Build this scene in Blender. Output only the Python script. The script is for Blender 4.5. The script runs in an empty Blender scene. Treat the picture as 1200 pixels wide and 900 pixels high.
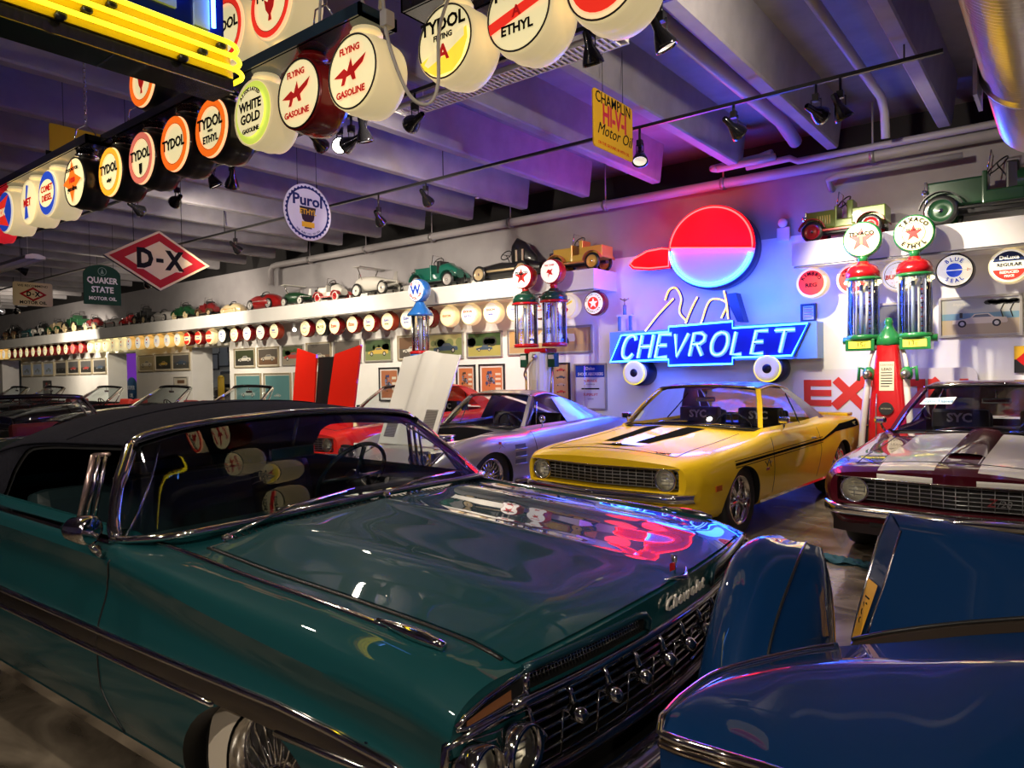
import bpy, bmesh, math, random
from mathutils import Vector, Matrix
from mathutils.bvhtree import BVHTree
random.seed(7)
SC = bpy.context.scene
COL = SC.collection
PI = math.pi
# ---------------------------------------------------------------- camera, world, exposure
FPX, YAW, PIT, ROL, EYE = 830.2, .666995, -.0167545, -.0177755, 1.48
_cy, _sy, _cp, _sp, _cr, _sr = math.cos(YAW), math.sin(YAW), math.cos(PIT), math.sin(PIT), math.cos(ROL), math.sin(ROL)
CFW = Vector((-_sy*_cp, _cy*_cp, _sp))
_r0 = Vector((_cy, _sy, 0)); _u0 = _r0.cross(CFW)
CRT = _cr*_r0 + _sr*_u0
CUP = -_sr*_r0 + _cr*_u0
cam = bpy.data.objects.new('camera', bpy.data.cameras.new('camera'))
cam.data.sensor_width = 36; cam.data.lens = FPX*36/1200; cam.data.clip_start = .05; cam.data.clip_end = 200
mw = Matrix((CRT, CUP, -CFW)).transposed().to_4x4(); mw.translation = (0, 0, EYE)
cam.matrix_world = mw
COL.objects.link(cam); SC.camera = cam
SC.view_settings.view_transform = 'Standard'; SC.view_settings.look = 'None'
SC.view_settings.exposure = 0.0; SC.view_settings.gamma = 1; SC.view_settings.use_curve_mapping = False
W = bpy.data.worlds.new('world'); SC.world = W; W.use_nodes = True
W.node_tree.nodes['Background'].inputs[0].default_value = (.5, .5, .6, 1)
W.node_tree.nodes['Background'].inputs[1].default_value = .02
SPOT = .8      # overall level of the track spots
NEON = 1.0
def area_light(name, loc, rot, size, sy, power, color):
    l = bpy.data.lights.new(name, 'AREA'); l.shape = 'RECTANGLE'; l.size = size; l.size_y = sy; l.energy = power; l.color = color
    o = bpy.data.objects.new(name, l); o.location = loc; o.rotation_euler = rot; COL.objects.link(o); return o

# ---------------------------------------------------------------- measuring: points of the room on known planes
def ray(x, y): return CRT*((x-600)/FPX) - CUP*((y-450)/FPX) + CFW
def on_y(x, y, Y): d = ray(x, y); return Vector((0, 0, EYE)) + d*(Y/d.y)
def on_x(x, y, X): d = ray(x, y); return Vector((0, 0, EYE)) + d*(X/d.x)
def on_z(x, y, z): d = ray(x, y); return Vector((0, 0, EYE)) + d*((z-EYE)/d.z)
def at_d(x, y, d): return Vector((0, 0, EYE)) + ray(x, y)*d

# ---------------------------------------------------------------- materials
_M = {}
def mat(name, color=(.5, .5, .5), rough=.5, metal=0., coat=0., emit=0., ecol=None, alpha=1., ior=1.5, coatr=.03, spec=.5, cior=0):
    if name in _M: return _M[name]
    m = bpy.data.materials.new(name); m.use_nodes = True; b = m.node_tree.nodes['Principled BSDF']; i = b.inputs
    i['Base Color'].default_value = (*color, 1); i['Roughness'].default_value = rough; i['Metallic'].default_value = metal
    i['Coat Weight'].default_value = coat; i['Coat Roughness'].default_value = coatr; i['IOR'].default_value = ior
    i['Specular IOR Level'].default_value = spec
    if emit:
        i['Emission Color'].default_value = (*(ecol or color), 1); i['Emission Strength'].default_value = emit
    if cior: i['Coat IOR'].default_value = cior
    m.diffuse_color = (*color, 1)
    _M[name] = m; return m
def noise_mat(name, c1, c2, scale, rough=(.5, .5), metal=0, coat=0, detail=6, distort=0, bump=0, stretch=(1, 1, 1), lo=.35, hi=.65):
    if name in _M: return _M[name]
    m = mat(name, c1, rough[0], metal, coat); nt = m.node_tree; b = nt.nodes['Principled BSDF']
    tc = nt.nodes.new('ShaderNodeTexCoord'); mp = nt.nodes.new('ShaderNodeMapping'); mp.inputs['Scale'].default_value = stretch
    n = nt.nodes.new('ShaderNodeTexNoise'); n.inputs['Scale'].default_value = scale; n.inputs['Detail'].default_value = detail; n.inputs['Distortion'].default_value = distort
    r = nt.nodes.new('ShaderNodeValToRGB'); r.color_ramp.elements[0].position = lo; r.color_ramp.elements[1].position = hi
    r.color_ramp.elements[0].color = (*c1, 1); r.color_ramp.elements[1].color = (*c2, 1)
    nt.links.new(tc.outputs['Object'], mp.inputs[0]); nt.links.new(mp.outputs[0], n.inputs['Vector']); nt.links.new(n.outputs['Fac'], r.inputs[0]); nt.links.new(r.outputs[0], b.inputs['Base Color'])
    if rough[0] != rough[1]:
        mr = nt.nodes.new('ShaderNodeMapRange'); mr.inputs['To Min'].default_value = rough[0]; mr.inputs['To Max'].default_value = rough[1]
        nt.links.new(n.outputs['Fac'], mr.inputs['Value']); nt.links.new(mr.outputs[0], b.inputs['Roughness'])
    if bump:
        bp = nt.nodes.new('ShaderNodeBump'); bp.inputs['Strength'].default_value = bump; bp.inputs['Distance'].default_value = .01
        nt.links.new(n.outputs['Fac'], bp.inputs['Height']); nt.links.new(bp.outputs[0], b.inputs['Normal'])
    return m
def glass(name, tint=(.9, .95, .95), refl=.12):
    if name in _M: return _M[name]
    m = bpy.data.materials.new(name); m.use_nodes = True; nt = m.node_tree
    for n in list(nt.nodes):
        if n.type != 'OUTPUT_MATERIAL': nt.nodes.remove(n)
    out = nt.nodes['Material Output']
    t = nt.nodes.new('ShaderNodeBsdfTransparent'); t.inputs[0].default_value = (*tint, 1)
    g = nt.nodes.new('ShaderNodeBsdfGlossy'); g.inputs['Roughness'].default_value = .02; g.inputs[0].default_value = (1, 1, 1, 1)
    lw = nt.nodes.new('ShaderNodeFresnel'); lw.inputs[0].default_value = 1.45
    mu = nt.nodes.new('ShaderNodeMath'); mu.operation = 'MULTIPLY_ADD'; mu.inputs[1].default_value = 1.0; mu.inputs[2].default_value = refl*.3
    mx = nt.nodes.new('ShaderNodeMixShader'); nt.links.new(lw.outputs[0], mu.inputs[0]); nt.links.new(mu.outputs[0], mx.inputs[0])
    nt.links.new(t.outputs[0], mx.inputs[1]); nt.links.new(g.outputs[0], mx.inputs[2]); nt.links.new(mx.outputs[0], out.inputs[0])
    _M[name] = m; return m
def emis(name, color, s): return mat(name, tuple(min(1, c) for c in color), .4, 0, 0, s, color)
def chrome(): return mat('chrome', (.80, .78, .75), .07, 1.)
def black(): return mat('black_satin', (.012, .012, .013), .35)
def blackgl(): return mat('black_gloss', (.01, .01, .012), .12, 0, .6)
def rubber(): return mat('tyre_rubber', (.012, .012, .012), .6)
def white(): return mat('white_paint', (.75, .74, .70), .45)
def ink(): return mat('black_ink', (.008, .008, .008), .7, spec=.1)
def redink(): return mat('red_ink', (.55, .012, .012), .6, spec=.15)
def blueink(): return mat('blue_ink', (.015, .05, .32), .6, spec=.15)

# ---------------------------------------------------------------- mesh building
I4 = Matrix.Identity(4)
def T(x, y, z): return Matrix.Translation((x, y, z))
def RX(a): return Matrix.Rotation(a, 4, 'X')
def RY(a): return Matrix.Rotation(a, 4, 'Y')
def RZ(a): return Matrix.Rotation(a, 4, 'Z')
FACE = RX(PI/2)            # a drawing in the xy plane turned to stand upright and face -y
class MB:
    def __init__(s): s.bm = bmesh.new(); s.mats = []; s.M = I4
    def mi(s, m):
        if m is None: return 0
        if m not in s.mats: s.mats.append(m)
        return s.mats.index(m)
    def face(s, co, m=None, M=None, smooth=False):
        M = s.M if M is None else s.M @ M
        vs = [s.bm.verts.new(M @ Vector(c)) for c in co]
        try: f = s.bm.faces.new(vs)
        except ValueError: return
        f.material_index = s.mi(m); f.smooth = smooth
    def mesh(s, V, Fc, m=None, M=None, smooth=True):
        M = s.M if M is None else s.M @ M
        vs = [s.bm.verts.new(M @ Vector(c)) for c in V]; k = s.mi(m)
        for f in Fc:
            try: q = s.bm.faces.new([vs[i] for i in f]); q.material_index = k; q.smooth = smooth
            except ValueError: pass
    def box(s, a, b, m=None, M=None, bev=0):
        x0, y0, z0 = a; x1, y1, z1 = b
        V = [(x0, y0, z0), (x1, y0, z0), (x1, y1, z0), (x0, y1, z0), (x0, y0, z1), (x1, y0, z1), (x1, y1, z1), (x0, y1, z1)]
        Fc = [(3, 2, 1, 0), (4, 5, 6, 7), (0, 1, 5, 4), (1, 2, 6, 5), (2, 3, 7, 6), (3, 0, 4, 7)]
        if bev:
            t = bmesh.new(); vs = [t.verts.new(v) for v in V]
            for f in Fc: t.faces.new([vs[i] for i in f])
            bmesh.ops.bevel(t, geom=list(t.edges), offset=bev, segments=2, affect='EDGES', profile=.6)
            t.verts.index_update()
            V = [v.co.copy() for v in t.verts]; Fc = [[v.index for v in f.verts] for f in t.faces]; t.free()
        s.mesh(V, Fc, m, M, False)
    def lathe(s, prof, m=None, M=None, seg=32, smooth=True, caps=True):
        """prof: (r, h) pairs turned about the local z axis"""
        V = []; Fc = []; n = len(prof)
        for r, h in prof:
            for k in range(seg):
                a = 2*PI*k/seg; V.append((r*math.cos(a), r*math.sin(a), h))
        for i in range(n-1):
            for k in range(seg):
                k2 = (k+1) % seg; Fc.append((i*seg+k, i*seg+k2, (i+1)*seg+k2, (i+1)*seg+k))
        if caps and prof[0][0] > 1e-5: Fc.append(tuple(range(seg-1, -1, -1)))
        if caps and prof[-1][0] > 1e-5: Fc.append(tuple((n-1)*seg+k for k in range(seg)))
        s.mesh(V, Fc, m, M, smooth)
    def cyl(s, p0, p1, r, m=None, seg=16, r2=None):
        p0 = Vector(p0); p1 = Vector(p1); d = p1-p0
        q = d.to_track_quat('Z', 'Y').to_matrix().to_4x4()
        s.lathe([(r, 0), (r if r2 is None else r2, d.length)], m, T(*p0) @ q, seg)
    def tube(s, pts, r, m=None, seg=8, closed=False, smooth=True, flat=None):
        """round (or flat=(w,h)) bar along a polyline"""
        P = [Vector(p) for p in pts]; n = len(P); V = []; Fc = []; up = Vector((0, 0, 1)); prev = None
        for i in range(n):
            if closed: t = (P[(i+1) % n]-P[i-1])
            else: t = (P[min(i+1, n-1)]-P[max(i-1, 0)])
            t = t.normalized() if t.length > 1e-9 else Vector((0, 0, 1))
            if prev is None:
                u = up if abs(t.z) < .95 else Vector((1, 0, 0)); a = t.cross(u).normalized()
            else:
                a = prev - t*prev.dot(t); a = a.normalized() if a.length > 1e-6 else t.orthogonal().normalized()
            prev = a; b = a.cross(t).normalized(); rr = r[i] if isinstance(r, (list, tuple)) else r
            if flat:
                for sx, sz in ((-1, -1), (1, -1), (1, 1), (-1, 1)): V.append(P[i]+a*sx*flat[0]/2+b*sz*flat[1]/2)
            else:
                for k in range(seg):
                    w = 2*PI*k/seg; V.append(P[i]+a*math.cos(w)*rr+b*math.sin(w)*rr)
        sg = 4 if flat else seg
        for i in range(n if closed else n-1):
            j = (i+1) % n
            for k in range(sg):
                k2 = (k+1) % sg; Fc.append((i*sg+k, i*sg+k2, j*sg+k2, j*sg+k))
        if not closed: Fc.append(tuple(range(sg-1, -1, -1))); Fc.append(tuple((n-1)*sg+k for k in range(sg)))
        s.mesh(V, Fc, m, None, smooth and not flat)
    def prism(s, poly, h0, h1, m=None, M=None, side=None):
        n = len(poly); V = [(x, y, h0) for x, y in poly]+[(x, y, h1) for x, y in poly]
        s.mesh(V, [tuple(range(n-1, -1, -1)), tuple(range(n, 2*n))], m, M, False)
        s.mesh(V, [(i, (i+1) % n, n+(i+1) % n, n+i) for i in range(n)], side or m, M, False)
    def grid(s, rows, m=None, M=None, smooth=True, close=False):
        nr = len(rows); nc = len(rows[0]); V = [p for r in rows for p in r]
        Fc = [(i*nc+j, i*nc+(j+1) % nc, (i+1)*nc+(j+1) % nc, (i+1)*nc+j) for i in range(nr-1) for j in range(nc if close else nc-1)]
        s.mesh(V, Fc, m, M, smooth)
    def ball(s, c, r, m=None, sc=(1, 1, 1), seg=16, M=None):
        prof = [(math.sin(PI*i/8)*r, -math.cos(PI*i/8)*r) for i in range(9)]
        s.lathe(prof, m, (M or I4) @ T(*c) @ Matrix.Diagonal((*sc, 1)), seg, True, False)
    def disc(s, r, m, M=None, z=0, r0=0, seg=32, sx=1):
        if r0 == 0: s.face([(r*sx*math.cos(2*PI*k/seg), r*math.sin(2*PI*k/seg), z) for k in range(seg)], m, M)
        else:
            s.grid([[(q*sx*math.cos(2*PI*k/seg), q*math.sin(2*PI*k/seg), z) for k in range(seg)] for q in (r0, r)], m, M, False, True)
    def text(s, st, size, m, M=None, depth=.0015, shear=0, bold=0, sx=1, align='CENTER', spacing=1):
        me = text_mesh(st, size, depth, shear, bold, align, spacing)
        MM = (M or I4) @ Matrix.Diagonal((sx, 1, 1, 1))
        s.mesh([v.co for v in me.vertices], [tuple(p.vertices) for p in me.polygons], m, MM, False)
    def arc_text(s, st, R, size, m, M=None, mid=90, span=None, inside=False, bold=0, sx=1, z=0):
        """letters around a circle, upright at the top (inside=True: readable along the bottom)"""
        n = len(st); adv = size*.72*sx
        step = (math.radians(span)/(max(1, n-1))) if span else adv/R
        for i, ch in enumerate(st):
            if ch == ' ': continue
            if not inside:
                a = math.radians(mid)-(i-(n-1)/2)*step; rot = a-PI/2
            else:
                a = math.radians(mid)+(i-(n-1)/2)*step; rot = a+PI/2
            s.text(ch, size, m, (M or I4) @ T(R*math.cos(a), R*math.sin(a), z) @ RZ(rot), bold=bold, sx=sx)
    def fix(s): bmesh.ops.recalc_face_normals(s.bm, faces=list(s.bm.faces))
    def build(s, name, m=None, parent=None, fix=True, weld=0, bevel=0):
        if weld: bmesh.ops.remove_doubles(s.bm, verts=list(s.bm.verts), dist=weld)
        if fix: s.fix()
        me = bpy.data.meshes.new(name); s.bm.to_mesh(me); s.bm.free()
        for q in (s.mats or [m]):
            me.materials.append(q or m)
        return link(name, me, parent)
def link(name, me, parent=None):
    o = bpy.data.objects.new(name, me); COL.objects.link(o)
    if parent: o.parent = parent
    return o
_TX = {}
def text_mesh(st, size, depth=.0015, shear=0, bold=0, align='CENTER', spacing=1):
    k = (st, round(size, 5), depth, shear, bold, align, spacing)
    if k in _TX: return _TX[k]
    cu = bpy.data.curves.new('lettering', 'FONT'); cu.body = st; cu.size = size; cu.extrude = depth; cu.shear = shear; cu.offset = bold*size
    cu.align_x = align; cu.align_y = 'CENTER'; cu.resolution_u = 2; cu.space_character = spacing
    o = bpy.data.objects.new('lettering', cu); me = bpy.data.meshes.new_from_object(o)
    bpy.data.objects.remove(o); _TX[k] = me; return me
def tag(o, label=None, cat=None, group=None, kind=None):
    if label: o['label'] = label
    if cat: o['category'] = cat
    if group: o['group'] = group
    if kind: o['kind'] = kind
    return o
def thing(name, label, cat, loc=(0, 0, 0), rz=0, group=None):
    o = bpy.data.objects.new(name, None); COL.objects.link(o); o.empty_display_size = .1
    o.location = loc; o.rotation_euler = (0, 0, rz); return tag(o, label, cat, group)
def copy_tree(o, parent=None, swap=None):
    c = o.copy(); COL.objects.link(c); c.parent = parent
    if swap and o.type == 'MESH' and any(m in swap for m in o.data.materials):
        c.data = o.data.copy()
        for i, m in enumerate(c.data.materials):
            if m in swap: c.data.materials[i] = swap[m]
    for ch in list(o.children): copy_tree(ch, c, swap)
    return c
def struct(o): o['kind'] = 'structure'; return o
def sx_poly(pts): return pts+[(-x, y) for x, y in reversed(pts)]
def circ(r, n=32, a0=0, a1=360, cx=0, cy=0, rx=1):
    return [(cx+rx*r*math.cos(math.radians(a0+(a1-a0)*k/(n if a1-a0 == 360 else n-1))), cy+r*math.sin(math.radians(a0+(a1-a0)*k/(n if a1-a0 == 360 else n-1)))) for k in range(n)]
def rrect(w, h, r, n=5):
    o = []
    for cx, cy, a in ((w/2-r, h/2-r, 0), (-w/2+r, h/2-r, 90), (-w/2+r, -h/2+r, 180), (w/2-r, -h/2+r, 270)):
        o += [(cx+r*math.cos(math.radians(a+90*i/(n-1))), cy+r*math.sin(math.radians(a+90*i/(n-1)))) for i in range(n)]
    return o
def star(R, r, n=5, rot=90):
    return [((R if k % 2 == 0 else r)*math.cos(math.radians(rot+k*180/n)), (R if k % 2 == 0 else r)*math.sin(math.radians(rot+k*180/n))) for k in range(2*n)]
def cr(p0, p1, p2, p3, t):
    return .5*((2*p1)+(-p0+p2)*t+(2*p0-5*p1+4*p2-p3)*t*t+(-p0+3*p1-3*p2+p3)*t**3)
def spline(pts, n):
    """smooth curve through the points, n samples per span"""
    P = [Vector(p) for p in pts]; out = []
    for i in range(len(P)-1):
        a = P[i-1] if i else P[0]*2-P[1]; d = P[i+2] if i+2 < len(P) else P[-1]*2-P[-2]
        for k in range(n): out.append(cr(a, P[i], P[i+1], d, k/n))
    out.append(P[-1]); return out
def lerp(a, b, t): return a+(b-a)*t
def interp(tab, x):
    """piecewise-linear table of (x, value)"""
    if x <= tab[0][0]: return tab[0][1]
    for (x0, v0), (x1, v1) in zip(tab, tab[1:]):
        if x <= x1: return lerp(v0, v1, (x-x0)/(x1-x0))
    return tab[-1][1]
ONES = 'first second third fourth fifth sixth seventh eighth ninth tenth eleventh twelfth thirteenth fourteenth fifteenth sixteenth seventeenth eighteenth nineteenth'.split()
def ordinal(n):
    if n < 20: return ONES[n-1]
    t = {2: 'twent', 3: 'thirt', 4: 'fort', 5: 'fift'}[n//10]
    return t+'ieth' if n % 10 == 0 else t+'y-'+ONES[n % 10-1]
# ---------------------------------------------------------------- the room
WY = 10.4                     # face of the long wall
XL, XR, YB, DECK = -46., 7., -7., 4.9
DOORS = [(-19.95, -17.95), (-25.6, -23.5), (-36.1, -33.8)]
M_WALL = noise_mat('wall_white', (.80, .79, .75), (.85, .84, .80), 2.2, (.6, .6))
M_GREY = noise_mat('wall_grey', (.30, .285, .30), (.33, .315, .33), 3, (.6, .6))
M_CONC = noise_mat('ceiling_grey', (.25, .24, .255), (.30, .285, .305), 4, (.65, .65))
M_DECK = noise_mat('ceiling_deck', (.20, .19, .205), (.25, .24, .255), 3, (.7, .7))
M_FLOOR = noise_mat('stained_concrete', (.055, .044, .033), (.26, .215, .165), 1.3, (.14, .3), 0, .25, 9, 1.6, lo=.34, hi=.7, stretch=(1, 1.7, 1))
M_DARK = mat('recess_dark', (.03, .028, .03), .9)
b = MB(); b.box((XL, YB, -.12), (XR, 15, 0), M_FLOOR); struct(b.build('floor'))
b = MB(); b.box((XL, YB, DECK), (XR, 15, DECK+.15), M_DECK); struct(b.build('ceiling'))
# long wall with its three doorways
b = MB(); xs = [XL]
for x0, x1 in sorted(DOORS): xs += [x0, x1]
xs.append(XR)
for k in range(0, len(xs), 2): b.box((xs[k], WY, 0), (xs[k+1], WY+.62, 2.35), M_WALL)
b.box((XL, WY, 2.35), (XR, WY+.62, 3.34), M_WALL)
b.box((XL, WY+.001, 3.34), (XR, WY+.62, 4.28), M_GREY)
struct(b.build('wall_far'))
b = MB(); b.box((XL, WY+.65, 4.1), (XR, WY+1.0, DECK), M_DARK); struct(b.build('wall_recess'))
b = MB(); b.box((XL, 13.6, 0), (-14, 13.8, 3.4), M_WALL); struct(b.build('wall_beyond'))
b = MB(); b.box((XL-.2, YB, 0), (XL, 15, DECK), M_GREY); struct(b.build('wall_left'))
b = MB(); b.box((XR, YB, 0), (XR+.2, 15, DECK), M_WALL); struct(b.build('wall_right'))
b = MB(); b.box((XL, YB-.2, 0), (XR, YB, DECK), M_GREY); struct(b.build('wall_near'))
b = MB(); b.box((XL, WY-.015, 0), (XR, WY, .1), white())
struct(b.build('baseboard_far'))
# concrete joists of the ceiling
n = 0
for k in range(-4, 36):
    x = 0.10-1.272*k
    if x < XL+1: break
    b = MB()
    y0, y1 = YB, 10.0
    P = [(-.145, DECK+.02), (-.075, 4.36), (-.06, 4.34), (.06, 4.34), (.075, 4.36), (.145, DECK+.02)]
    b.grid([[(x+px, y, pz) for px, pz in P] for y in (y0, y1)], M_CONC, None, False)
    b.face([(x+px, y1, pz) for px, pz in P], M_CONC)
    struct(b.build('ceiling_joist'))
# boxed ledge that carries the pedal cars (two lengths)
for i, (x0, x1, z0, z1) in enumerate(((XL, -5.93, 2.79, 3.11), (-2.88, XR, 2.81, 3.115))):
    b = MB(); b.box((x0, 9.68, z0), (x1, WY, z1), M_WALL)
    b.box((x0+.02, 9.70, z0-.025), (x1-.02, 9.78, z0), mat('trim_metal', (.35, .34, .33), .3, .8))
    struct(b.build('trim_%d' % (i+1)))
# ---------------------------------------------------------------- pipes, duct
M_PIPE = mat('pipe_paint', (.36, .34, .35), .45)
b = MB(); b.tube([(-15.6, 10.2, 3.75), (-15.6, 10.2, 4.1), (-15.5, 10.2, 4.2), (-15.3, 10.2, 4.22), (-4, 10.2, 4.2), (6.9, 10.2, 4.19)], .075, M_PIPE, 12)
t = thing('ceiling_pipe', 'thick painted pipe running along the top of the far wall', 'pipe', (0, 0, 0)); b.build('pipe', None, t)
for x in range(-14, 6, 2):
    c = MB(); c.lathe([(.085, -.03), (.092, -.03), (.092, .03), (.085, .03)], mat('clamp_metal', (.3, .29, .29), .4, .6), T(x, 10.2, 4.2) @ RY(PI/2), 16); c.cyl((x, 10.2, 4.28), (x, 10.2, 4.9), .012, M_PIPE, 6)
    c.build('clamp', None, t)
b = MB(); b.tube([(-3.6, 10.05, 4.33), (-3.0, 10.05, 4.34), (-2.9, 10.05, 4.28), (6.9, 10.05, 4.27)], .045, M_PIPE, 10); tag(b.build('conduit_pipe'), 'thinner pipe above the thick one at the wall top', 'pipe')
b = MB(); b.tube([(-1.0, 10.08, 3.98), (-2.4, 10.08, 3.99), (-2.52, 10.1, 3.97), (-2.54, 10.3, 3.9), (-2.54, 10.4, 3.9)], .04, M_PIPE, 10); tag(b.build('elbow_pipe'), 'pipe with an elbow turning into the grey wall above the ledge', 'pipe')
b = MB(); b.tube([(-2.88, 1, 4.62), (-2.88, 9.3, 4.62), (-2.88, 9.9, 4.5)], .085, M_PIPE, 12); tag(b.build('sprinkler_pipe'), 'thick pipe slung between two joists over the yellow coupe', 'pipe')
b = MB(); b.tube([(-1.72, 1, 4.62), (-1.72, 9.25, 4.62), (-1.72, 9.45, 4.5), (-1.72, 9.5, 4.2)], .05, M_PIPE, 10); tag(b.build('drop_pipe'), 'thinner pipe between joists that drops at the wall', 'pipe')
b = MB(); b.tube([(-3.95, 10.0, 4.4), (-3.4, 10.0, 4.42), (-3.2, 9.9, 4.42)], .05, M_PIPE, 10); b.tube([(-3.95, 9.85, 4.33), (-3.4, 9.9, 4.35), (-3.15, 9.9, 4.36)], .05, M_PIPE, 10); b.tube([(-3.95, 9.85, 4.33), (-4.05, 9.92, 4.37), (-3.95, 10.0, 4.4)], .05, M_PIPE, 10)
tag(b.build('u_bend_pipe'), 'pale pipe making a U bend under the joist ends', 'pipe')
M_GALV = mat('galvanised_metal', (.72, .70, .68), .28, 1.)
b = MB(); pr = []
for k in range(150):
    h = k*.055; pr += [(.40, h), (.40, h+.04), (.413, h+.045), (.413, h+.05)]
b.lathe(pr, M_GALV, T(-.17, 8.95, 3.98) @ RX(PI/2), 40, True, True)
t = thing('air_duct', 'large round spiral ridged metal air duct under the ceiling', 'duct'); b.build('duct_tube', None, t)
b = MB(); b.lathe([(.44, -.02), (.44, .02)], M_GALV, T(-.17, 7.2, 3.98) @ RX(PI/2), 40); b.box((-.62, 7.0, 3.7), (-.59, 7.5, 4.0), M_PIPE); b.build('hanger_strap', None, t)
# things seen through the doorways
p = on_y(154, 425, 13.55); b = MB(); b.box((p.x-1.3, 13.55, .9), (p.x+1.3, 13.6, 2.9), mat('purple_panel_glow', (.30, .08, .55), .5, 0, 0, .35, (.30, .05, .70)))  # plain poster with a glow put into its colour
tag(b.build('wall_poster'), 'bright purple panel seen through the middle doorway', 'panel')
p = on_y(155, 455, 11.9); b = MB(); b.lathe([(.0, 0), (.42, 0), (.42, .03), (0, .03)], mat('sign_blue', (.03, .15, .3), .4), T(p.x, 11.9, 1.12) @ RX(PI/2)); b.text('SUPER', .2, white(), T(p.x, 11.86, 1.15) @ FACE, .004, 0, .03); b.text('OIL', .2, white(), T(p.x, 11.86, .86) @ FACE, .004, 0, .03)
b.box((p.x-.42, 11.88, 0), (p.x+.42, 11.92, .95), mat('sign_blue'))
tag(b.build('oil_sign'), 'blue round topped sign standing in the middle doorway', 'sign')
p = on_y(259, 450, 11.9); b = MB(); b.tube([(p.x, 11.9, 0), (p.x, 11.9, 1.45)], .10, mat('bollard_yellow', (.85, .5, .02), .4), 12); b.ball((p.x, 11.9, 1.45), .10, mat('bollard_yellow'))
tag(b.build('bollard'), 'yellow post standing in the doorway beside the dark pickup', 'bollard')
p = on_y(262, 450, 12.5); t = thing('parked_pickup', 'dark vehicle nose seen through the doorway behind the yellow post', 'car', (p.x, 12.3, 0))
b = MB(); b.box((-1, 0, .3), (.9, .9, 1.15), blackgl(), None, .08); b.build('body', None, t)
b = MB(); b.box((-.8, .5, 1.15), (.7, .9, 1.7), blackgl(), None, .1); b.build('cab', None, t)
b = MB()
for z in (.55, .65, .75, .85): b.box((-.7, -.02, z), (.6, 0, z+.03), chrome())
b.build('grille', None, t)
b = MB(); b.box((-1.05, -.1, .38), (.95, .0, .5), chrome(), None, .03); b.build('bumper', None, t)
for sx in (-.75, .7):
    b = MB(); b.lathe([(.33, -.1), (.34, .1)], rubber(), T(sx, .4, .34) @ RY(PI/2)); b.build('wheel', None, t)
for i, (px, py, w, h) in enumerate(((252, 424, .55, .6), (263, 421, .7, .55), (263, 410, .6, .35))):
    q = on_y(px, py, 13.58); t = thing('wall_picture', 'small framed print %s in the room beyond the doorway' % ('left of the others', 'right of the others', 'above the others')[i], 'picture', (q.x, 13.58, q.z))
    b = MB(); b.box((-w/2, -.03, -h/2), (w/2, 0, h/2), black()); b.build('frame', None, t)
    b = MB(); b.box((-w/2+.05, -.034, -h/2+.05), (w/2-.05, -.03, h/2-.05), mat('print_pale', (.5, .53, .58), .4)); b.build('print', None, t)

for i, x in enumerate((-21, -28, -37)):  # strip lights added so the room beyond looks lit
    t = thing('added_strip_light', 'added strip light in the room beyond the %s wall opening' % ('widest', 'middle', 'farthest')[i], 'ceiling light', (x, 12.3, 3.3)); b = MB(); b.box((-.8, -.1, .03), (.8, .1, .1), white(), None, .01); b.tube([(0, 0, .1), (0, 0, 1.6)], .02, white(), 6); b.build('housing', None, t)
    b = MB(); b.box((-.78, -.07, 0), (.78, .07, .03), emis('tube_white', (.85, .92, 1.0), 14)); b.build('tube', None, t)
# ---------------------------------------------------------------- car tools (local frame: y runs from the front bumper to the rear, +x is the car's left)
def pchip(xs, vs):
    n = len(xs); h = [xs[i+1]-xs[i] for i in range(n-1)]; d = [(vs[i+1]-vs[i])/h[i] for i in range(n-1)]
    m = [d[0]]+[0 if d[i-1]*d[i] <= 0 else 2*d[i-1]*d[i]/(d[i-1]+d[i]) for i in range(1, n-1)]+[d[-1]]
    def f(x):
        i = 0
        while i < n-2 and x > xs[i+1]: i += 1
        t = (x-xs[i])/h[i]; t2 = t*t; t3 = t2*t
        return (2*t3-3*t2+1)*vs[i]+(t3-2*t2+t)*h[i]*m[i]+(-2*t3+3*t2)*vs[i+1]+(t3-t2)*h[i]*m[i+1]
    return f
def profile(pts, sharp, n):
    """catmull-rom through the half profile, broken at the sharp indices"""
    out = []; idx = []; cuts = [0]+[s for s in sharp if 0 < s < len(pts)-1]+[len(pts)-1]
    for a, b in zip(cuts, cuts[1:]):
        run = [Vector((p[0], p[1], 0)) for p in pts[a:b+1]]
        sp = spline(run, n); sp = sp[:-1] if b != len(pts)-1 else sp
        out += [(v.x, v.y) for v in sp]
        for k in range(len(sp)): idx.append(a+k//n)
    return out, idx
def shade(me, ang=32):
    for p in me.polygons: p.use_smooth = True
    me.set_sharp_from_angle(angle=math.radians(ang))
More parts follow.
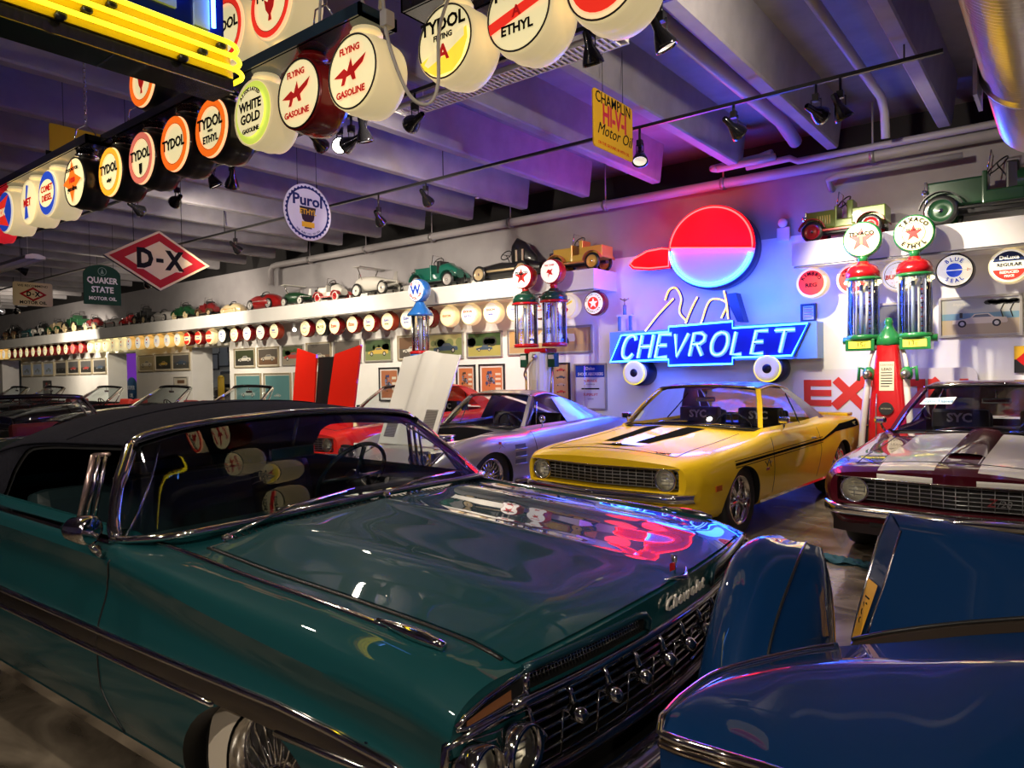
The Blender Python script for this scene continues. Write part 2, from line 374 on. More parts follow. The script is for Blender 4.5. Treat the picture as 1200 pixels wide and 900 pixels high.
def car_body(secs, paint, inner=None, tub=None, sharp=(), ys=None, psub=3, deform=None, cuts=(), name='body', parent=None, ang=30, under=None):
    """lofted closed shell; secs = [(y, [(x, z)...])] from the sill up to the centre line; tub=(first index, y0, y1) takes the inner material"""
    Y = [s[0] for s in secs]; n = len(secs[0][1])
    fx = [pchip(Y, [s[1][i][0] for s in secs]) for i in range(n)]; fz = [pchip(Y, [s[1][i][1] for s in secs]) for i in range(n)]
    ys = sorted(set([round(y, 4) for y in (ys or [])]+[round(y, 4) for y in Y]))
    b = MB(); V = []; rows = []
    for y in ys:
        pr, idx = profile([(fx[i](y), fz[i](y)) for i in range(n)], sharp, psub)
        full = [(x, y, z) for x, z in pr]+[(-x, y, z) for x, z in reversed(pr[:-1])]
        if deform: full = [deform(*p) for p in full]
        rows.append(full)
    np_ = len(rows[0]); h = len(pr)-1; mp = b.mi(paint); mi_ = b.mi(inner or paint); mu = b.mi(under or black())
    vs = [[b.bm.verts.new(p) for p in r] for r in rows]
    def quad(q, m):
        try: f = b.bm.faces.new(q); f.material_index = m; f.smooth = True
        except ValueError: pass
    for i in range(len(ys)-1):
        ym = (ys[i]+ys[i+1])/2
        for j in range(np_-1):
            k = idx[min(j, np_-2-j)] if j < h else idx[np_-2-j]
            quad((vs[i][j], vs[i][j+1], vs[i+1][j+1], vs[i+1][j]), mi_ if (tub and k >= tub[0] and tub[1] < ym < tub[2]) else mp)
        if 0 < i < len(ys)-2: quad((vs[i][np_-1], vs[i][0], vs[i+1][0], vs[i+1][np_-1]), mu)
    NC = 14
    for e, r in ((0, vs[0]), (1, vs[-1])):
        y = ys[0] if e == 0 else ys[-1]; pr, _ = profile([(fx[i](y), fz[i](y)) for i in range(n)], sharp, psub); prev = None
        for j in range(h+1):
            x, z = pr[j]
            if j == h: line = [r[h]]*(NC+1)
            else:
                line = [r[j]]
                for c in range(1, NC):
                    q = (x*(1-2*c/NC), y, z); line.append(b.bm.verts.new(deform(*q) if deform else q))
                line.append(r[np_-1-j])
            if prev:
                for c in range(NC):
                    a = [prev[c], line[c], line[c+1], prev[c+1]]; a = [v for q, v in enumerate(a) if v not in a[:q]]
                    if len(a) > 2: quad(a, mp)
            else:
                first = line
            prev = line
        if e == 0: f0 = first
        else: f1 = first
    for line, row in ((f0, vs[1]), (f1, vs[-2])):
        a = line+[row[np_-1], row[0]]
        quad(a, mu)
    b.fix(); o = b.build(name, None, None, False)
    for c in cuts:
        md = o.modifiers.new('cut', 'BOOLEAN'); md.operation = 'DIFFERENCE'; md.object = c; md.solver = 'EXACT'; md.material_mode = 'TRANSFER'
    if cuts:
        dg = bpy.context.evaluated_depsgraph_get(); me = bpy.data.meshes.new_from_object(o.evaluated_get(dg)); o.modifiers.clear(); o.data = me
        for c in cuts: bpy.data.objects.remove(c)
    o.parent = parent; shade(o.data, ang)
    return o
def bvh_of(o): return BVHTree.FromPolygons([v.co for v in o.data.vertices], [tuple(p.vertices) for p in o.data.polygons])
def top(bv, x, y, off=0):
    r = bv.ray_cast(Vector((x, y, 4)), Vector((0, 0, -1)))
    return Vector((x, y, (r[0].z if r[0] else 0)+off))
def side(bv, y, z, s, off=0):
    r = bv.ray_cast(Vector((s*4, y, z)), Vector((-s, 0, 0)))
    return Vector(((r[0].x if r[0] else s*.9)+s*off, y, z))
def front(bv, x, z, off=0):
    r = bv.ray_cast(Vector((x, -4, z)), Vector((0, 1, 0)))
    y = r[0].y if r[0] and r[0].y < .45 else .15
    return Vector((x, y-off, z))
def cyl_cut(y, z, r, x0, x1, m, seg=40):
    b = MB(); b.lathe([(r, x0), (r, x1)], m, T(0, y, z) @ RY(PI/2), seg); return b.build('cutter')
def box_cut(a, c, m, bev=0):
    b = MB(); b.box(a, c, m, None, bev); return b.build('cutter')
def strip_top(bv, path, w, m, b, off=.003, n=10, cols=4):
    """painted band draped over the upper surface; path = [(x, y)], w = width or [widths]"""
    rows = []
    pts = [Vector((p[0], p[1], 0)) for p in path]; ws = w if isinstance(w, (list, tuple)) else [w]*len(path)
    for i in range(len(pts)-1):
        for k in range(n+(i == len(pts)-2)):
            t = k/n; p = pts[i].lerp(pts[i+1], t); ww = lerp(ws[i], ws[i+1], t)
            rows.append([top(bv, p.x+ww*(c/cols-.5), p.y, off) for c in range(cols+1)])
    b.grid(rows, m)
def strip_side(bv, path, w, m, b, s, off=.003, n=8, cols=2):
    rows = []; ws = w if isinstance(w, (list, tuple)) else [w]*len(path)
    for i in range(len(path)-1):
        for k in range(n+(i == len(path)-2)):
            t = k/n; y = lerp(path[i][0], path[i+1][0], t); z = lerp(path[i][1], path[i+1][1], t); ww = lerp(ws[i], ws[i+1], t)
            rows.append([side(bv, y, z+ww*(c/cols-.5), s, off) for c in range(cols+1)])
    b.grid(rows, m)
def seam(bv, path, b, m, mode, s=1, r=.004, n=8):
    pts = []
    for i in range(len(path)-1):
        for k in range(n+(i == len(path)-2)):
            t = k/n; p = (lerp(path[i][0], path[i+1][0], t), lerp(path[i][1], path[i+1][1], t))
            pts.append(top(bv, p[0], p[1]) if mode == 'top' else side(bv, p[0], p[1], s))
    b.tube(pts, r, m, 6)
def wheel(parent, x, y, z, R, rr, width, style='rally', s=1, white_wall=0):
    """one road wheel; s=+1 when its face looks towards +x"""
    g = bpy.data.objects.new('wheel', None); COL.objects.link(g); g.parent = parent; g.location = (x, y, z)
    M = RY(s*PI/2)
    b = MB(); h = width/2
    prof = [(rr, -h), (R*.94, -h), (R, -h*.7), (R, h*.7), (R*.975, h*.92), (R*.90, h), (rr*1.06, h*.95), (rr, h*.8)]
    b.lathe(prof, rubber(), M, 40, True, False); b.lathe([(rr, -h), (rr, h*.8)], black(), M, 40, True, False)
    if white_wall: b.lathe([(rr*1.04, h*1.005), (white_wall, h*1.02)], mat('whitewall', (.62, .55, .45), .5), M, 40, True, False)
    tyre = b.build('tyre', None, g)
    b = MB(); ch = chrome() if style != 'steel' else mat('steel_rim', (.35, .35, .36), .3, .9)
    b.lathe([(rr, h*.8), (rr*1.03, h*.97), (rr*.97, h*.98), (rr*.90, h*.55), (rr*.86, h*.2)], ch, M, 40, True, False)
    b.lathe([(rr*.86, h*.2), (.001, h*.12)], black(), M, 32, True, False)
    if style == 'rally':
        for k in range(5):
            a = 2*PI*k/5
            for w in (-.17, .17):
                b.tube([M @ Vector((rr*.2*math.cos(a), rr*.2*math.sin(a), h*.62)), M @ Vector((rr*.62*math.cos(a+w*.6), rr*.62*math.sin(a+w*.6), h*.6)), M @ Vector((rr*.9*math.cos(a+w), rr*.9*math.sin(a+w), h*.5))], [.022, .019, .026], ch, 6)
        b.lathe([(.001, h*.8), (rr*.16, h*.78), (rr*.24, h*.62), (rr*.26, h*.2)], ch, M, 20, True, False)
    elif style == 'wire':
        for k in range(40):
            a = 2*PI*k/40; a2 = a+(.22 if k % 2 else -.22)
            b.tube([M @ Vector((rr*.28*math.cos(a), rr*.28*math.sin(a), h*(.75 if k % 2 else .45))), M @ Vector((rr*.88*math.cos(a2), rr*.88*math.sin(a2), h*.4))], .0035, ch, 4)
        b.lathe([(.001, h*.98), (rr*.12, h*.96), (rr*.26, h*.8), (rr*.30, h*.3)], ch, M, 20, True, False)
    elif style == 'fins':
        for k in range(20):
            a = 2*PI*k/20
            b.tube([M @ Vector((rr*.3*math.cos(a), rr*.3*math.sin(a), h*.6)), M @ Vector((rr*.86*math.cos(a), rr*.86*math.sin(a), h*.5))], .011, ch, 5)
        for k in range(3):
            a = 2*PI*k/3+.4
            b.tube([M @ Vector((0, 0, h*.9)), M @ Vector((rr*.5*math.cos(a), rr*.5*math.sin(a), h*.75))], .015, ch, 6)
        b.lathe([(.001, h*.92), (rr*.18, h*.85), (rr*.32, h*.6), (rr*.34, h*.2)], ch, M, 20, True, False)
    else:
        b.lathe([(.001, h*.7), (rr*.3, h*.65), (rr*.5, h*.4), (rr*.84, h*.3)], ch, M, 24, True, False)
    b.build('rim', None, g)
    return g
def head_lamp(parent, x, y, z, r, name='headlight', glassm=None, mm=None):
    g = bpy.data.objects.new(name, None); COL.objects.link(g); g.parent = parent; g.location = (x, y, z)
    b = MB(); b.lathe([(r*.9, -.05), (r*1.12, -.03), (r*1.2, .012), (r*1.08, .022), (r*.98, .004)], chrome(), RX(PI/2), 32, True, False); b.build('bezel', None, g)
    b = MB(); M = RX(PI/2)
    b.lathe([(.001, .022), (r*.4, .019), (r*.8, .008), (r, -.006)], glass('lamp_glass', (.95, .95, .9), .25), M, 28, True, False)
    b.lathe([(.001, -.075), (r*.5, -.055), (r*.85, -.02), (r, -.005)], mat('reflector', (.85, .82, .74), .38, .55), M, 28, True, False)
    b.ball((0, .03, 0), r*.16, mat('lens_rib', (.8, .8, .75), .15))
    b.build('lens', None, g); return g
def seat(parent, x, y, z, w, m, h=.55, name='seat', back=.12):
    b = MB(); b.box((x-w/2, y-.25, z), (x+w/2, y+.28, z+.2), m, None, .05); b.box((x-w/2, -.07, 0), (x+w/2, .07, h), m, T(0, y+.3, z+.12) @ RX(-.2), .05)
    return b.build(name, None, parent)
def steering(parent, x, y, z, R, m, tilt=.5):
    b = MB(); M = T(x, y, z) @ RX(-PI/2+tilt)
    b.tube([M @ Vector((R*math.cos(2*PI*k/32), R*math.sin(2*PI*k/32), 0)) for k in range(32)], .011, m, 8, True)
    b.tube([M @ Vector((-R, 0, 0)), M @ Vector((0, -.02, -.03)), M @ Vector((R, 0, 0))], .012, m, 6); b.tube([M @ Vector((0, -R*.9, 0)), M @ Vector((0, 0, -.03))], .012, m, 6)
    b.lathe([(.001, .02), (.04, .01), (.045, -.03)], chrome(), M, 16, True, False); b.tube([M @ Vector((0, 0, -.03)), M @ Vector((0, 0, -.4))], .025, m, 8)
    return b.build('steering_wheel', None, parent)
def glass_panel(parent, rows, name, m): b = MB(); b.grid(rows, m); return b.build(name, None, parent)
def arr(s, e, n): return [s+(e-s)*k/n for k in range(n+1)]

# ---------------------------------------------------------------- the teal convertible in front
def teal_convertible():
    TEAL = mat('teal_paint', (.005, .047, .055), .5, 0, 1., coatr=.012, spec=.08, cior=1.38)
    SOFT = noise_mat('soft_top_cloth', (.008, .008, .013), (.013, .013, .020), 60, (.95, .95)); SOFT.node_tree.nodes['Principled BSDF'].inputs['Specular IOR Level'].default_value = .1; INN = mat('dark_teal_vinyl', (.006, .02, .024), .5); CH = chrome()
    root = thing('convertible_car', 'dark teal finned convertible with black cloth top and starred chrome grille in front', 'car', (-.92, 2.02, 0), math.radians(92))
    S = lambda *p: list(p)
    secs = [
     (.10, S((.60, .36), (.84, .36), (.92, .44), (.945, .55), (.94, .63), (.958, .715), (.935, .765), (.865, .80), (.775, .81), (.55, .822), (.28, .832), (0, .836))),
     (.22, S((.62, .30), (.90, .30), (.95, .42), (.962, .56), (.945, .655), (.965, .745), (.94, .80), (.87, .835), (.775, .84), (.55, .853), (.28, .862), (0, .866))),
     (.6, S((.66, .26), (.925, .27), (.965, .42), (.97, .60), (.946, .69), (.967, .775), (.94, .83), (.87, .866), (.775, .869), (.55, .885), (.28, .897), (0, .902))),
     (1.0, S((.68, .26), (.93, .27), (.97, .42), (.975, .61), (.946, .72), (.967, .81), (.94, .86), (.87, .888), (.775, .890), (.55, .912), (.28, .926), (0, .932))),
     (1.40, S((.70, .26), (.93, .27), (.97, .42), (.977, .62), (.946, .755), (.967, .855), (.945, .90), (.875, .915), (.775, .92), (.55, .936), (.28, .948), (0, .953))),
     (1.56, S((.70, .26), (.93, .27), (.97, .42), (.977, .62), (.946, .77), (.967, .872), (.947, .912), (.89, .925), (.80, .925), (.55, .940), (.28, .951), (0, .956))),
     (1.62, S((.70, .26), (.93, .27), (.97, .42), (.977, .62), (.946, .775), (.967, .878), (.947, .915), (.90, .928), (.85, .926), (.80, .50), (.4, .40), (0, .40))),
     (2.6, S((.70, .26), (.93, .27), (.97, .42), (.977, .62), (.95, .79), (.972, .90), (.952, .935), (.90, .945), (.85, .944), (.80, .50), (.4, .40), (0, .40))),
     (3.44, S((.70, .26), (.93, .27), (.97, .42), (.977, .62), (.95, .80), (.975, .91), (.955, .95), (.90, .962), (.85, .96), (.80, .50), (.4, .40), (0, .40))),
     (3.5, S((.70, .26), (.93, .27), (.97, .42), (.977, .62), (.95, .80), (.975, .91), (.955, .95), (.90, .962), (.80, .966), (.55, .972), (.28, .976), (0, .978))),
     (4.6, S((.70, .28), (.92, .29), (.96, .44), (.97, .62), (.95, .78), (.985, .90), (.96, .95), (.88, .93), (.72, .90), (.5, .91), (.28, .92), (0, .92))),
     (5.3, S((.62, .38), (.86, .38), (.92, .46), (.94, .60), (.92, .70), (.97, .80), (.95, .83), (.85, .82), (.70, .80), (.5, .80), (.28, .80), (0, .80)))]
    def bow(x, y, z):
        k = max(0, 1-y/.75); return (x, y-.10*(1-min(1, abs(x)/.82)**2)*k**1.4+.04*max(0, abs(x)-.82)/.15*k**2, z)
    ys = arr(.1, 1.5, 22)+arr(1.65, 3.4, 8)+arr(3.6, 5.3, 8)
    G = mat('grille_dark', (.006, .006, .006), .5)
    cuts = [cyl_cut(.84, .22, .375, x0, x1, G) for x0, x1 in ((.5, 1.2), (-1.2, -.5))]+[cyl_cut(4.0, .22, .36, x0, x1, G) for x0, x1 in ((.5, 1.2), (-1.2, -.5))]
    cuts += [box_cut((-.7453, -.31, .4417), (.7439, .2583, .7213), G)]+[box_cut((a, -.3, .752), (c, .2, .797), G) for a, c in ((-.745, -.25), (.25, .745))]
    body = car_body(secs, TEAL, INN, (8, 1.6, 3.46), (1, 5), ys, 4, bow, cuts, 'body', root, 38)
    bv = bvh_of(body)
    # hood skin with its shut line
    b = MB(); rows = []
    for t in arr(0, 1, 44):
        r = []
        for u in arr(-1, 1, 40):
            x = .765*u; yf = .10-.082*(1-min(1, abs(x)/.82)**2)+.010; y = lerp(yf, 1.325, t); p = top(bv, x, y)
            p.z += .007+(.012*math.exp(-((abs(x)-.50)/.10)**2)+.006*math.exp(-(x/.05)**2))*min(1, t*4); r.append(p)
        rows.append(r)
    b.grid(rows, TEAL); hood = b.build('hood', None, root)
    b = MB()
    for s in (-1, 1): b.tube([top(bv, s*.772, y, .001) for y in arr(.13, 1.34, 30)], .006, black(), 6)
    b.tube([top(bv, .772*u, 1.335, .002) for u in arr(-1, 1, 16)], .005, black(), 6); b.build('hood_seam', None, root)
    # rolled lips over the two air slots and slot mesh
    lipm = mat('lip_blue_teal', (.006, .035, .05), .3, .3, 1.)  # lips in a darker, bluer teal than the body
    for s in (-1, 1):
        b = MB(); P = [front(bv, s*x, .806, .006) for x in arr(.755, .30, 14)]
        P += [front(bv, s*.262, .800, .006), front(bv, s*.243, .782, .008), front(bv, s*.246, .757, .006)]
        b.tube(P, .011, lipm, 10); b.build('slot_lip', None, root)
        b = MB()
        yy = lambda x: -.10*(1-(x/.82)**2)+.125
        for x in arr(.262, .74, 40): b.tube([(s*x, yy(x), .753), (s*x, yy(x)+.012, .798)], .0022, CH, 4)
        for z in (.762, .773, .784): b.tube([(s*x, yy(x)+.004, z) for x in arr(.255, .74, 10)], .0018, CH, 4)
        b.build('slot_mesh', None, root)
    b = MB(); b.tube([front(bv, x, .737, .012) for x in arr(-.80, .80, 30)], .013, CH, 8); b.build('grille_top_bar', None, root)
    # main grille: four bars and a row of stars
    b = MB(); yy = lambda x: -.10*(1-min(1, abs(x)/.82)**2)+.155
    for z in (.705, .682, .659, .634, .607, .58, .553, .526, .499): b.tube([(x, yy(x), z) for x in arr(-.74, .74, 24)], .006 if z > .6 else .0045, CH, 6)
    b.build('grille_bars', None, root)
    for k in range(-5, 6):
        x = k*.143; y = yy(x)-.02
        b = MB(); b.tube([(x, y+.02, .730), (x, y-.012, .69), (x, y-.022, .652)], [.004, .008, .012], CH, 6)
        b.lathe([(.001, .03), (.014, .027), (.02, .012), (.023, -.01), (.012, -.025)], CH, T(x, y-.03, .642) @ RX(PI/2+.35), 14, True, True); b.lathe([(.001, .031), (.013, .0285)], blackgl(), T(x, y-.03, .642) @ RX(PI/2+.35), 12, False, False)
        b.tube([(x-.028, y, .648), (x, y-.026, .65), (x+.028, y, .648)], [.002, .008, .002], CH, 6)
        b.tube([(x, y+.01, .64), (x, y+.02, .51)], .004, CH, 4)
        b.build('grille_star', None, root)
    b = MB(); b.tube([(x, yy(x)-.035, .53+.0*x) for x in arr(-.88, .88, 24)], .016, mat('bar_red_chrome', (.5, .42, .40), .15, 1.), 8); b.build('lower_bar', None, root)
    b = MB(); rows = []
    for x in arr(-.98, .98, 36):
        y0 = -.10*(1-min(1, abs(x)/.82)**2)+.02+max(0, abs(x)-.8)**2*2.2
        rows.append([(x, y0+dy, z) for dy, z in ((.05, .34), (-.02, .35), (-.055, .39), (-.055, .45), (-.025, .485), (.06, .49))])
    b.grid(rows, CH); b.build('bumper', None, root)
    for s in (-1, 1):
        b = MB(); b.lathe([(.001, .05), (.04, .035), (.055, 0), (.05, -.04)], CH, T(s*.42, -.075, .40) @ RX(PI/2), 20); b.build('bumper_guard', None, root)
        # eyebrow lamp slot under the fender edge
        b = MB(); A = [front(bv, s*x, z, .008) for x, z in ((.752, .800), (.80, .792), (.87, .777), (.925, .757), (.948, .742))]; B = [front(bv, s*x, z, .008) for x, z in ((.752, .752), (.80, .744), (.87, .736), (.925, .733), (.948, .738))]
        b.grid([A, B], G); b.build('lamp_recess', None, root)
        b = MB(); b.tube(A, .007, CH, 8); b.tube(B, .006, CH, 8); b.tube([A[0], B[0]], .011, CH, 8)
        b.build('lamp_surround', None, root)
        b = MB(); b.grid([[lerp(a, c, t)+Vector((0, -.004, 0)) for a, c in zip(A[1:4], B[1:4])] for t in (.35, .85)], mat('amber_lens', (.25, .10, .04), .15, 0, 1.)); b.build('parking_lens', None, root)
        # paired headlights in one bezel
        b = MB(); pts = [(.745, .585), (.745, .705), (.80, .725), (.90, .722), (.96, .70), (.968, .64), (.955, .585), (.85, .568)]
        P3 = [front(bv, s*x, z, .012) for x, z in pts]; b.tube(P3, .011, CH, 8, True)
        b.build('headlight_bezel', None, root)
        b = MB(); cpt = sum(P3, Vector())/len(P3)
        for i in range(len(P3)): b.face([P3[i]+Vector((0, .006, 0)), P3[(i+1) % len(P3)]+Vector((0, .006, 0)), cpt+Vector((0, .0, 0))], mat('ribbed_panel', (.05, .05, .05), .3, .8))
        for z in arr(.60, .715, 7): b.tube([front(bv, s*x, z, .012) for x in (.75, .85, .955)], .003, CH, 4)
        b.build('headlight_panel', None, root)
        for x, z in ((.802, .648), (.915, .650)):
            f = front(bv, s*x, z, .03); head_lamp(root, f.x, f.y-.01, f.z, .052 if x < .9 else .046)
        # trim spear on the fender top, ending in a jet ornament
        b = MB(); b.tube([top(bv, s*.845, y, .004) for y in arr(.42, 1.66, 24)], .0085, CH, 6); b.build('fender_trim', None, root)
        b = MB(); p = [top(bv, s*.845, y, .012) for y in arr(.24, .46, 8)]; b.tube(p, [.010, .013, .016, .017, .016, .014, .011, .008, .006], CH, 8); b.build('fender_ornament', None, root)
        # wide side moulding, rocker strip
        b = MB(); b.tube([side(bv, y, z, s, .004) for y, z in [(.20, .585), (.3, .615), (.5, .632)]+[(y, .642) for y in arr(.7, 5.1, 30)]], .012, CH, 8)
        b.tube([side(bv, y, z, s, .004) for y, z in [(.20, .585), (.3, .583), (.5, .579)]+[(y, .574) for y in arr(.7, 5.1, 30)]], .009, CH, 8)
        strip_side(bv, [(.28, .60), (.6, .606), (5.1, .608)], [.02, .055, .06], mat('moulding_inset', (.30, .28, .26), .18, 1.), b, s, .003, 12); b.build('side_moulding', None, root)
        b = MB(); b.tube([side(bv, y, .285, s, .004) for y in arr(1.22, 3.6, 20)], .0, CH, 6, flat=(.012, .04)); b.build('rocker_trim', None, root)
        b = MB(); seam(bv, [(1.60, .885), (1.66, .80), (1.68, .65), (1.67, .45), (1.58, .31)], b, black(), 'side', s, .004); b.build('door_seam', None, root)
        b = MB(); seam(bv, [(3.0, .93), (3.0, .31)], b, black(), 'side', s, .004); b.build('door_seam', None, root)
        b = MB(); p = side(bv, 2.78, .80, s, .015); b.tube([p+Vector((0, -.11, 0)), p+Vector((s*.02, 0, .005)), p+Vector((0, .1, 0))], .011, CH, 8); b.build('door_handle', None, root)
        b = MB(); b.tube([(s*.925, y, .933+.012*(y-1.7)) for y in arr(1.66, 3.45, 12)], 0, CH, 6, flat=(.03, .014)); b.build('belt_trim', None, root)
    # cowl louvres and wipers
    b = MB()
    for k in range(52):
        u = -.66+k*1.32/51; y = 1.372-.02*(1-(u/.7)**2)
        b.tube([top(bv, u, y-.018, .004), top(bv, u+.012, y+.022, .005)], .0035, mat('louvre_dark', (.02, .03, .035), .3, .6), 4)
    b.build('cowl_louvres', None, root)
    for x0, y0, x1, y1 in ((-.70, 1.345, -.13, 1.405), (.06, 1.375, .60, 1.44)):
        b = MB(); p0 = top(bv, x0, y0, .02); p1 = top(bv, x1, y1, .055); b.tube([p0, p0.lerp(p1, .5)+Vector((0, 0, .02)), p1], .006, CH, 6); b.tube([p0.lerp(p1, .38)+Vector((0, .005, .028)), p1+Vector((.05, .01, .004))], .005, blackgl(), 5); b.lathe([(.022, 0), (.018, .02), (.001, .028)], CH, T(*(p0-Vector((0, 0, .018)))), 12); b.build('wiper', None, root)
    # windscreen
    base = [(-.915, 1.66, .935), (-.90, 1.56, .945), (-.82, 1.45, .955), (-.66, 1.405, .962), (-.35, 1.39, .968), (0, 1.385, .972)]
    topp = [(-.752, 1.885, 1.222), (-.735, 1.875, 1.238), (-.69, 1.868, 1.258), (-.56, 1.86, 1.278), (-.30, 1.852, 1.298), (0, 1.85, 1.304)]
    base += [(-x, y, z) for x, y, z in reversed(base[:-1])]; topp += [(-x, y, z) for x, y, z in reversed(topp[:-1])]
    GL = glass('windscreen_glass', (.82, .90, .88), .02)
    base_s = spline(base, 4); top_s = spline(topp, 4)
    rows = [[a.lerp(c, t)+Vector((0, -.03*math.sin(PI*t), .0)) for a, c in zip(base_s, top_s)] for t in arr(0, 1, 8)]
    glass_panel(root, rows, 'windscreen', GL)
    b = MB(); b.tube(base_s, .013, CH, 8); b.build('windscreen_base_trim', None, root)
    b = MB(); b.tube([p+Vector((0, .01, .008)) for p in top_s], .016, CH, 8); b.build('windscreen_header', None, root)
    for s in (-1, 1):
        b = MB(); P = spline([(s*.915, 1.66, .935), (s*.905, 1.70, .98), (s*.86, 1.765, 1.08), (s*.80, 1.83, 1.17), (s*.752, 1.885, 1.232)], 5); b.tube(P, [.022]*6+[.02]*6+[.024]*9, CH, 10); b.build('windscreen_pillar', None, root)
        b = MB(); b.tube([rows[k][2 if s < 0 else -3]*1+Vector((s*-.10*k/8, .0, 0)) for k in range(9)], .005, CH, 6); b.build('windscreen_moulding', None, root)
        b = MB(); P = [(s*.885, 2.02, .945), (s*.835, 2.0, 1.195)]; b.tube(P, .012, mat('vent_frame', (.45, .33, .32), .25, .8), 8); b.tube([(s*.88, 1.97, .945), (s*.832, 1.955, 1.20)], .009, CH, 8); b.tube([(s*.875, 1.925, .945), (s*.828, 1.915, 1.20)], .007, CH, 6); b.tube([(s*.835, 2.0, 1.195), (s*.825, 1.90, 1.203)], .008, mat('vent_frame'), 8); b.build('vent_window_frame', None, root)
    # cloth top
    hw = pchip([1.86, 2.3, 2.8, 3.3, 3.75], [.745, .80, .82, .80, .70]); zc = pchip([1.86, 2.1, 2.5, 2.9, 3.3, 3.55, 3.75], [1.318, 1.345, 1.362, 1.345, 1.28, 1.16, .98])
    ze = pchip([1.86, 2.3, 2.6, 2.9, 3.2, 3.75], [1.240, 1.236, 1.222, 1.18, 1.12, .96]); zs = pchip([1.86, 2.35, 2.62, 2.72, 2.82, 2.95, 3.2, 3.75], [1.222, 1.212, 1.195, 1.16, 1.06, .955, .955, .955])
    b = MB(); rows = []
    for y in arr(1.84, 3.75, 36):
        y_ = max(y, 1.861); h = hw(y_); r = [(-h-.012*(zs(y_) < 1.1), y, min(zs(y_), ze(y_)-.012)), (-h-.006, y, ze(y_)-.008)]
        for k in range(25):
            u = -1+2*k/24; r.append((h*u*(1-.0*abs(u)), y, ze(y_)+(zc(y_)-ze(y_))*(1-abs(u)**2.4)))
        r += [(h+.006, y, ze(y_)-.008), (h+.012*(zs(y_) < 1.1), y, min(zs(y_), ze(y_)-.012))]; rows.append(r)
    b.grid(rows, SOFT); b.grid([[(p[0]*.985, p[1], p[2]-.014) for p in r] for r in rows], mat('top_lining', (.008, .008, .010), .9))
    b.build('soft_top', None, root, False)
    b = MB(); rr = min(range(len(rows)), key=lambda i: abs(rows[i][0][1]-2.34))
    b.tube([Vector(p)+Vector((0, 0, .002)) for p in rows[rr][2:-2]], .004, SOFT, 6); b.tube([Vector(rows[i][1]) for i in range(0, 37, 2)], .006, SOFT, 6); b.tube([Vector(rows[i][-2]) for i in range(0, 37, 2)], .006, SOFT, 6); b.build('top_binding', None, root)
    # interior
    b = MB(); b.box((-.80, 1.50, .72), (.80, 1.80, .915), INN, None, .05); b.box((.15, 1.72, .78), (.66, 1.86, .93), INN, None, .04); b.build('dashboard', None, root)
    steering(root, .40, 1.98, .955, .205, mat('wheel_teal', (.004, .022, .026), .25, 0, .8), .55)
    b = MB(); b.box((-.78, 2.25, .40), (.78, 2.75, .62), INN, None, .06); b.box((-.76, 0, 0), (.76, .15, .45), INN, T(0, 2.68, .55) @ RX(-.22), .06); b.build('front_bench', None, root)
    b = MB(); b.box((-.74, 2.95, .40), (.74, 3.4, .60), INN, None, .06); b.box((-.72, 0, 0), (.72, .14, .38), INN, T(0, 3.26, .56) @ RX(-.2), .06); b.build('rear_bench', None, root)
    b = MB(); b.box((-.125, -.012, -.028), (.125, .012, .028), CH, T(-.05, 1.86, 1.135) @ RZ(.08), .008); b.box((-.115, .012, -.022), (.115, .0145, .022), mat('mirror_face', (.6, .6, .6), .03, 1), T(-.05, 1.86, 1.135) @ RZ(.08)); b.tube([(-.05, 1.86, 1.15), (-.03, 1.87, 1.22), (-.01, 1.87, 1.29)], .009, blackgl(), 8); b.build('rear_view_mirror', None, root)
    # tiny fuzzy-dice style hanging charms
    for dx in (-.02, .03):
        pass
    # spot lamp mirror on the right door
    M = T(-1.0, 1.655, .985) @ RZ(-2.2) @ RX(PI/2)
    g = bpy.data.objects.new('door_mirror', None); COL.objects.link(g); g.parent = root
    M = T(-1.01, 1.66, .985) @ Vector((.45, -1, -.05)).to_track_quat('Z', 'Y').to_matrix().to_4x4()
    b = MB(); b.lathe([(.001, -.085), (.02, -.08), (.038, -.055), (.047, -.01), (.049, .02), (.044, .026)], CH, M, 28, True, False); b.build('mirror_shell', None, g)
    b = MB(); b.lathe([(.001, .026), (.043, .022)], mat('mirror_face', (.6, .6, .6), .03, 1), M, 28, True, False); b.build('mirror_glass', None, g)
    b = MB(); b.tube([(-1.0, 1.67, .945), (-.985, 1.66, .915), (-.955, 1.65, .895)], .011, CH, 8); b.tube([(-.985, 1.62, .90), (-.97, 1.68, .91), (-.95, 1.72, .915)], [.006, .014, .006], CH, 8); b.build('mirror_foot', None, g)
    # hood ornament and lettering
    g = bpy.data.objects.new('hood_emblem', None); COL.objects.link(g); g.parent = root
    c = top(bv, 0, .04, .01)
    b = MB(); b.grid([[(c.x+.0+x, c.y+.003*math.sin(x*150), c.z+z) for x in arr(.0, -.048, 4)] for z in (.012, .036)], redink()); b.build('red_flag', None, g)
    b = MB(); b.grid([[(c.x+x, c.y+.012+.003*math.sin(x*150), c.z+z+.01) for x in arr(.0, .048, 4)] for z in (.012, .036)], CH); b.tube([c+Vector((0, 0, -.01)), c+Vector((-.004, 0, .05))], .003, CH, 5); b.tube([c+Vector((0, 0, -.01)), c+Vector((.004, .012, .055))], .003, CH, 5); b.tube([c+Vector((-.085, -.0, .0)), c+Vector((0, -.035, -.008)), c+Vector((.085, 0, 0))], [.002, .008, .002], CH, 6); b.build('flag_poles', None, g)
    b = MB(); me = text_mesh('Chevrolet', .066, .003, .35, .012, 'CENTER', 1.1)
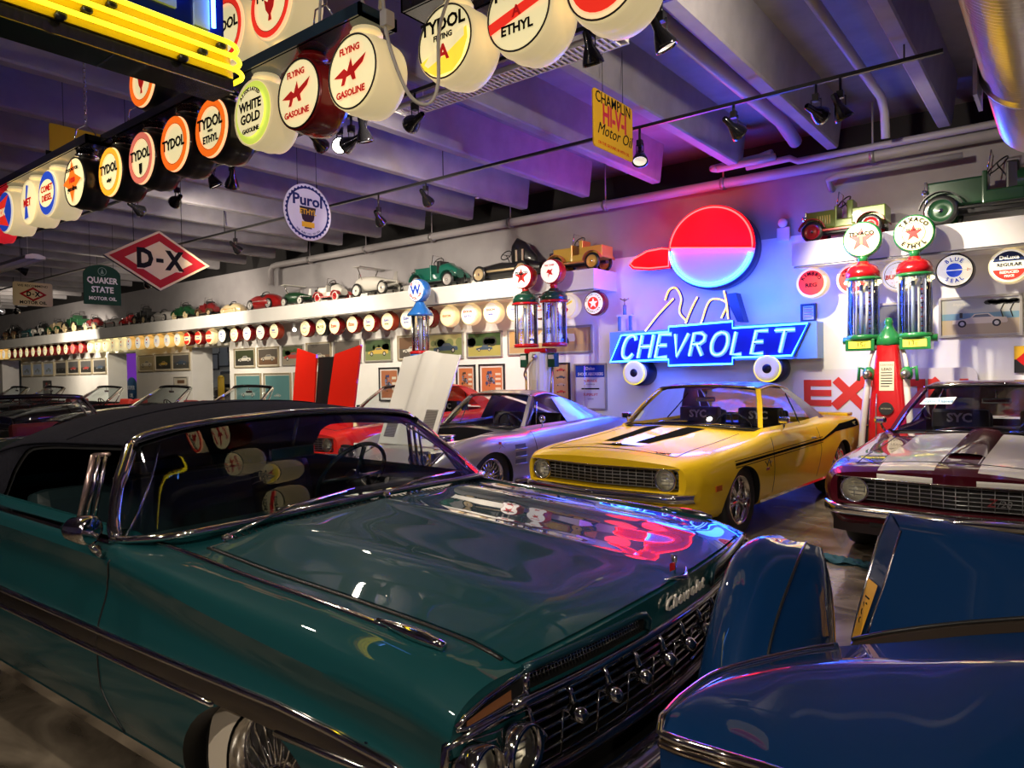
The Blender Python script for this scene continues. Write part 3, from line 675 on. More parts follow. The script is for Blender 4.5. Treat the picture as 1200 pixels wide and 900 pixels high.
    for p in me.polygons:
        q = []
        for i in p.vertices:
            v = me.vertices[i].co; x = v.x*1.0
            f = front(bv, x, .79+v.y*.8, .012+v.z); f = f if -.2 < f.y < .2 else Vector((x, -.09, .8+v.y)); q.append(f)
        b.face(q, mat('script_silver', (.75, .70, .64), .3, .4))
    b.build('script_lettering', None, root)
    for s in (-1, 1):
        wheel(root, s*.80, .84, .345, .345, .205, .2, 'wire', s, .305); wheel(root, s*.80, 4.0, .345, .345, .205, .2, 'wire', s, .305)
    return root
IMP = teal_convertible()
# ---------------------------------------------------------------- pony coupes
def greenhouse(root, A0, A1, roofend, rearbase, roofm, pillm, zc, crown=.035, inner=None, glassm=None, sail=True, frame=None):
    """windscreen, roof, sail panels and rear window; A0/A1 = windscreen base / top half curves from the side in"""
    GL = glassm or glass('car_glass', (.84, .88, .90), .06); CH = frame or chrome()
    full = lambda P: spline(P+[(-x, y, z) for x, y, z in reversed(P[:-1])], 4)
    b0, b1 = full(A0), full(A1)
    glass_panel(root, [[a.lerp(c, t)+Vector((0, -.025*math.sin(PI*t), .01*math.sin(PI*t))) for a, c in zip(b0, b1)] for t in arr(0, 1, 6)], 'windscreen', GL)
    b = MB(); b.tube([p+Vector((0, 0, .004)) for p in b1], .012, CH, 6); b.build('windscreen_header', None, root)
    b = MB(); b.tube(b0, .010, blackgl(), 6); b.build('windscreen_base_trim', None, root)
    r0, r1 = full(roofend), full(rearbase); n = len(b1)
    rows = []
    for t in arr(0, 1, 12):
        rows.append([a.lerp(c, t)+Vector((0, 0, (zc-max(a.z, c.z)+crown)*math.sin(PI*min(1, max(0, t)))*(.55+.45*math.sin(PI*k/(n-1))))) for k, (a, c) in enumerate(zip(b1, r0))])
    b = MB(); b.grid(rows, roofm)
    b.grid([[Vector((p.x*.98, p.y, p.z-.022)) for p in r] for r in rows], black()); b.build('roof', None, root, False)
    glass_panel(root, [[a.lerp(c, t)+Vector((0, .01, .02*math.sin(PI*t))) for a, c in zip(r0, r1)][3:-3] for t in arr(0, 1, 5)], 'rear_window', GL)
    for s in (1, -1):
        e = 0 if s == A0[0][0]/abs(A0[0][0]) else -1
        b = MB(); b.tube([b0[e], b0[e].lerp(b1[e], .5)+Vector((s*.012, -.01, .005)), b1[e]+Vector((0, 0, -.004))], 0, pillm, 6, flat=(.05, .035)); b.build('windscreen_pillar', None, root)
        b = MB(); b.tube([r[e]+Vector((s*.004, 0, -.008)) for r in rows], .012, pillm, 6); b.build('roof_rail', None, root)
        if sail:
            P0 = [rows[k][e] for k in range(8, 13)]; q = r1[e]
            B0 = [Vector((s*(abs(q.x)+.10+.03*(4-k)/4), lerp(q.y-.50, q.y+.02, k/4), q.z-.02)) for k in range(5)]
            b = MB(); b.grid([[lerp(a, c, t)+Vector((s*.015*math.sin(PI*t), 0, 0)) for a, c in zip(P0, B0)] for t in arr(0, 1, 6)], roofm)
            b.grid([[r0[3 if e == 0 else -4].lerp(r1[3 if e == 0 else -4], t), (r0[e]).lerp(B0[4], t)] for t in arr(0, 1, 6)], roofm)
            b.build('sail_panel', None, root)
    return rows
def pony_coupe(PAINT, ROOF, loc, rz, label, stripes, group=None):
    CH = chrome(); INN = mat('black_vinyl', (.012, .012, .014), .45)
    root = thing('sports_coupe', label, 'car', loc, rz, group)
    secs = [
     (.03, [(.52, .37), (.70, .37), (.775, .44), (.805, .53), (.81, .585), (.80, .64), (.765, .685), (.69, .708), (.58, .72), (.36, .735), (.2, .742), (0, .745)]),
     (.14, [(.55, .29), (.78, .29), (.85, .41), (.88, .53), (.882, .59), (.865, .665), (.815, .72), (.715, .742), (.60, .752), (.36, .772), (.2, .78), (0, .783)]),
     (.45, [(.58, .23), (.83, .24), (.895, .38), (.92, .52), (.918, .60), (.90, .69), (.845, .757), (.735, .782), (.62, .79), (.36, .812), (.2, .822), (0, .826)]),
     (.95, [(.60, .21), (.845, .22), (.905, .36), (.93, .52), (.926, .61), (.908, .71), (.857, .785), (.745, .812), (.63, .82), (.36, .845), (.22, .862), (0, .868)]),
     (1.46, [(.60, .21), (.845, .22), (.905, .36), (.925, .52), (.922, .61), (.905, .725), (.862, .82), (.765, .85), (.64, .862), (.36, .885), (.22, .90), (0, .905)]),
     (1.60, [(.60, .21), (.845, .22), (.905, .36), (.922, .52), (.92, .61), (.905, .735), (.866, .835), (.79, .862), (.66, .868), (.36, .885), (.2, .895), (0, .90)]),
     (1.66, [(.60, .21), (.845, .22), (.905, .36), (.922, .52), (.92, .61), (.905, .74), (.868, .84), (.81, .868), (.765, .865), (.72, .45), (.35, .34), (0, .34)]),
     (2.6, [(.60, .21), (.845, .22), (.905, .36), (.925, .52), (.925, .61), (.91, .745), (.87, .845), (.81, .872), (.765, .868), (.72, .45), (.35, .34), (0, .34)]),
     (3.24, [(.60, .21), (.845, .22), (.905, .36), (.935, .53), (.938, .63), (.93, .765), (.89, .86), (.81, .892), (.765, .888), (.72, .45), (.35, .34), (0, .34)]),
     (3.30, [(.60, .21), (.845, .22), (.905, .36), (.935, .53), (.938, .63), (.932, .77), (.893, .862), (.81, .894), (.68, .90), (.40, .91), (.2, .913), (0, .914)]),
     (3.9, [(.58, .23), (.84, .24), (.90, .37), (.93, .53), (.935, .63), (.925, .76), (.885, .85), (.80, .878), (.66, .886), (.4, .893), (.2, .896), (0, .897)]),
     (4.5, [(.52, .30), (.78, .31), (.85, .42), (.88, .55), (.885, .64), (.875, .75), (.845, .825), (.76, .85), (.62, .858), (.4, .866), (.2, .87), (0, .87)]),
     (4.66, [(.48, .36), (.72, .37), (.79, .46), (.82, .57), (.825, .64), (.82, .72), (.80, .80), (.74, .835), (.62, .85), (.4, .862), (.2, .866), (0, .867)]),
     (4.70, [(.46, .38), (.70, .39), (.77, .48), (.80, .58), (.805, .64), (.80, .70), (.77, .75), (.70, .77), (.6, .78), (.4, .79), (.2, .79), (0, .79)])]
    def bow(x, y, z):
        k = max(0, 1-y/.6); return (x, y-.09*(1-min(1, abs(x)/.8))*k**1.5+.035*k**2*max(0, (abs(x)-.6)/.2)**2, z)
    ys = arr(.03, 1.46, 20)+arr(1.66, 3.24, 8)+arr(3.3, 4.66, 9)
    cuts = [cyl_cut(yy, .25, r, a, c, black()) for yy, r in ((.93, .375), (3.66, .38)) for a, c in ((.5, 1.2), (-1.2, -.5))]
    cuts.append(box_cut((-.755, -.3, .495), (.755, .17, .672), PAINT, .03))
    body = car_body(secs, PAINT, INN, (8, 1.63, 3.27), (4,), ys, 3, bow, cuts, 'body', root, 32)
    bv = bvh_of(body); yv = lambda x: -.09*(1-min(1, abs(x)/.8))+.10
    SIL = mat('grille_silver', (.42, .42, .44), .3, .8)
    # grille insert
    b = MB(); b.grid([[(x, yv(x)+.03, z) for x in arr(-.56, .56, 16)] for z in (.505, .665)], mat('grille_dark', (.006, .006, .006), .5)); b.grid([[(x, .155, z) for x in (-.75, .75)] for z in (.495, .675)], mat('grille_dark')); b.build('grille_backing', None, root)
    b = MB()
    for z in arr(.515, .655, 5): b.tube([(x, yv(x), z) for x in arr(-.74, .74, 16)], .0036, SIL, 4)
    for x in arr(-.72, .72, 20): b.tube([(x, yv(x), .508), (x, yv(x), .662)], .003, SIL, 4)
    b.build('grille_bars', None, root)
    b = MB(); b.tube([front(bv, x, .678, .002) for x in arr(-.76, .76, 20)], .005, CH, 6); b.build('grille_trim', None, root)
    for s in (-1, 1): head_lamp(root, s*.635, yv(.635)-.035, .585, .082)
    b = MB(); rows = []
    for x in arr(-.86, .86, 30):
        y0 = yv(x)-.12+max(0, abs(x)-.70)**2*5.5
        rows.append([(x, y0+dy, z) for dy, z in ((.07, .405), (-.005, .41), (-.03, .435), (-.028, .465), (-.005, .482), (.07, .485))])
    b.grid(rows, CH); b.build('bumper', None, root)
    b = MB(); rows = []
    for x in arr(-.80, .80, 24): rows.append([(x, yv(x)-.03+max(0, abs(x)-.7)*.3, z) for z in (.405, .27)])
    b.grid(rows, PAINT if stripes is yellow_marks else mat('valance_dark', (.012, .004, .006), .5)); 
    b.build('valance', None, root)
    for s in (-.42, 0, .42):
        b = MB(); f = yv(s)-.045; b.box((s-.11, f, .33), (s+.11, f+.02, .385), black(), None, .006); b.build('air_slot', None, root)
    b = MB()
    for s in (-1, 1): b.tube([top(bv, s*.655, y, .0) for y in arr(.20, 1.42, 20)], .004, black(), 5)
    b.tube([top(bv, x, .19, 0) for x in arr(-.66, .66, 14)], .005, black(), 5); b.build('hood_seam', None, root)
    for s in (-1, 1):
        b = MB(); seam(bv, [(1.62, .82), (1.60, .6), (1.60, .30)], b, black(), 'side', s, .0035); b.build('door_seam', None, root)
        b = MB(); seam(bv, [(2.86, .83), (2.90, .6), (2.84, .30)], b, black(), 'side', s, .0035); b.build('door_seam', None, root)
        b = MB(); p = side(bv, 2.68, .735, s, .012); b.tube([p+Vector((0, -.08, 0)), p+Vector((s*.02, 0, 0)), p+Vector((0, .06, 0))], .009, CH, 6); b.build('door_handle', None, root)
        b = MB(); p = side(bv, .42, .50, s, .004); b.box((p.x-.004, .36, .475), (p.x+.004, .47, .52), mat('marker_amber', (.5, .10, .01), .2, 0, .5)); b.build('side_marker', None, root)
        b = MB(); b.tube([side(bv, y, .25, s, .003) for y in arr(1.35, 3.25, 14)], 0, CH, 6, flat=(.008, .03)); b.build('rocker_trim', None, root)
        g = bpy.data.objects.new('door_mirror', None); COL.objects.link(g); g.parent = root
        b = MB(); b.box((s*.90-.05, 1.88, .935), (s*.90+.05, 1.95, .995), CH, None, .018); b.build('mirror_shell', None, g)
        b = MB(); b.tube([(s*.90, 1.92, .94), (s*.885, 1.93, .89), (s*.86, 1.93, .862)], .011, CH, 6); b.build('mirror_foot', None, g)
    for x0, y0, x1, y1 in ((-.45, 1.50, .05, 1.545), (.15, 1.49, .60, 1.57)):
        b = MB(); b.tube([top(bv, x0, y0, .02), top(bv, (x0+x1)/2, (y0+y1)/2, .05), top(bv, x1, y1, .05)], .006, CH, 5); b.build('wiper', None, root)
    greenhouse(root, [(.745, 1.70, .885), (.70, 1.60, .895), (.45, 1.505, .908), (0, 1.46, .915)], [(.565, 2.10, 1.255), (.53, 2.085, 1.272), (.30, 2.06, 1.29), (0, 2.05, 1.298)],
      [(.545, 2.96, 1.24), (.50, 2.98, 1.255), (.3, 3.0, 1.275), (0, 3.01, 1.28)], [(.66, 3.50, .915), (.60, 3.54, .92), (.35, 3.58, .925), (0, 3.60, .928)], ROOF, PAINT, 1.315, .02)
    for s in (-1, 1):
        b = MB(); b.tube([(s*.80, 2.62, .87), (s*.70, 2.72, 1.02), (s*.585, 2.80, 1.19)], .008, blackgl(), 6); b.build('window_edge', None, root)
    b = MB(); b.box((-.72, 1.62, .66), (.72, 1.86, .88), INN, None, .05); b.build('dashboard', None, root)
    steering(root, .36, 1.98, .86, .185, blackgl(), .5)
    for s in (-.36, .36): seat(root, s, 2.4, .38, .5, INN, .52, 'bucket_seat')
    for s in (-.36, .36):
        b = MB(); b.box((s-.24, 2.60, .84), (s+.24, 2.72, 1.04), INN, None, .03); b.text('SYC', .12, white(), T(s, 2.594, .955) @ FACE, .003, 0, .03); b.build('headrest', None, root)
    b = MB(); b.box((-.6, 3.0, .4), (.6, 3.25, .85), INN, None, .06); b.build('rear_bench', None, root)
    b = MB(); b.box((-.11, 2.06, 1.125), (.11, 2.085, 1.175), CH, None, .012); b.tube([(0, 2.07, 1.17), (0, 2.09, 1.235)], .008, CH, 6); b.build('rear_view_mirror', None, root)
    b = MB(); b.box((-.74, 4.48, .845), (.74, 4.70, .888), PAINT, None, .015); b.build('rear_spoiler', None, root)
    b = MB(); b.box((-.84, 4.68, .47), (.84, 4.75, .56), CH, None, .025); b.build('rear_bumper', None, root)
    for s in (-1, 1):
        for yy in (.93, 3.66): wheel(root, s*.775, yy, .325, .325, .212, .21, 'rally', s)
    # markings
    ST = stripes(root, bv) if stripes else None
    return root
def yellow_marks(root, bv):
    K = mat('stripe_black', (.008, .008, .009), .85, spec=0)
    for s in (-1, 1):
        b = MB(); strip_top(bv, [(s*.17, .47), (s*.21, 1.0), (s*.23, 1.40)], [.13, .17, .19], K, b, .003, 10); b.build('hood_stripe', None, root)
        b = MB(); strip_side(bv, [(.74, .655), (2.0, .672), (2.95, .69)], .022, K, b, s); strip_side(bv, [(.74, .684), (2.0, .701), (2.95, .72)], .006, K, b, s); strip_side(bv, [(.74, .627), (2.0, .643), (2.95, .66)], .006, K, b, s); strip_side(bv, [(.74, .628), (.752, .684)], .006, K, b, s, n=2)
        strip_side(bv, [(2.95, .69), (3.35, .765), (3.55, .785), (4.42, .79)], [.02, .04, .075, .085], K, b, s, .003, 8, 4); b.build('side_stripe', None, root)
        b = MB(); p = side(bv, 4.15, .785, s, .005); b.text('SS 396' if 0 else 'SYC', .06, mat('badge_gold', (.55, .42, .1), .3, .8), T(*p) @ RZ(s*PI/2) @ FACE, .002); b.build('quarter_badge', None, root)
        b = MB(); p = side(bv, 1.42, .60, s, .006)
        for dy, dz in ((-.06, .02), (-.02, -.03), (.03, .04), (.05, -.01)): b.tube([p+Vector((0, dy, dz)), p+Vector((0, dy+.05, -dz))], .004, blackgl(), 5)
        b.box((p.x-.004, 1.37, .535), (p.x+.006, 1.45, .56), chrome()); b.build('fender_badge', None, root)
    b = MB(); strip_top(bv, [(-.26, .34), (0, .30)], [.0, .05], K, b, .003, 6); strip_top(bv, [(0, .30), (.26, .34)], [.05, 0], K, b, .003, 6)
    for u in arr(-.26, .26, 12):
        pass
    b.grid([[top(bv, u, .335-.05*(1-abs(u)/.27), .003), top(bv, u, .335+.02*(1-abs(u)/.27), .003)] for u in arr(-.27, .27, 16)], K)
    b.build('nose_chevron', None, root)
    b = MB(); p = top(bv, 0, .32, .012); b.tube([p+Vector((-.05, 0, 0)), p, p+Vector((.05, 0, 0))], [.004, .012, .004], chrome(), 6); b.build('nose_badge', None, root)
    b = MB(); p = top(bv, .50, .22, .004); b.text('Camaro', .055, blackgl(), T(*p) @ RX(.3), .002, .3); b.build('hood_script', None, root)
    b = MB(); b.face([(-.66, 1.70, .93), (-.60, 1.685, .935), (-.585, 1.79, 1.03), (-.625, 1.80, 1.03)], white()); b.build('screen_sticker', None, root)
def maroon_marks(root, bv):
    Wm = mat('stripe_white', (.80, .78, .72), .25, 0, .8)
    for s in (-1, 1):
        b = MB(); strip_top(bv, [(s*.30, .20), (s*.305, .8), (s*.30, 1.44)], [.36, .37, .36], Wm, b, .004, 10, 8); b.build('hood_stripe', None, root)
        b = MB(); b.grid([[front(bv, s*u, z, .004) for z in (.683, .70, .715)]+[top(bv, s*u, y, .004) for y in (.03, .06, .10, .14, .178)] for u in arr(.125, .475, 8)], Wm); b.build('nose_stripe', None, root)
        b = MB(); strip_top(bv, [(s*.30, 3.62), (s*.30, 4.6)], .36, Wm, b, .003, 6); b.build('deck_stripe', None, root)
        b = MB()
        for e in (.105, .49): strip_top(bv, [(s*e, .20), (s*e, 1.44)], .008, Wm, b, .0035, 10, 1)
        b.build('stripe_pinline', None, root)
    # raised cowl hood between the stripes
    b = MB(); b.grid([[Vector((x, y, top(bv, x, y).z+h)) for x, h in ((-.12, .004), (-.09, .02+.02*(y-.4)), (0, .024+.03*(y-.4)), (.09, .02+.02*(y-.4)), (.12, .004))] for y in arr(.42, 1.40, 12)], body_mat(root)); b.build('cowl_scoop', None, root)
    b = MB(); y0 = -.02; b.text('Z', .075, mat('badge_red', (.35, .05, .06), .3, .3), T(.20, -.012, .578) @ FACE @ RZ(0), .004, .3); b.text('/28', .06, mat('grille_silver'), T(.27, -.006, .575) @ FACE, .004, .2); b.build('grille_badge', None, root)
    b = MB(); b.face([(-.56, 1.85, 1.12), (-.30, 1.815, 1.13), (-.27, 1.865, 1.19), (-.52, 1.905, 1.175)], mat('sticker_white', (.75, .78, .8), .4)); b.text('Dyno Tested', .045, mat('sticker_blue', (.05, .3, .55), .4), T(-.41, 1.845, 1.155) @ RZ(-.13) @ RX(1.0), .001); b.build('screen_sticker', None, root)
def body_mat(root): return [c for c in root.children if c.name.startswith('body')][0].data.materials[0]
YEL = mat('yellow_paint', (.82, .53, .012), .45, 0, .6, spec=.1); MAR = mat('maroon_paint', (.065, .0025, .009), .4, 0, 1., spec=.1); VIN = mat('black_vinyl_roof', (.02, .018, .018), .35, 0, .3)
CAM_Y = pony_coupe(YEL, VIN, (-3.20, 5.22, 0), math.radians(-3.2), 'yellow coupe with black vinyl roof and two black hood stripes', yellow_marks)
CAM_M = pony_coupe(MAR, MAR, (-.60, 5.50, 0), math.radians(-2.5), 'maroon coupe with two broad white hood stripes', maroon_marks)
RED = mat('red_paint', (.78, .022, .010), .4, 0, 1., spec=.1)
# red car behind the teal convertible
RED_B = pony_coupe(RED, RED, (-8.12, 5.6, 0), math.radians(1), 'red coupe with its two-panel red hood raised upright', None)
b = MB()
for q in (-1, 1):
    P8 = [Vector(p) for p in ((q*.13, .40, .80), (q*.66, .42, .78), (q*(.66 if q < 0 else .72), .56, 1.88), (q*.20, .54, 1.77), (q*.13, .43, .80), (q*.66, .45, .78), (q*(.66 if q < 0 else .72), .59, 1.88), (q*.20, .57, 1.77))]
    b.mesh(P8, [(0, 1, 2, 3), (7, 6, 5, 4), (0, 4, 5, 1), (1, 5, 6, 2), (2, 6, 7, 3), (3, 7, 4, 0)], RED, None, False)
b.mesh([(-.15, .44, .80), (.15, .44, .80), (.22, .60, 1.74), (-.22, .60, 1.74)], [(0, 1, 2, 3)], black(), None, False)
b.build('raised_hood', None, RED_B)

# ---------------------------------------------------------------- silver fastback with its hood up
def silver_fastback():
    P = mat('silver_paint', (.46, .43, .45), .3, .55, 1.); CH = chrome(); INN = mat('black_vinyl')
    root = thing('sports_car', 'silver fastback sports car with its front hood raised', 'car', (-5.84, 5.1, 0), math.radians(-.6))
    secs = [
     (.02, [(.5, .34), (.66, .36), (.725, .43), (.745, .485), (.745, .50), (.735, .515), (.70, .53), (.60, .54), (.5, .545), (.3, .55), (.15, .55), (0, .55)]),
     (.35, [(.52, .25), (.77, .27), (.825, .40), (.85, .53), (.85, .555), (.825, .64), (.77, .69), (.66, .695), (.52, .665), (.36, .67), (.15, .685), (0, .69)]),
     (.85, [(.54, .20), (.80, .21), (.862, .36), (.885, .555), (.885, .58), (.86, .70), (.795, .78), (.68, .785), (.54, .735), (.36, .74), (.15, .755), (0, .76)]),
     (1.5, [(.56, .18), (.80, .19), (.86, .36), (.875, .57), (.875, .60), (.85, .70), (.80, .765), (.70, .79), (.56, .785), (.36, .80), (.15, .815), (0, .82)]),
     (1.56, [(.56, .18), (.80, .19), (.86, .36), (.872, .57), (.872, .60), (.85, .705), (.805, .775), (.75, .80), (.69, .795), (.64, .4), (.3, .30), (0, .30)]),
     (2.70, [(.56, .18), (.80, .19), (.86, .36), (.872, .57), (.872, .60), (.855, .72), (.81, .80), (.75, .825), (.69, .82), (.64, .4), (.3, .30), (0, .30)]),
     (2.78, [(.56, .18), (.80, .19), (.86, .36), (.876, .57), (.876, .60), (.858, .725), (.812, .81), (.74, .84), (.60, .85), (.36, .86), (.15, .86), (0, .86)]),
     (3.4, [(.54, .20), (.80, .21), (.86, .36), (.885, .57), (.885, .60), (.865, .74), (.80, .835), (.69, .85), (.55, .85), (.36, .855), (.15, .86), (0, .86)]),
     (4.1, [(.5, .26), (.74, .28), (.81, .40), (.84, .57), (.84, .60), (.82, .69), (.75, .755), (.65, .77), (.52, .775), (.36, .78), (.15, .78), (0, .78)]),
     (4.42, [(.4, .36), (.62, .38), (.70, .46), (.73, .57), (.73, .60), (.71, .63), (.66, .66), (.58, .67), (.48, .675), (.3, .68), (.15, .68), (0, .68)])]
    ys = arr(.02, 1.5, 18)+arr(1.6, 2.7, 5)+arr(2.78, 4.42, 10)
    cuts = [cyl_cut(yy, .24, r, a, c, black()) for yy, r in ((.86, .37), (3.35, .37)) for a, c in ((.45, 1.2), (-1.2, -.45))]
    cuts.append(box_cut((-.46, .42, .45), (.46, 1.36, 1.2), black())); cuts += [box_cut((s*.58-.15, -.1, .53), (s*.58+.15, .30, .8), black()) for s in (-1, 1)]
    body = car_body(secs, P, INN, (8, 1.53, 2.74), (3, 4), ys, 3, None, cuts, 'body', root, 30); bv = bvh_of(body)
    for s in (-1, 1):
        b = MB(); b.box((s*.58-.14, .02, .50), (s*.58+.14, .26, .69), CH, None, .03); b.build('headlight_pod', None, root)
        for dx in (-.068, .068): head_lamp(root, s*.58+dx, .01, .595, .058)
        for k in range(3):
            b = MB(); z = .60-.085*k; p = [side(bv, 1.24+dy, z+dz, s, .002) for dy, dz in ((0, 0), (.20, 0), (.20, .055), (0, .055))]; b.face(p, mat('gill_shadow', (.10, .095, .10), .5))
            b.tube([p[0]+Vector((s*.004, 0, 0)), p[1]+Vector((s*.012, 0, 0))], .007, P, 5); b.build('side_gill', None, root)
        b = MB(); p = side(bv, 1.0, .665, s, .006)
        for dy in (-.05, .05): b.tube([p+Vector((0, -dy, -.03)), p+Vector((0, dy, .04))], .004, CH, 4)
        b.face([p+Vector((s*.004, y, z)) for y, z in ((-.06, .02), (-.01, .015), (-.01, .045), (-.06, .05))], redink()); b.build('fender_emblem', None, root)
        b = MB(); seam(bv, [(1.62, .78), (1.66, .55), (1.62, .26)], b, black(), 'side', s, .0035); b.build('door_seam', None, root)
        b = MB(); b.tube([side(bv, y, .235, s, .01) for y in arr(1.28, 2.95, 8)], .028, mat('side_pipe', (.45, .44, .44), .25, 1.), 8); b.build('side_pipe', None, root)
        for yy in (.86, 3.35): wheel(root, s*.74, yy, .325, .325, .205, .2, 'fins', s)
    b = MB(); b.ball((.86, 1.78, .915), .045, CH, (1, .6, 1)); b.tube([(.86, 1.78, .88), (.85, 1.79, .83), (.82, 1.80, .80)], .008, CH, 6); b.build('door_mirror', None, root)
    for x0, x1 in ((-.45, .02), (.05, .5)):
        b = MB(); b.tube([(x0, 1.44, .83), (x1, 1.56, .865)], .006, blackgl(), 5); b.build('wiper', None, root)
    rows = greenhouse(root, [(.66, 1.66, .815), (.60, 1.56, .825), (.40, 1.46, .835), (0, 1.42, .84)], [(.51, 2.02, 1.165), (.46, 2.0, 1.185), (.26, 1.98, 1.20), (0, 1.97, 1.205)],
      [(.50, 2.62, 1.155), (.45, 2.62, 1.18), (.26, 2.64, 1.20), (0, 2.65, 1.205)], [(.46, 3.75, .835), (.38, 3.8, .84), (.2, 3.84, .845), (0, 3.86, .85)], P, P, 1.23, .02, sail=False)
    for s in (-1, 1):
        b = MB(); g = [[(s*.50, 2.45, 1.165), (s*.505, 2.62, 1.155), (s*.49, 3.05, 1.05), (s*.46, 3.78, .838)], [(s*.62, 2.46, 1.0), (s*.64, 2.75, .98), (s*.62, 3.15, .92), (s*.52, 3.8, .82)], [(s*.745, 2.48, .83), (s*.74, 2.85, .845), (s*.70, 3.3, .85), (s*.60, 3.82, .80)]]
        b.grid([spline([r[k] for r in g], 4) for k in range(4)], P); b.build('rear_quarter', None, root)
        b = MB(); b.tube([(s*.66, 1.72, .815), (s*.60, 1.93, 1.0), (s*.525, 2.06, 1.165)], 0, CH, 6, flat=(.03, .03)); b.tube([(s*.64, 1.95, .82), (s*.57, 2.06, 1.10)], .008, CH, 5); b.build('vent_frame', None, root)
    b = MB(); b.grid([[Vector(p).lerp(Vector(q), t)+Vector((0, 0, .025*math.sin(PI*t))) for p, q in zip([(.30, 2.66, 1.20), (.05, 2.67, 1.21), (-.05, 2.67, 1.21), (-.30, 2.66, 1.20)], [(.26, 3.7, .86), (.04, 3.72, .865), (-.04, 3.72, .865), (-.26, 3.7, .86)])] for t in arr(0, 1, 8)], P); b.build('roof_spine', None, root)
    # engine
    g = bpy.data.objects.new('engine', None); COL.objects.link(g); g.parent = root
    b = MB(); b.box((-.25, .55, .46), (.25, 1.2, .62), mat('engine_block', (.10, .08, .06), .5, .5), None, .04)
    for s in (-1, 1): b.box((s*.24-.08, .6, .60), (s*.24+.08, 1.15, .70), CH, None, .03)
    b.tube([(-.3, .5, .62), (-.15, .46, .70), (.2, .47, .69)], .03, black(), 8); b.tube([(.3, .6, .6), (.38, .9, .68), (.3, 1.25, .70)], .02, black(), 8); b.box((.3, .5, .5), (.44, .75, .68), mat('battery_tan', (.35, .28, .22), .5), None, .02); b.build('engine_block', None, g)
    b = MB(); b.lathe([(.001, .0), (.20, .0), (.205, .05), (.18, .06), (.001, .065)], CH, T(0, .9, .70), 28); b.build('air_cleaner', None, g)
    # raised hood, hinged at the nose
    M = T(0, .36, .69) @ RX(math.radians(66)); b = MB(); WH = mat('silver_hood_lit', (.74, .73, .69), .4, 0, .8)  # body's silver painted near white, as it looks in bright light
    f = lambda x, t: .012+.05*math.exp(-((abs(x))/.13)**4)*min(1, t*3)
    b.grid([[M @ Vector((x*(.95+.05*t), t*1.08+.05*(1-abs(x)/.47)*(1 if t == 1 else 0), f(x, t))) for x in arr(-.46, .46, 40)] for t in arr(0, 1, 12)], WH); b.grid([[M @ Vector((x*(.95+.05*t), t*1.08, -.01)) for x in arr(-.46, .46, 6)] for t in arr(0, 1, 4)], mat('hood_underside', (.2, .2, .2), .6))
    b.tube([M @ Vector(p) for p in ((-.437, 0, 0), (.437, 0, 0), (.46, 1.08, 0), (-.46, 1.08, 0))], .012, WH, 6, True); h = b.build('raised_hood', None, root, False)
    for s in (-1, 1):
        b = MB(); b.box((s*.29-.09, .08, .008), (s*.29+.09, .42, .016), mat('vent_backing', (.25, .24, .22), .5), M)
        for k in range(22): b.box((s*.29-.085, .09+k*.0148, .014), (s*.29+.085, .095+k*.0148, .022), mat('vent_silver', (.6, .58, .55), .3, .6), M)
        b.build('hood_vent', None, h)
    b = MB(); b.box((-.62, 1.5, .6), (.62, 1.75, .80), INN, None, .04); b.build('dashboard', None, root)
    steering(root, .33, 1.86, .80, .19, blackgl(), .5)
    for s in (-.33, .33): seat(root, s, 2.25, .30, .5, INN, .52, 'bucket_seat')
    b = MB(); b.tube([(.48, 3.3, .85), (.48, 3.31, 1.55)], .003, CH, 5); b.build('aerial', None, root)
    return root
VET = silver_fastback()

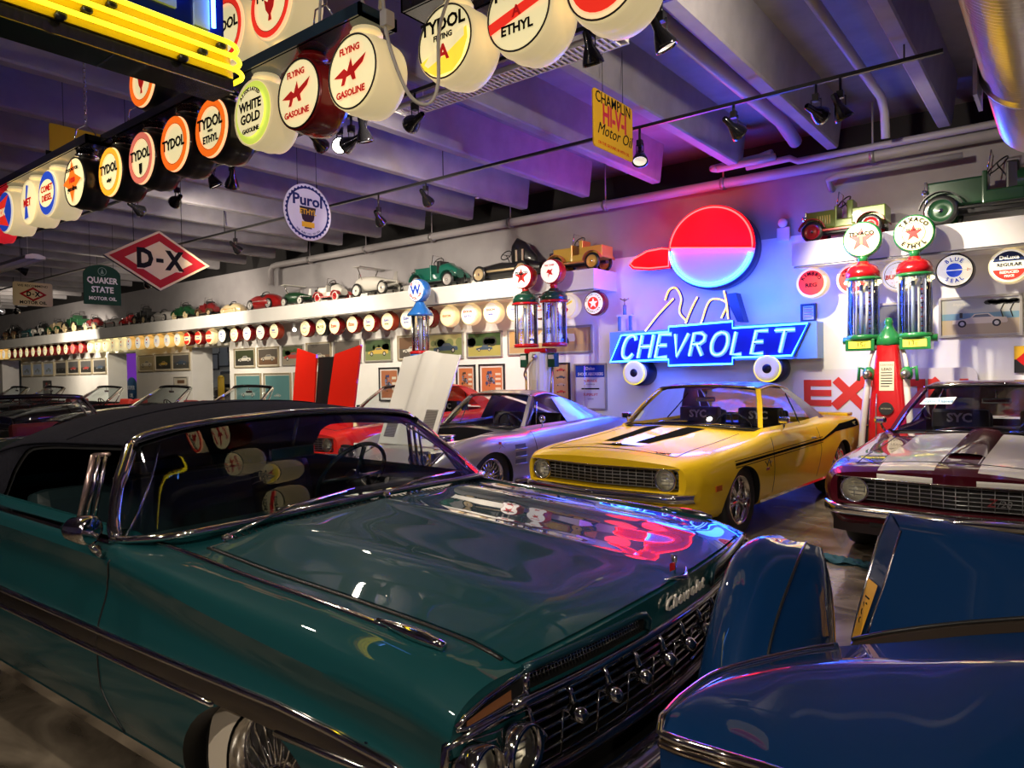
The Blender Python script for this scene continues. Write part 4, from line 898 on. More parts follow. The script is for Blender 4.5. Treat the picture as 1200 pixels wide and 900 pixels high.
# ---------------------------------------------------------------- open cars in the long row
def open_car(PAINT, label, loc, rz=0):
    CH = chrome(); INN = mat('red_leather', (.42, .03, .02), .5)
    root = thing('open_car', label, 'car', loc, rz, None)
    secs = [
     (.02, [(.5, .38), (.72, .38), (.80, .46), (.82, .58), (.80, .66), (.74, .70), (.6, .71), (.4, .72), (.2, .73), (0, .73)]),
     (.4, [(.55, .26), (.80, .27), (.86, .42), (.88, .60), (.87, .74), (.80, .81), (.66, .80), (.4, .82), (.2, .85), (0, .86)]),
     (1.5, [(.55, .22), (.82, .23), (.87, .42), (.88, .62), (.87, .78), (.82, .86), (.7, .88), (.4, .91), (.2, .93), (0, .93)]),
     (1.6, [(.55, .22), (.82, .23), (.87, .42), (.88, .62), (.87, .79), (.84, .87), (.78, .87), (.73, .45), (.3, .35), (0, .35)]),
     (2.9, [(.55, .22), (.82, .23), (.87, .42), (.88, .62), (.87, .79), (.84, .87), (.78, .87), (.73, .45), (.3, .35), (0, .35)]),
     (2.98, [(.55, .22), (.82, .23), (.87, .42), (.89, .62), (.88, .80), (.84, .88), (.7, .89), (.4, .90), (.2, .90), (0, .90)]),
     (4.5, [(.5, .38), (.72, .38), (.80, .46), (.82, .58), (.80, .68), (.74, .74), (.6, .74), (.4, .75), (.2, .75), (0, .75)])]
    cuts = [cyl_cut(yy, .24, .37, a, c, black()) for yy in (.85, 3.5) for a, c in ((.45, 1.2), (-1.2, -.45))]
    car_body(secs, PAINT, INN, (6, 1.55, 2.94), (), arr(.02, 1.5, 10)+arr(1.6, 2.9, 3)+arr(2.98, 4.5, 6), 3, None, cuts, 'body', root, 32)
    full = lambda P: spline(P+[(-x, y, z) for x, y, z in reversed(P[:-1])], 4)
    b0 = full([(.76, 1.72, .885), (.66, 1.56, .905), (.35, 1.49, .92), (0, 1.47, .93)]); b1 = full([(.64, 2.20, 1.275), (.55, 2.17, 1.29), (.3, 2.14, 1.305), (0, 2.13, 1.31)])
    glass_panel(root, [[a.lerp(c, t)+Vector((0, -.02*math.sin(PI*t), 0)) for a, c in zip(b0, b1)] for t in arr(0, 1, 4)], 'windscreen', glass('open_car_glass', (.72, .80, .80), .15))
    b = MB(); b.tube(list(b0), .014, CH, 6); b.tube(list(b1), .030, blackgl(), 6); b.tube([b0[0], b1[0]], .024, CH, 6); b.tube([b0[-1], b1[-1]], .024, CH, 6); b.tube([(.70, 2.0, .89), (.61, 2.25, 1.27)], .011, CH, 6); b.build('windscreen_frame', None, root)
    for s in (-1, 1): head_lamp(root, s*.62, .02, .60, .075)
    b = MB(); b.box((-.55, -.01, .46), (.55, .03, .60), CH, None, .03); b.build('grille', None, root)
    b = MB(); b.box((-.84, -.06, .38), (.84, .02, .46), CH, None, .03); b.build('bumper', None, root)
    for s in (-1, 1):
        b = MB(); b.tube([(s*.885, y, .66) for y in (.5, 4.3)], .008, CH, 6); b.build('side_trim', None, root)
        for yy in (.85, 3.5): wheel(root, s*.74, yy, .325, .325, .2, .18, 'disc', s, .27)
    steering(root, .36, 1.92, .88, .19, blackgl(), .5)
    for s in (-.36, .36): seat(root, s, 2.35, .38, .52, INN, .5, 'bucket_seat')
    b = MB(); b.box((-.1, 2.12, 1.18), (.1, 2.14, 1.225), CH, None, .01); b.tube([(0, 2.13, 1.22), (0, 2.13, 1.30)], .007, CH, 5); b.build('rear_view_mirror', None, root)
    return root
BLK = mat('black_paint', (.008, .008, .010), .3, 0, 1., spec=.05)
OC = open_car(BLK, 'black open car with red seats, nearest of its row to the raised red hood', (-12.0, 5.2, 0))
for x, y, lb in ((-14.75, 5.1, 'black open car with red seats below the wide wall opening'), (-17.9, 5.1, 'black open car with red seats, third of its row from the raised red hood'), (-21.3, 5.1, 'black open car with red seats, fourth of its row from the raised red hood'), (-23.9, 5.1, 'black open car with red seats at the far end of its row')):
    c = copy_tree(OC); c.location = (x, y, 0); c['label'] = lb
c = copy_tree(OC, None, {BLK: mat('dark_green_paint', (.01, .05, .035), .3, .1, 1.)}); c.location = (-6.65, 2.75, 0); c.rotation_euler.z = math.radians(92); c['label'] = 'dark green open car behind the cloth top of the teal convertible'
for o in (OC,): pass
# ---------------------------------------------------------------- dark blue classic car at the front right
def blue_roadster():
    BL = mat('blue_paint', (.0015, .022, .085), .5, 0, 1., coatr=.012, spec=.08, cior=1.4); CH = chrome()
    o = at_d(960, 800, 1.9); base = Vector((o.x, o.y, 0))
    root = thing('roadster_car', 'dark blue classic car with rounded separate fender and chrome edged deck', 'car', base)
    D = lambda *P: [at_d(*p)-base for p in P]
    DF = lambda *P: [at_d(x, y, d*.82)-base for x, y, d in P]
    # rounded fender
    L = DF((908, 627, 2.80), (884, 630, 2.68), (862, 648, 2.55), (844, 690, 2.42), (831, 740, 2.3), (820, 795, 2.2), (813, 850, 2.14))
    Mi = DF((925, 633, 2.70), (905, 642, 2.56), (890, 668, 2.42), (876, 705, 2.29), (864, 750, 2.19), (854, 800, 2.10), (848, 855, 2.06))
    S_ = DF((945, 636, 2.68), (938, 650, 2.54), (928, 676, 2.42), (916, 708, 2.31), (905, 745, 2.22), (896, 790, 2.14), (891, 850, 2.10))
    E_ = DF((956, 643, 2.80), (966, 662, 2.72), (973, 695, 2.64), (976, 730, 2.56), (977, 770, 2.48), (976, 815, 2.42), (972, 865, 2.38))
    away = Vector((CFW.x, CFW.y, 0)).normalized()
    L2 = [p+away*.05+Vector((0, 0, -.10)) for p in L]; L3 = [p+away*.08+Vector((0, 0, -.30)) for p in L]
    E2 = [p+away*.06+Vector((0, 0, -.02))-CRT*.02 for p in E_]
    rows = []
    for c in zip(*[spline(q, 4) for q in (L3, L2, L, Mi, S_)]): rows.append(spline(c, 4))
    b = MB(); b.grid(rows, BL); fd = b.build('front_fender', None, root, False)
    rows = []
    for a, e, e2 in zip(spline(S_, 4), spline(E_, 4), spline(E2, 4)):
        bul = (a+e)/2+(Vector((CRT.x, CRT.y, 0))*.5-away*.6).normalized()*.035
        rows.append(spline([a+Vector((0, 0, -.002)), bul, e, e2], 4))
    b = MB(); b.grid(rows, BL); b.build('fender_skirt', None, root, False)
    b = MB(); b.tube([p+Vector((0, 0, .001)) for p in spline(S_, 4)], .004, black(), 6); b.build('skirt_seam', None, root)
    b = MB(); b.tube(spline(E_, 4), .007, CH, 8); b.build('fender_rim', None, root)
    b = MB(); c = at_d(925, 760, 1.90); c = Vector((c.x, c.y, .33))-base; M = T(*c) @ RZ(.5)
    b.lathe([(.2, -.055), (.31, -.06), (.33, -.035), (.33, .035), (.31, .06), (.2, .055)], rubber(), M @ RY(PI/2), 36); b.build('tyre', None, root)
    # upright body panel with its plate
    Fl = D((1055, 622, 2.14), (1046, 650, 2.11), (1034, 690, 2.07), (1022, 722, 2.03), (1014, 748, 2.0))
    Bl = D((1043, 601, 2.26), (1030, 632, 2.22), (1017, 676, 2.17), (1006, 716, 2.13), (999, 748, 2.10))
    xd = Vector((.93, -.36, 0))*1.3
    up = Vector((0, 0, 1))
    b = MB()
    fr = [[p+xd*t+up*(.006*math.sin(PI*k/4))-away*.03*math.sin(PI*t) for t in arr(0, 1, 10)] for k, p in enumerate(Fl)]
    tr = [[Bl[0]+xd*t-away*.03*math.sin(PI*t) for t in arr(0, 1, 10)]]
    mid = [[(Fl[0].lerp(Bl[0], .45)+up*.012)+xd*t-away*.03*math.sin(PI*t) for t in arr(0, 1, 10)], [(Fl[0].lerp(Bl[0], .12)+up*.008)+xd*t-away*.03*math.sin(PI*t) for t in arr(0, 1, 10)]]
    b.grid(tr+mid+fr, BL)
    b.grid([[b_.lerp(f, t) for t in (0, .3, .7, 1)] for b_, f in zip(Bl, Fl)], BL)
    b.grid([[p+xd*t for t in (0, 1)] for p in Bl], BL)
    b.build('body_panel', None, root, False)
    b = MB(); P = [Bl[2].lerp(Fl[2], .2), Bl[2].lerp(Fl[2], .85), Bl[4].lerp(Fl[4], .80), Bl[4].lerp(Fl[4], .15)]; nrm = (P[1]-P[0]).cross(P[3]-P[0]).normalized()
    tc = Vector((0, 0, EYE))-base-P[0]; nrm = nrm if nrm.dot(tc) > 0 else -nrm; P = [p+nrm*.008 for p in P]
    b.face(P, mat('plate_yellow', (.70, .36, .01), .35)); q = (P[0]+P[1]+P[2]+P[3])/4
    ax = (P[3]-P[0]).normalized(); ay = (P[1]-P[0]).normalized(); MM = Matrix((ax, ay, ax.cross(ay))).transposed().to_4x4(); MM.translation = q+nrm*.002
    b.text('1936', .04, ink(), MM @ RZ(0), .001, sx=1.2); b.build('licence_plate', None, root)
    b = MB(); b.tube([p-away*.004 for p in Fl], .004, mat('edge_pink', (.5, .42, .45), .1, 1.), 6); b.tube(Bl, .005, CH, 6); b.build('panel_edge_trim', None, root)
    # deck with chrome rim
    far = spline(D((776, 842, 1.42), (800, 817, 1.53), (842, 789, 1.68), (905, 771, 1.78), (968, 759, 1.84), (1060, 752, 1.80), (1150, 744, 1.70), (1320, 735, 1.52)), 6)
    near = spline(D((773, 860, 1.40), (798, 870, 1.37), (850, 886, 1.33), (905, 903, 1.27), (980, 930, 1.2), (1060, 960, 1.13), (1160, 1000, 1.05), (1320, 1060, .95)), 6)
    rows = []
    for k, (f, n) in enumerate(zip(far, near)):
        w = math.sin(PI/2*min(1, k/26)); r = []
        for t in arr(0, 1, 20):
            p = f.lerp(n, t); h = .060*w*(1-((t-.36)/.64)**2 if t > .36 else t/.36); p.z += max(0, h); r.append(p)
        rows.append(r)
    b = MB(); b.grid(rows, BL); b.build('rear_deck', None, root, False)
    b = MB(); rim = [p+up*.002 for p in list(reversed(far[:26]))+near]; b.tube(rim, .009, CH, 8); b.tube([p-up*.016+away*.0 for p in near], .010, mat('rim_bronze', (.45, .36, .28), .12, 1.), 8); b.build('deck_rim', None, root)
    b = MB(); low = [Vector((p.x+away.x*.08, p.y+away.y*.08, .22)) for p in near]; b.grid([[p-up*.02, (p-up*.02).lerp(q, .35)-away*.05, q] for p, q in zip(near, low)], BL)
    fl = [Vector((p.x-away.x*.05, p.y-away.y*.05, .22)) for p in far]; b.grid([[p-up*.004, p.lerp(q, .4), q] for p, q in zip(far, fl)], BL); b.build('lower_body', None, root, False)
    b = MB(); G = D((1000, 757, 1.98), (1040, 749, 1.93), (1100, 741, 1.86), (1170, 735, 1.77), (1300, 727, 1.62)); b.tube(spline(G, 5), 0, mat('gasket_bronze', (.10, .075, .06), .25, .6), 6, flat=(.03, .022)); b.tube([p+up*.014+away*.01 for p in spline(G, 5)], .006, black(), 6); b.build('gasket', None, root)
    b = MB(); c = at_d(1180, 900, 1.5); c = Vector((c.x, c.y, .33))-base; b.lathe([(.2, -.1), (.31, -.1), (.33, -.06), (.33, .06), (.31, .1), (.2, .1)], rubber(), T(*c) @ RZ(.5) @ RY(PI/2), 32); b.build('tyre', None, root)
    b = MB(); a = D((905, 745, 2.35))[0]; c2 = D((1040, 760, 1.9))[0]; b.tube([Vector((a.x, a.y, .36)), Vector((c2.x, c2.y, .36)), Vector((c2.x+.5, c2.y-.4, .36))], .05, black(), 8); b.build('axle', None, root)
    return root
BLUE = blue_roadster()
P = on_z(990, 660, 0); b = MB(); rows = []
for i in range(16):
    r = []
    for j in range(10):
        u, v = i/15-.5, j/9-.5; r.append((u*.42+.03*math.sin(v*9), v*.14+.03*math.sin(u*13), .006+.016*(1+math.sin(u*17+v*7))*(.3+abs(math.cos(v*8+u*5)))))
    rows.append(r)
b.grid(rows, mat('rag_teal', (.02, .09, .13), .9)); b.grid([[(x, y, .001) for x, y, z in r] for r in rows], mat('rag_teal'))
o = b.build('cleaning_cloth'); o.location = (P.x, P.y, 0); tag(o, 'crumpled teal rag lying on the floor by the maroon coupe', 'cloth')
# ---------------------------------------------------------------- gas globes
CREAM = emis('lens_cream', (1.0, .86, .46), .62); WLENS = emis('lens_white', (1.0, .93, .72), .55); BODY_CREAM = emis('case_cream', (1.0, .80, .42), .42); BODY_AMBER = emis('case_amber', (1.0, .62, .18), .45)
CASE_RED = mat('case_dark_red', (.22, .006, .008), .25, 0, .5); CASE_BLK = mat('case_black', (.010, .010, .010), .3, 0, .4); CASE_BRN = mat('case_brown_red', (.30, .03, .008), .3, 0, .4)
LRED = emis('lens_red', (.85, .03, .015), .75); LORG = emis('lens_orange', (1.0, .16, .01), .75); LBLU = emis('lens_blue', (.02, .07, .55), .55); LYG = emis('lens_lime', (.62, .75, .10), .7); LPINK = emis('lens_pink', (.80, .18, .12), .6); LYEL = emis('lens_yellow', (.95, .72, .05), .8)
INK = ink(); RINK = emis('glow_red_ink', (.60, .012, .01), .35); BINK = emis('glow_blue_ink', (.012, .06, .45), .25)
_G = {}
def globe_meshes(key, case, lens, art, R=.205, lr=.172, depth=.085, rim=None, short=False):
    """meshes of one kind of globe: round case, glowing lens with its lettering, collar"""
    if key in _G: return _G[key]
    b = MB(); M = RX(PI/2); d = depth
    b.lathe([(lr, d), (lr+.012, d+.004), (R*.95, d*.80), (R, d*.42), (R*.985, .012), (R*.985, -.012), (R, -d*.42), (R*.95, -d*.80), (lr+.012, -d-.004), (lr, -d), (.001, -d-.012)], case, M, 40, True, False)
    b.fix(); me1 = bpy.data.meshes.new('case'); b.bm.to_mesh(me1); b.bm.free(); me1.materials.append(case)
    b = MB(); b.lathe([(.001, d+.016), (lr*.6, d+.012), (lr, d+.001)], lens, M, 40, True, False)
    F = T(0, -d-.0175, 0) @ FACE
    for a in art:
        k = a[0]
        if k == 'disc': b.disc(lr*a[1], a[2], F, a[3] if len(a) > 3 else 0)
        elif k == 'ring': b.disc(lr*a[2], a[3], F, .0008, lr*a[1])
        elif k == 'text': b.text(a[1], lr*a[3], a[4], F @ T(lr*(a[5] if len(a) > 5 else 0), lr*a[2], .0015), .0012, 0, .032, a[6] if len(a) > 6 else 1)
        elif k == 'arc': b.arc_text(a[1], lr*a[2], lr*a[3], a[4], F, a[5], a[6], a[7], .032, 1, .0015)
        elif k == 'poly': b.face([(lr*x, lr*y, a[3] if len(a) > 3 else .001) for x, y in a[1]], a[2], F)
        elif k == 'line': b.tube([(F @ Vector((lr*x, lr*y, .001))) for x, y in a[1]], lr*a[2], a[3], 5)
    if rim: b.tube([(lr*1.01*math.cos(2*PI*k/40), -d-.006, lr*1.01*math.sin(2*PI*k/40)) for k in range(40)], .005, rim, 6, True)
    me2 = bpy.data.meshes.new('lens'); b.bm.to_mesh(me2); b.bm.free()
    for m in b.mats: me2.materials.append(m)
    b = MB()
    if short: b.lathe([(.06, R-.014), (.06, R+.006), (.088, R+.008), (.088, R+.018), (.078, R+.02), (.078, R+.036)], chrome() if case in (CASE_BLK,) else case, None, 24)
    else: b.lathe([(.055, R-.012), (.055, R+.03), (.085, R+.034), (.085, R+.05), (.07, R+.054), (.07, R+.075)], chrome() if case in (CASE_BLK,) else case, None, 24)
    if not short: b.lathe([(.10, R+.075), (.10, R+.088)], mat('collar_metal', (.25, .24, .23), .35, .8), None, 20)
    b.fix(); me3 = bpy.data.meshes.new('collar'); b.bm.to_mesh(me3); b.bm.free()
    for m in b.mats: me3.materials.append(m)
    _G[key] = (me1, me2, me3); return _G[key]
def globe(key, case, lens, art, loc, label, group, rz=0, up=False, **kw):
    m1, m2, m3 = globe_meshes(key, case, lens, art, **kw)
    t = thing('gas_globe', label, 'globe', loc, rz, group)
    link('case', m1, t); link('lens', m2, t); c = link('collar', m3, t)
    if up: c.rotation_euler = (0, PI, 0)
    return t
def blob(cx, cy, w, h, n=14): return [(cx+w*math.cos(2*PI*k/n), cy+h*math.sin(2*PI*k/n)) for k in range(n)]
HORSE = [('poly', [(-.30, .38), (-.05, .62), (.12, .50), (.38, .66), (.18, .36), (.28, .18), (.05, .28), (-.15, .16), (-.08, .34)], RINK)]
ART = {
 'horse': HORSE+[('text', 'Mobil', -.12, .26, BINK), ('line', [(-.4, -.35), (.4, -.35)], .02, BINK)],
 'horse2': HORSE+[('text', 'Special', -.15, .24, BINK), ('text', 'GAS', -.45, .22, RINK)],
 'bluecap': [('text', 'Super', .25, .30, BINK), ('text', 'GAS', -.08, .24, BINK), ('line', [(-.5, -.35), (.5, -.35)], .03, RINK)],
 'band': [('poly', [(.93*math.cos(a), .93*math.sin(a)) for a in arr(math.radians(22), math.radians(158), 14)], LRED), ('poly', [(.93*math.cos(a), .93*math.sin(a)) for a in arr(math.radians(202), math.radians(338), 14)], LRED), ('text', 'CITGO', 0, .34, BINK)],
 'plain2': [('text', 'MOBIL', .2, .24, BINK), ('text', 'GAS', -.15, .24, BINK)],
 'supreme': [('line', [(.58*math.cos(a), .58*math.sin(a)) for a in arr(.5, PI-.5, 10)], .03, RINK), ('line', [(.58*math.cos(a), .58*math.sin(a)) for a in arr(PI+.5, 2*PI-.5, 10)], .03, RINK), ('text', 'SUPREME', 0, .22, BINK)],
 'esso2': [('text', 'Esso', .14, .42, BINK), ('line', [(-.5, -.2), (.55, -.2)], .04, BINK), ('text', '2', -.02, .3, BINK, .6)],
 'acto': [('ring', .60, .66, mat('lens_green', (.2, .5, .1), .4)), ('text', 'ACTO', 0, .46, INK)],
 'esso': [('text', 'Esso', 0, .62, RINK)],
 'essox': [('text', 'Esso', .15, .48, BINK), ('text', 'EXTRA', -.32, .24, INK)],
 'essoe': [('text', 'Esso', .15, .5, BINK), ('text', 'EXTRA', -.32, .26, BINK)],
 'exxon': [('text', 'EXXON', 0, .36, RINK)],
 'exxonx': [('text', 'EXXON', .28, .36, RINK), ('text', 'EXTRA', -.22, .32, BINK)],
 'exxond': [('text', 'EXXON', .28, .34, RINK), ('text', 'DIESEL', -.22, .28, BINK)],
 'blue2': [('text', 'REGAL', .1, .3, BINK), ('text', 'ETHYL', -.25, .22, BINK)],
 'red3': [('text', 'ethyl', .2, .3, RINK), ('text', 'GASOLINE', -.2, .2, RINK)],
 'banner': [('poly', [(-.72, -.28), (.66, .28), (.72, .52), (-.66, -.05)], LYEL, .001), ('poly', [(-.5, .20), (.45, .55), (.45, .66), (-.5, .34)], BINK, .0012), ('poly', [(0, -.70), (.26, -.36), (0, -.12), (-.26, -.36)], RINK, .0014), ('line', [(-.6, -.14), (.6, .38)], .03, RINK)],
 'star': [('disc', .60, LRED, .0006), ('poly', star(.52, .21), WLENS, .0012), ('arc', 'WHITE STAR', .80, .22, INK, 90, 140, False), ('arc', 'GASOLINE', .80, .22, INK, 270, 110, True)],
 'kreg': [('disc', .90, LRED, .0004), ('arc', 'KIMBRO', .66, .34, INK, 90, 118, False), ('text', 'REG', -.18, .38, INK, 0, 1.2)],
 'keth': [('disc', .90, LRED, .0004), ('arc', 'KIMBRO', .66, .34, INK, 90, 118, False), ('text', 'ETHYL', -.18, .36, INK)],
 'budget': [('ring', .84, .88, INK), ('text', 'BUDGET', -.12, .42, RINK)]+[('poly', blob(x, y, .035, .035, 8), RINK) for x, y in ((-.3, .5), (0, .6), (.3, .5), (-.45, .25), (-.15, .3), (.15, .3), (.45, .25), (-.4, -.5), (-.1, -.45), (.2, -.5), (.45, -.42), (-.25, -.7), (.1, -.72))],
 'seal': [('disc', .46, LBLU, .0006), ('line', [(-.55, 0), (.86, 0)], .035, WLENS), ('poly', [(.70, .1), (.95, 0), (.70, -.1)], RINK, .0016), ('line', [(-.3, -.005), (.8, -.005)], .015, RINK), ('arc', 'BLUE', .70, .36, BINK, 90, 70, False), ('arc', 'SEAL', .70, .36, BINK, 270, 70, True)],
 'deluxe': [('poly', [(.9*math.cos(a), .9*math.sin(a)) for a in arr(math.radians(18), math.radians(162), 14)], mat('lens_navy', (.01, .03, .12), .4)), ('text', 'DeLuxe', .5, .32, WLENS), ('text', 'REGULAR', .05, .30, INK), ('poly', [(.9*math.cos(a), .9*math.sin(a)) for a in arr(math.radians(196), math.radians(344), 14)], LRED), ('text', 'REDUCED', -.42, .22, WLENS), ('text', 'PRICE', -.66, .20, WLENS)],
}
_row = [  # picture x, y of each lens along the ledge, its case and design
 (697.5, 358.8, CASE_RED, WLENS, 'star', 'white five-pointed star globe at the open end of the ledge'),
 (666, 359.5, BODY_CREAM, CREAM, 'banner', None), (634, 367, CASE_RED, WLENS, 'red3', None), (605, 367.5, BODY_CREAM, WLENS, 'blue2', None), (577.5, 367.5, BODY_CREAM, WLENS, 'exxond', None), (550.8, 368.8, BODY_CREAM, WLENS, 'exxonx', None), (526, 372.5, BODY_CREAM, CREAM, 'exxon', None),
 (502.5, 376.3, CASE_RED, WLENS, 'esso', None), (478.8, 378, BODY_CREAM, WLENS, 'essoe', None), (455.8, 381.8, CASE_BRN, CREAM, 'essox', None), (434.3, 383, CASE_RED, CREAM, 'essox', None), (414.5, 384.3, CASE_RED, CREAM, 'esso', None), (393.8, 385.5, CASE_RED, CREAM, 'esso', None), (378, 386.3, CASE_BLK, CREAM, 'acto', None), (359.4, 388.3, CASE_RED, CREAM, 'supreme', None),
 (323, 391.7, CASE_BRN, CREAM, 'esso2', None), (307, 393.3, CASE_RED, WLENS, 'esso2', None), (291.2, 394.2, CASE_RED, WLENS, 'supreme', None), (276.2, 395.8, CASE_RED, CREAM, 'supreme', None), (262, 395.3, CASE_BLK, WLENS, 'plain2', None), (247.2, 395.3, BODY_CREAM, CREAM, 'band', None), (234.2, 397.5, CASE_RED, CREAM, 'band', None), (221.3, 400, CASE_RED, CREAM, 'band', None),
 (209.5, 399, BODY_AMBER, WLENS, 'bluecap', None), (197.5, 399.7, BODY_AMBER, WLENS, 'bluecap', None), (185.5, 401, BODY_AMBER, WLENS, 'bluecap', None), (174.2, 401.7, BODY_AMBER, WLENS, 'horse', None), (163.3, 402.5, BODY_AMBER, WLENS, 'horse', None), (153, 404.2, BODY_AMBER, WLENS, 'horse', None),
 (144.2, 405.3, CREAM, CREAM, 'horse2', None), (134.2, 406.7, CREAM, CREAM, 'horse2', None), (125, 407.5, CREAM, CREAM, 'horse2', None), (115.8, 408.3, CREAM, CREAM, 'horse2', None), (106.7, 409, CREAM, CREAM, 'horse2', None), (96.3, 410.8, CASE_RED, LPINK, 'plain2', None), (86.7, 411.3, CASE_RED, LPINK, 'plain2', None)]
_row += [(x, y, CASE_RED, CREAM, 'horse', None) for x, y in ((78.7, 412), (70.5, 412.7), (62.3, 413.3), (54.5, 414.7), (47.5, 414.7), (40.3, 415.7), (33.1, 416), (26, 416.7), (19.3, 417), (12.5, 418.7))]+[(5.9, 418.5, BODY_AMBER, WLENS, 'horse', None), (.5, 419, BODY_AMBER, WLENS, 'horse', None)]
CN = {CASE_RED: 'dark red cased', CASE_BRN: 'brown-red cased', CASE_BLK: 'black cased', BODY_CREAM: 'cream', BODY_AMBER: 'amber', CREAM: 'glowing cream'}
NC_ = {}
for i, (x, y, case, lens, art, lb) in enumerate(_row):
    p = on_y(x, y, 9.98)
    if i: lb = '%s hanging globe, %s from the open end of the long row' % (CN[case], ordinal(i+1))
    globe((case.name, lens.name, art), case, lens, ART[art], (p.x, 10.02, 2.575 if i else 2.58), lb, 'globes under the long ledge')
for x, y, case, lens, art, lb in ((952, 332, BODY_CREAM, CREAM, 'kreg', 'orange-red lettered globe nearest the neon sign under the short ledge'), (1000, 329, BODY_CREAM, CREAM, 'keth', 'orange-red globe partly behind the first glass pump cylinder'), (1054, 325, BODY_CREAM, WLENS, 'budget', 'red dotted globe between the two glass pump cylinders'), (1119, 320, CASE_BLK, WLENS, 'seal', 'black cased globe with blue disc and red arrow'), (1183, 313, BODY_CREAM, WLENS, 'deluxe', 'globe with dark blue top and red bottom at the picture edge')):
    p = on_y(x, y, 9.98); globe((case.name, lens.name, art), case, lens, ART[art], (p.x, 10.02, 2.60), lb, 'globes under the short ledge', lr=.182)
# bare bulb in the row
p = on_y(343.3, 385, 9.98); t = thing('bare_bulb', 'small bare lit bulb hanging in a gap of the globe row', 'lamp', (p.x, 10.02, 2.765))
b = MB(); b.lathe([(.09, 0), (.09, -.02), (.03, -.03), (.025, -.13), (.03, -.15)], white(), None, 16); b.build('holder', None, t)
b = MB(); b.ball((0, 0, -.19), .045, emis('bulb_white', (1, .95, .85), 6)); b.build('bulb', None, t)

# ---------------------------------------------------------------- framed pictures on the long wall
def car_art(b, w, h, sky, ground, car, horizon=.45, cs=.62, roofc=None, M=None, tree=None, flip=1):
    F = (M or I4) @ FACE; y0 = -h/2; hy = y0+h*horizon
    b.face([(-w/2, hy, 0), (w/2, hy, 0), (w/2, h/2, 0), (-w/2, h/2, 0)], sky, F); b.face([(-w/2, y0, 0), (w/2, y0, 0), (w/2, hy, 0), (-w/2, hy, 0)], ground, F)
    if tree:
        rnd = random.Random(int(w*1000+h*77))
        for k in range(7): x = rnd.uniform(-.45, .45)*w; r = rnd.uniform(.05, .13)*w; b.face([(x+r*math.cos(a)*1.2, min(h*.48, hy+.18*h+r*math.sin(a)), .0006) for a in arr(0, 5.8, 9)], tree, F)
    L = w*cs; s = L/4.6; by = y0+h*.20
    body = [(-2.3, .35), (-2.25, .7), (-1.2, .85), (-.75, .95), (-.4, 1.3), (.75, 1.32), (1.2, .95), (2.2, .88), (2.3, .5), (2.2, .35)]
    b.face([(flip*x*s, by+y*s, .0012) for x, y in (body if flip > 0 else body[::-1])], car, F)
    win = [(-.6, .97), (-.32, 1.22), (.68, 1.24), (1.0, .97)]; b.face([(flip*x*s, by+y*s, .0018) for x, y in (win if flip > 0 else win[::-1])], roofc or mat('print_glass', (.12, .14, .16), .4), F)
    for wx in (-1.45, 1.4): b.disc(.36*s, mat('print_tyre', (.02, .02, .02), .5), F @ T(flip*wx*s, by+.36*s, .0024), 0, 0, 16); b.disc(.2*s, mat('print_hub', (.6, .58, .52), .4), F @ T(flip*wx*s, by+.36*s, .003), 0, 0, 12)
def pc(n, *c): return mat('print_'+n, c, .35)
def picture(x, z, w, h, frame, label, group, art=None, mat_w=.05, paper=None, y=WY, name='framed_picture'):
    t = thing(name, label, 'picture', (x, y, z), 0, group)
    b = MB(); f = .028
    for a, c in (((-w/2, -.04, -h/2), (-w/2+f, 0, h/2)), ((w/2-f, -.04, -h/2), (w/2, 0, h/2)), ((-w/2+f, -.04, -h/2), (w/2-f, 0, -h/2+f)), ((-w/2+f, -.04, h/2-f), (w/2-f, 0, h/2))): b.box(a, c, frame)
    b.build('frame', None, t)
    b = MB(); b.box((-w/2+f, -.018, -h/2+f), (w/2-f, -.002, h/2-f), paper or pc('mount', .62, .58, .48))
    if art: art(b, w-2*f-2*mat_w, h-2*f-2*mat_w, T(0, -.0195, 0))
    b.build('print', None, t)
    return t
GOLD = mat('frame_gilt', (.42, .36, .24), .4, .3); SILV = mat('frame_silver', (.42, .40, .36), .35, .5); FBLK = black()
def art_fn(sky, ground, car, **k): return lambda b, w, h, M: car_art(b, w, h, sky, ground, car, M=M, **k)
SK = pc('sky', .35, .42, .45); SKW = pc('dusk', .10, .085, .07); GR = pc('grass', .22, .26, .10); SAND = pc('sand', .45, .36, .22); DK = pc('dark', .04, .04, .035); GRN = pc('forest', .05, .09, .03); TEAL_P = pc('teal', .10, .24, .25); BRN = pc('brown', .16, .09, .05)
def row_pic(x0, x1, ytop, ybot, frame, label, art, mw=.02, paper=None, Y=WY-.02, group='framed car prints on the long wall'):
    a = on_y(x0, (ytop+ybot)/2, Y); c = on_y(x1, (ytop+ybot)/2, Y); zt = on_y((x0+x1)/2, ytop, Y).z; zb = on_y((x0+x1)/2, ybot, Y).z
    return picture((a.x+c.x)/2, (zt+zb)/2, c.x-a.x, zt-zb, frame, label, group, art, mw, paper)
CARW = pc('car_white', .62, .60, .52); CARY = pc('car_yellow', .60, .42, .08); CARR = pc('car_red', .50, .06, .05); CARB = pc('car_blue', .06, .10, .16); CARP = pc('car_pale', .50, .44, .34)
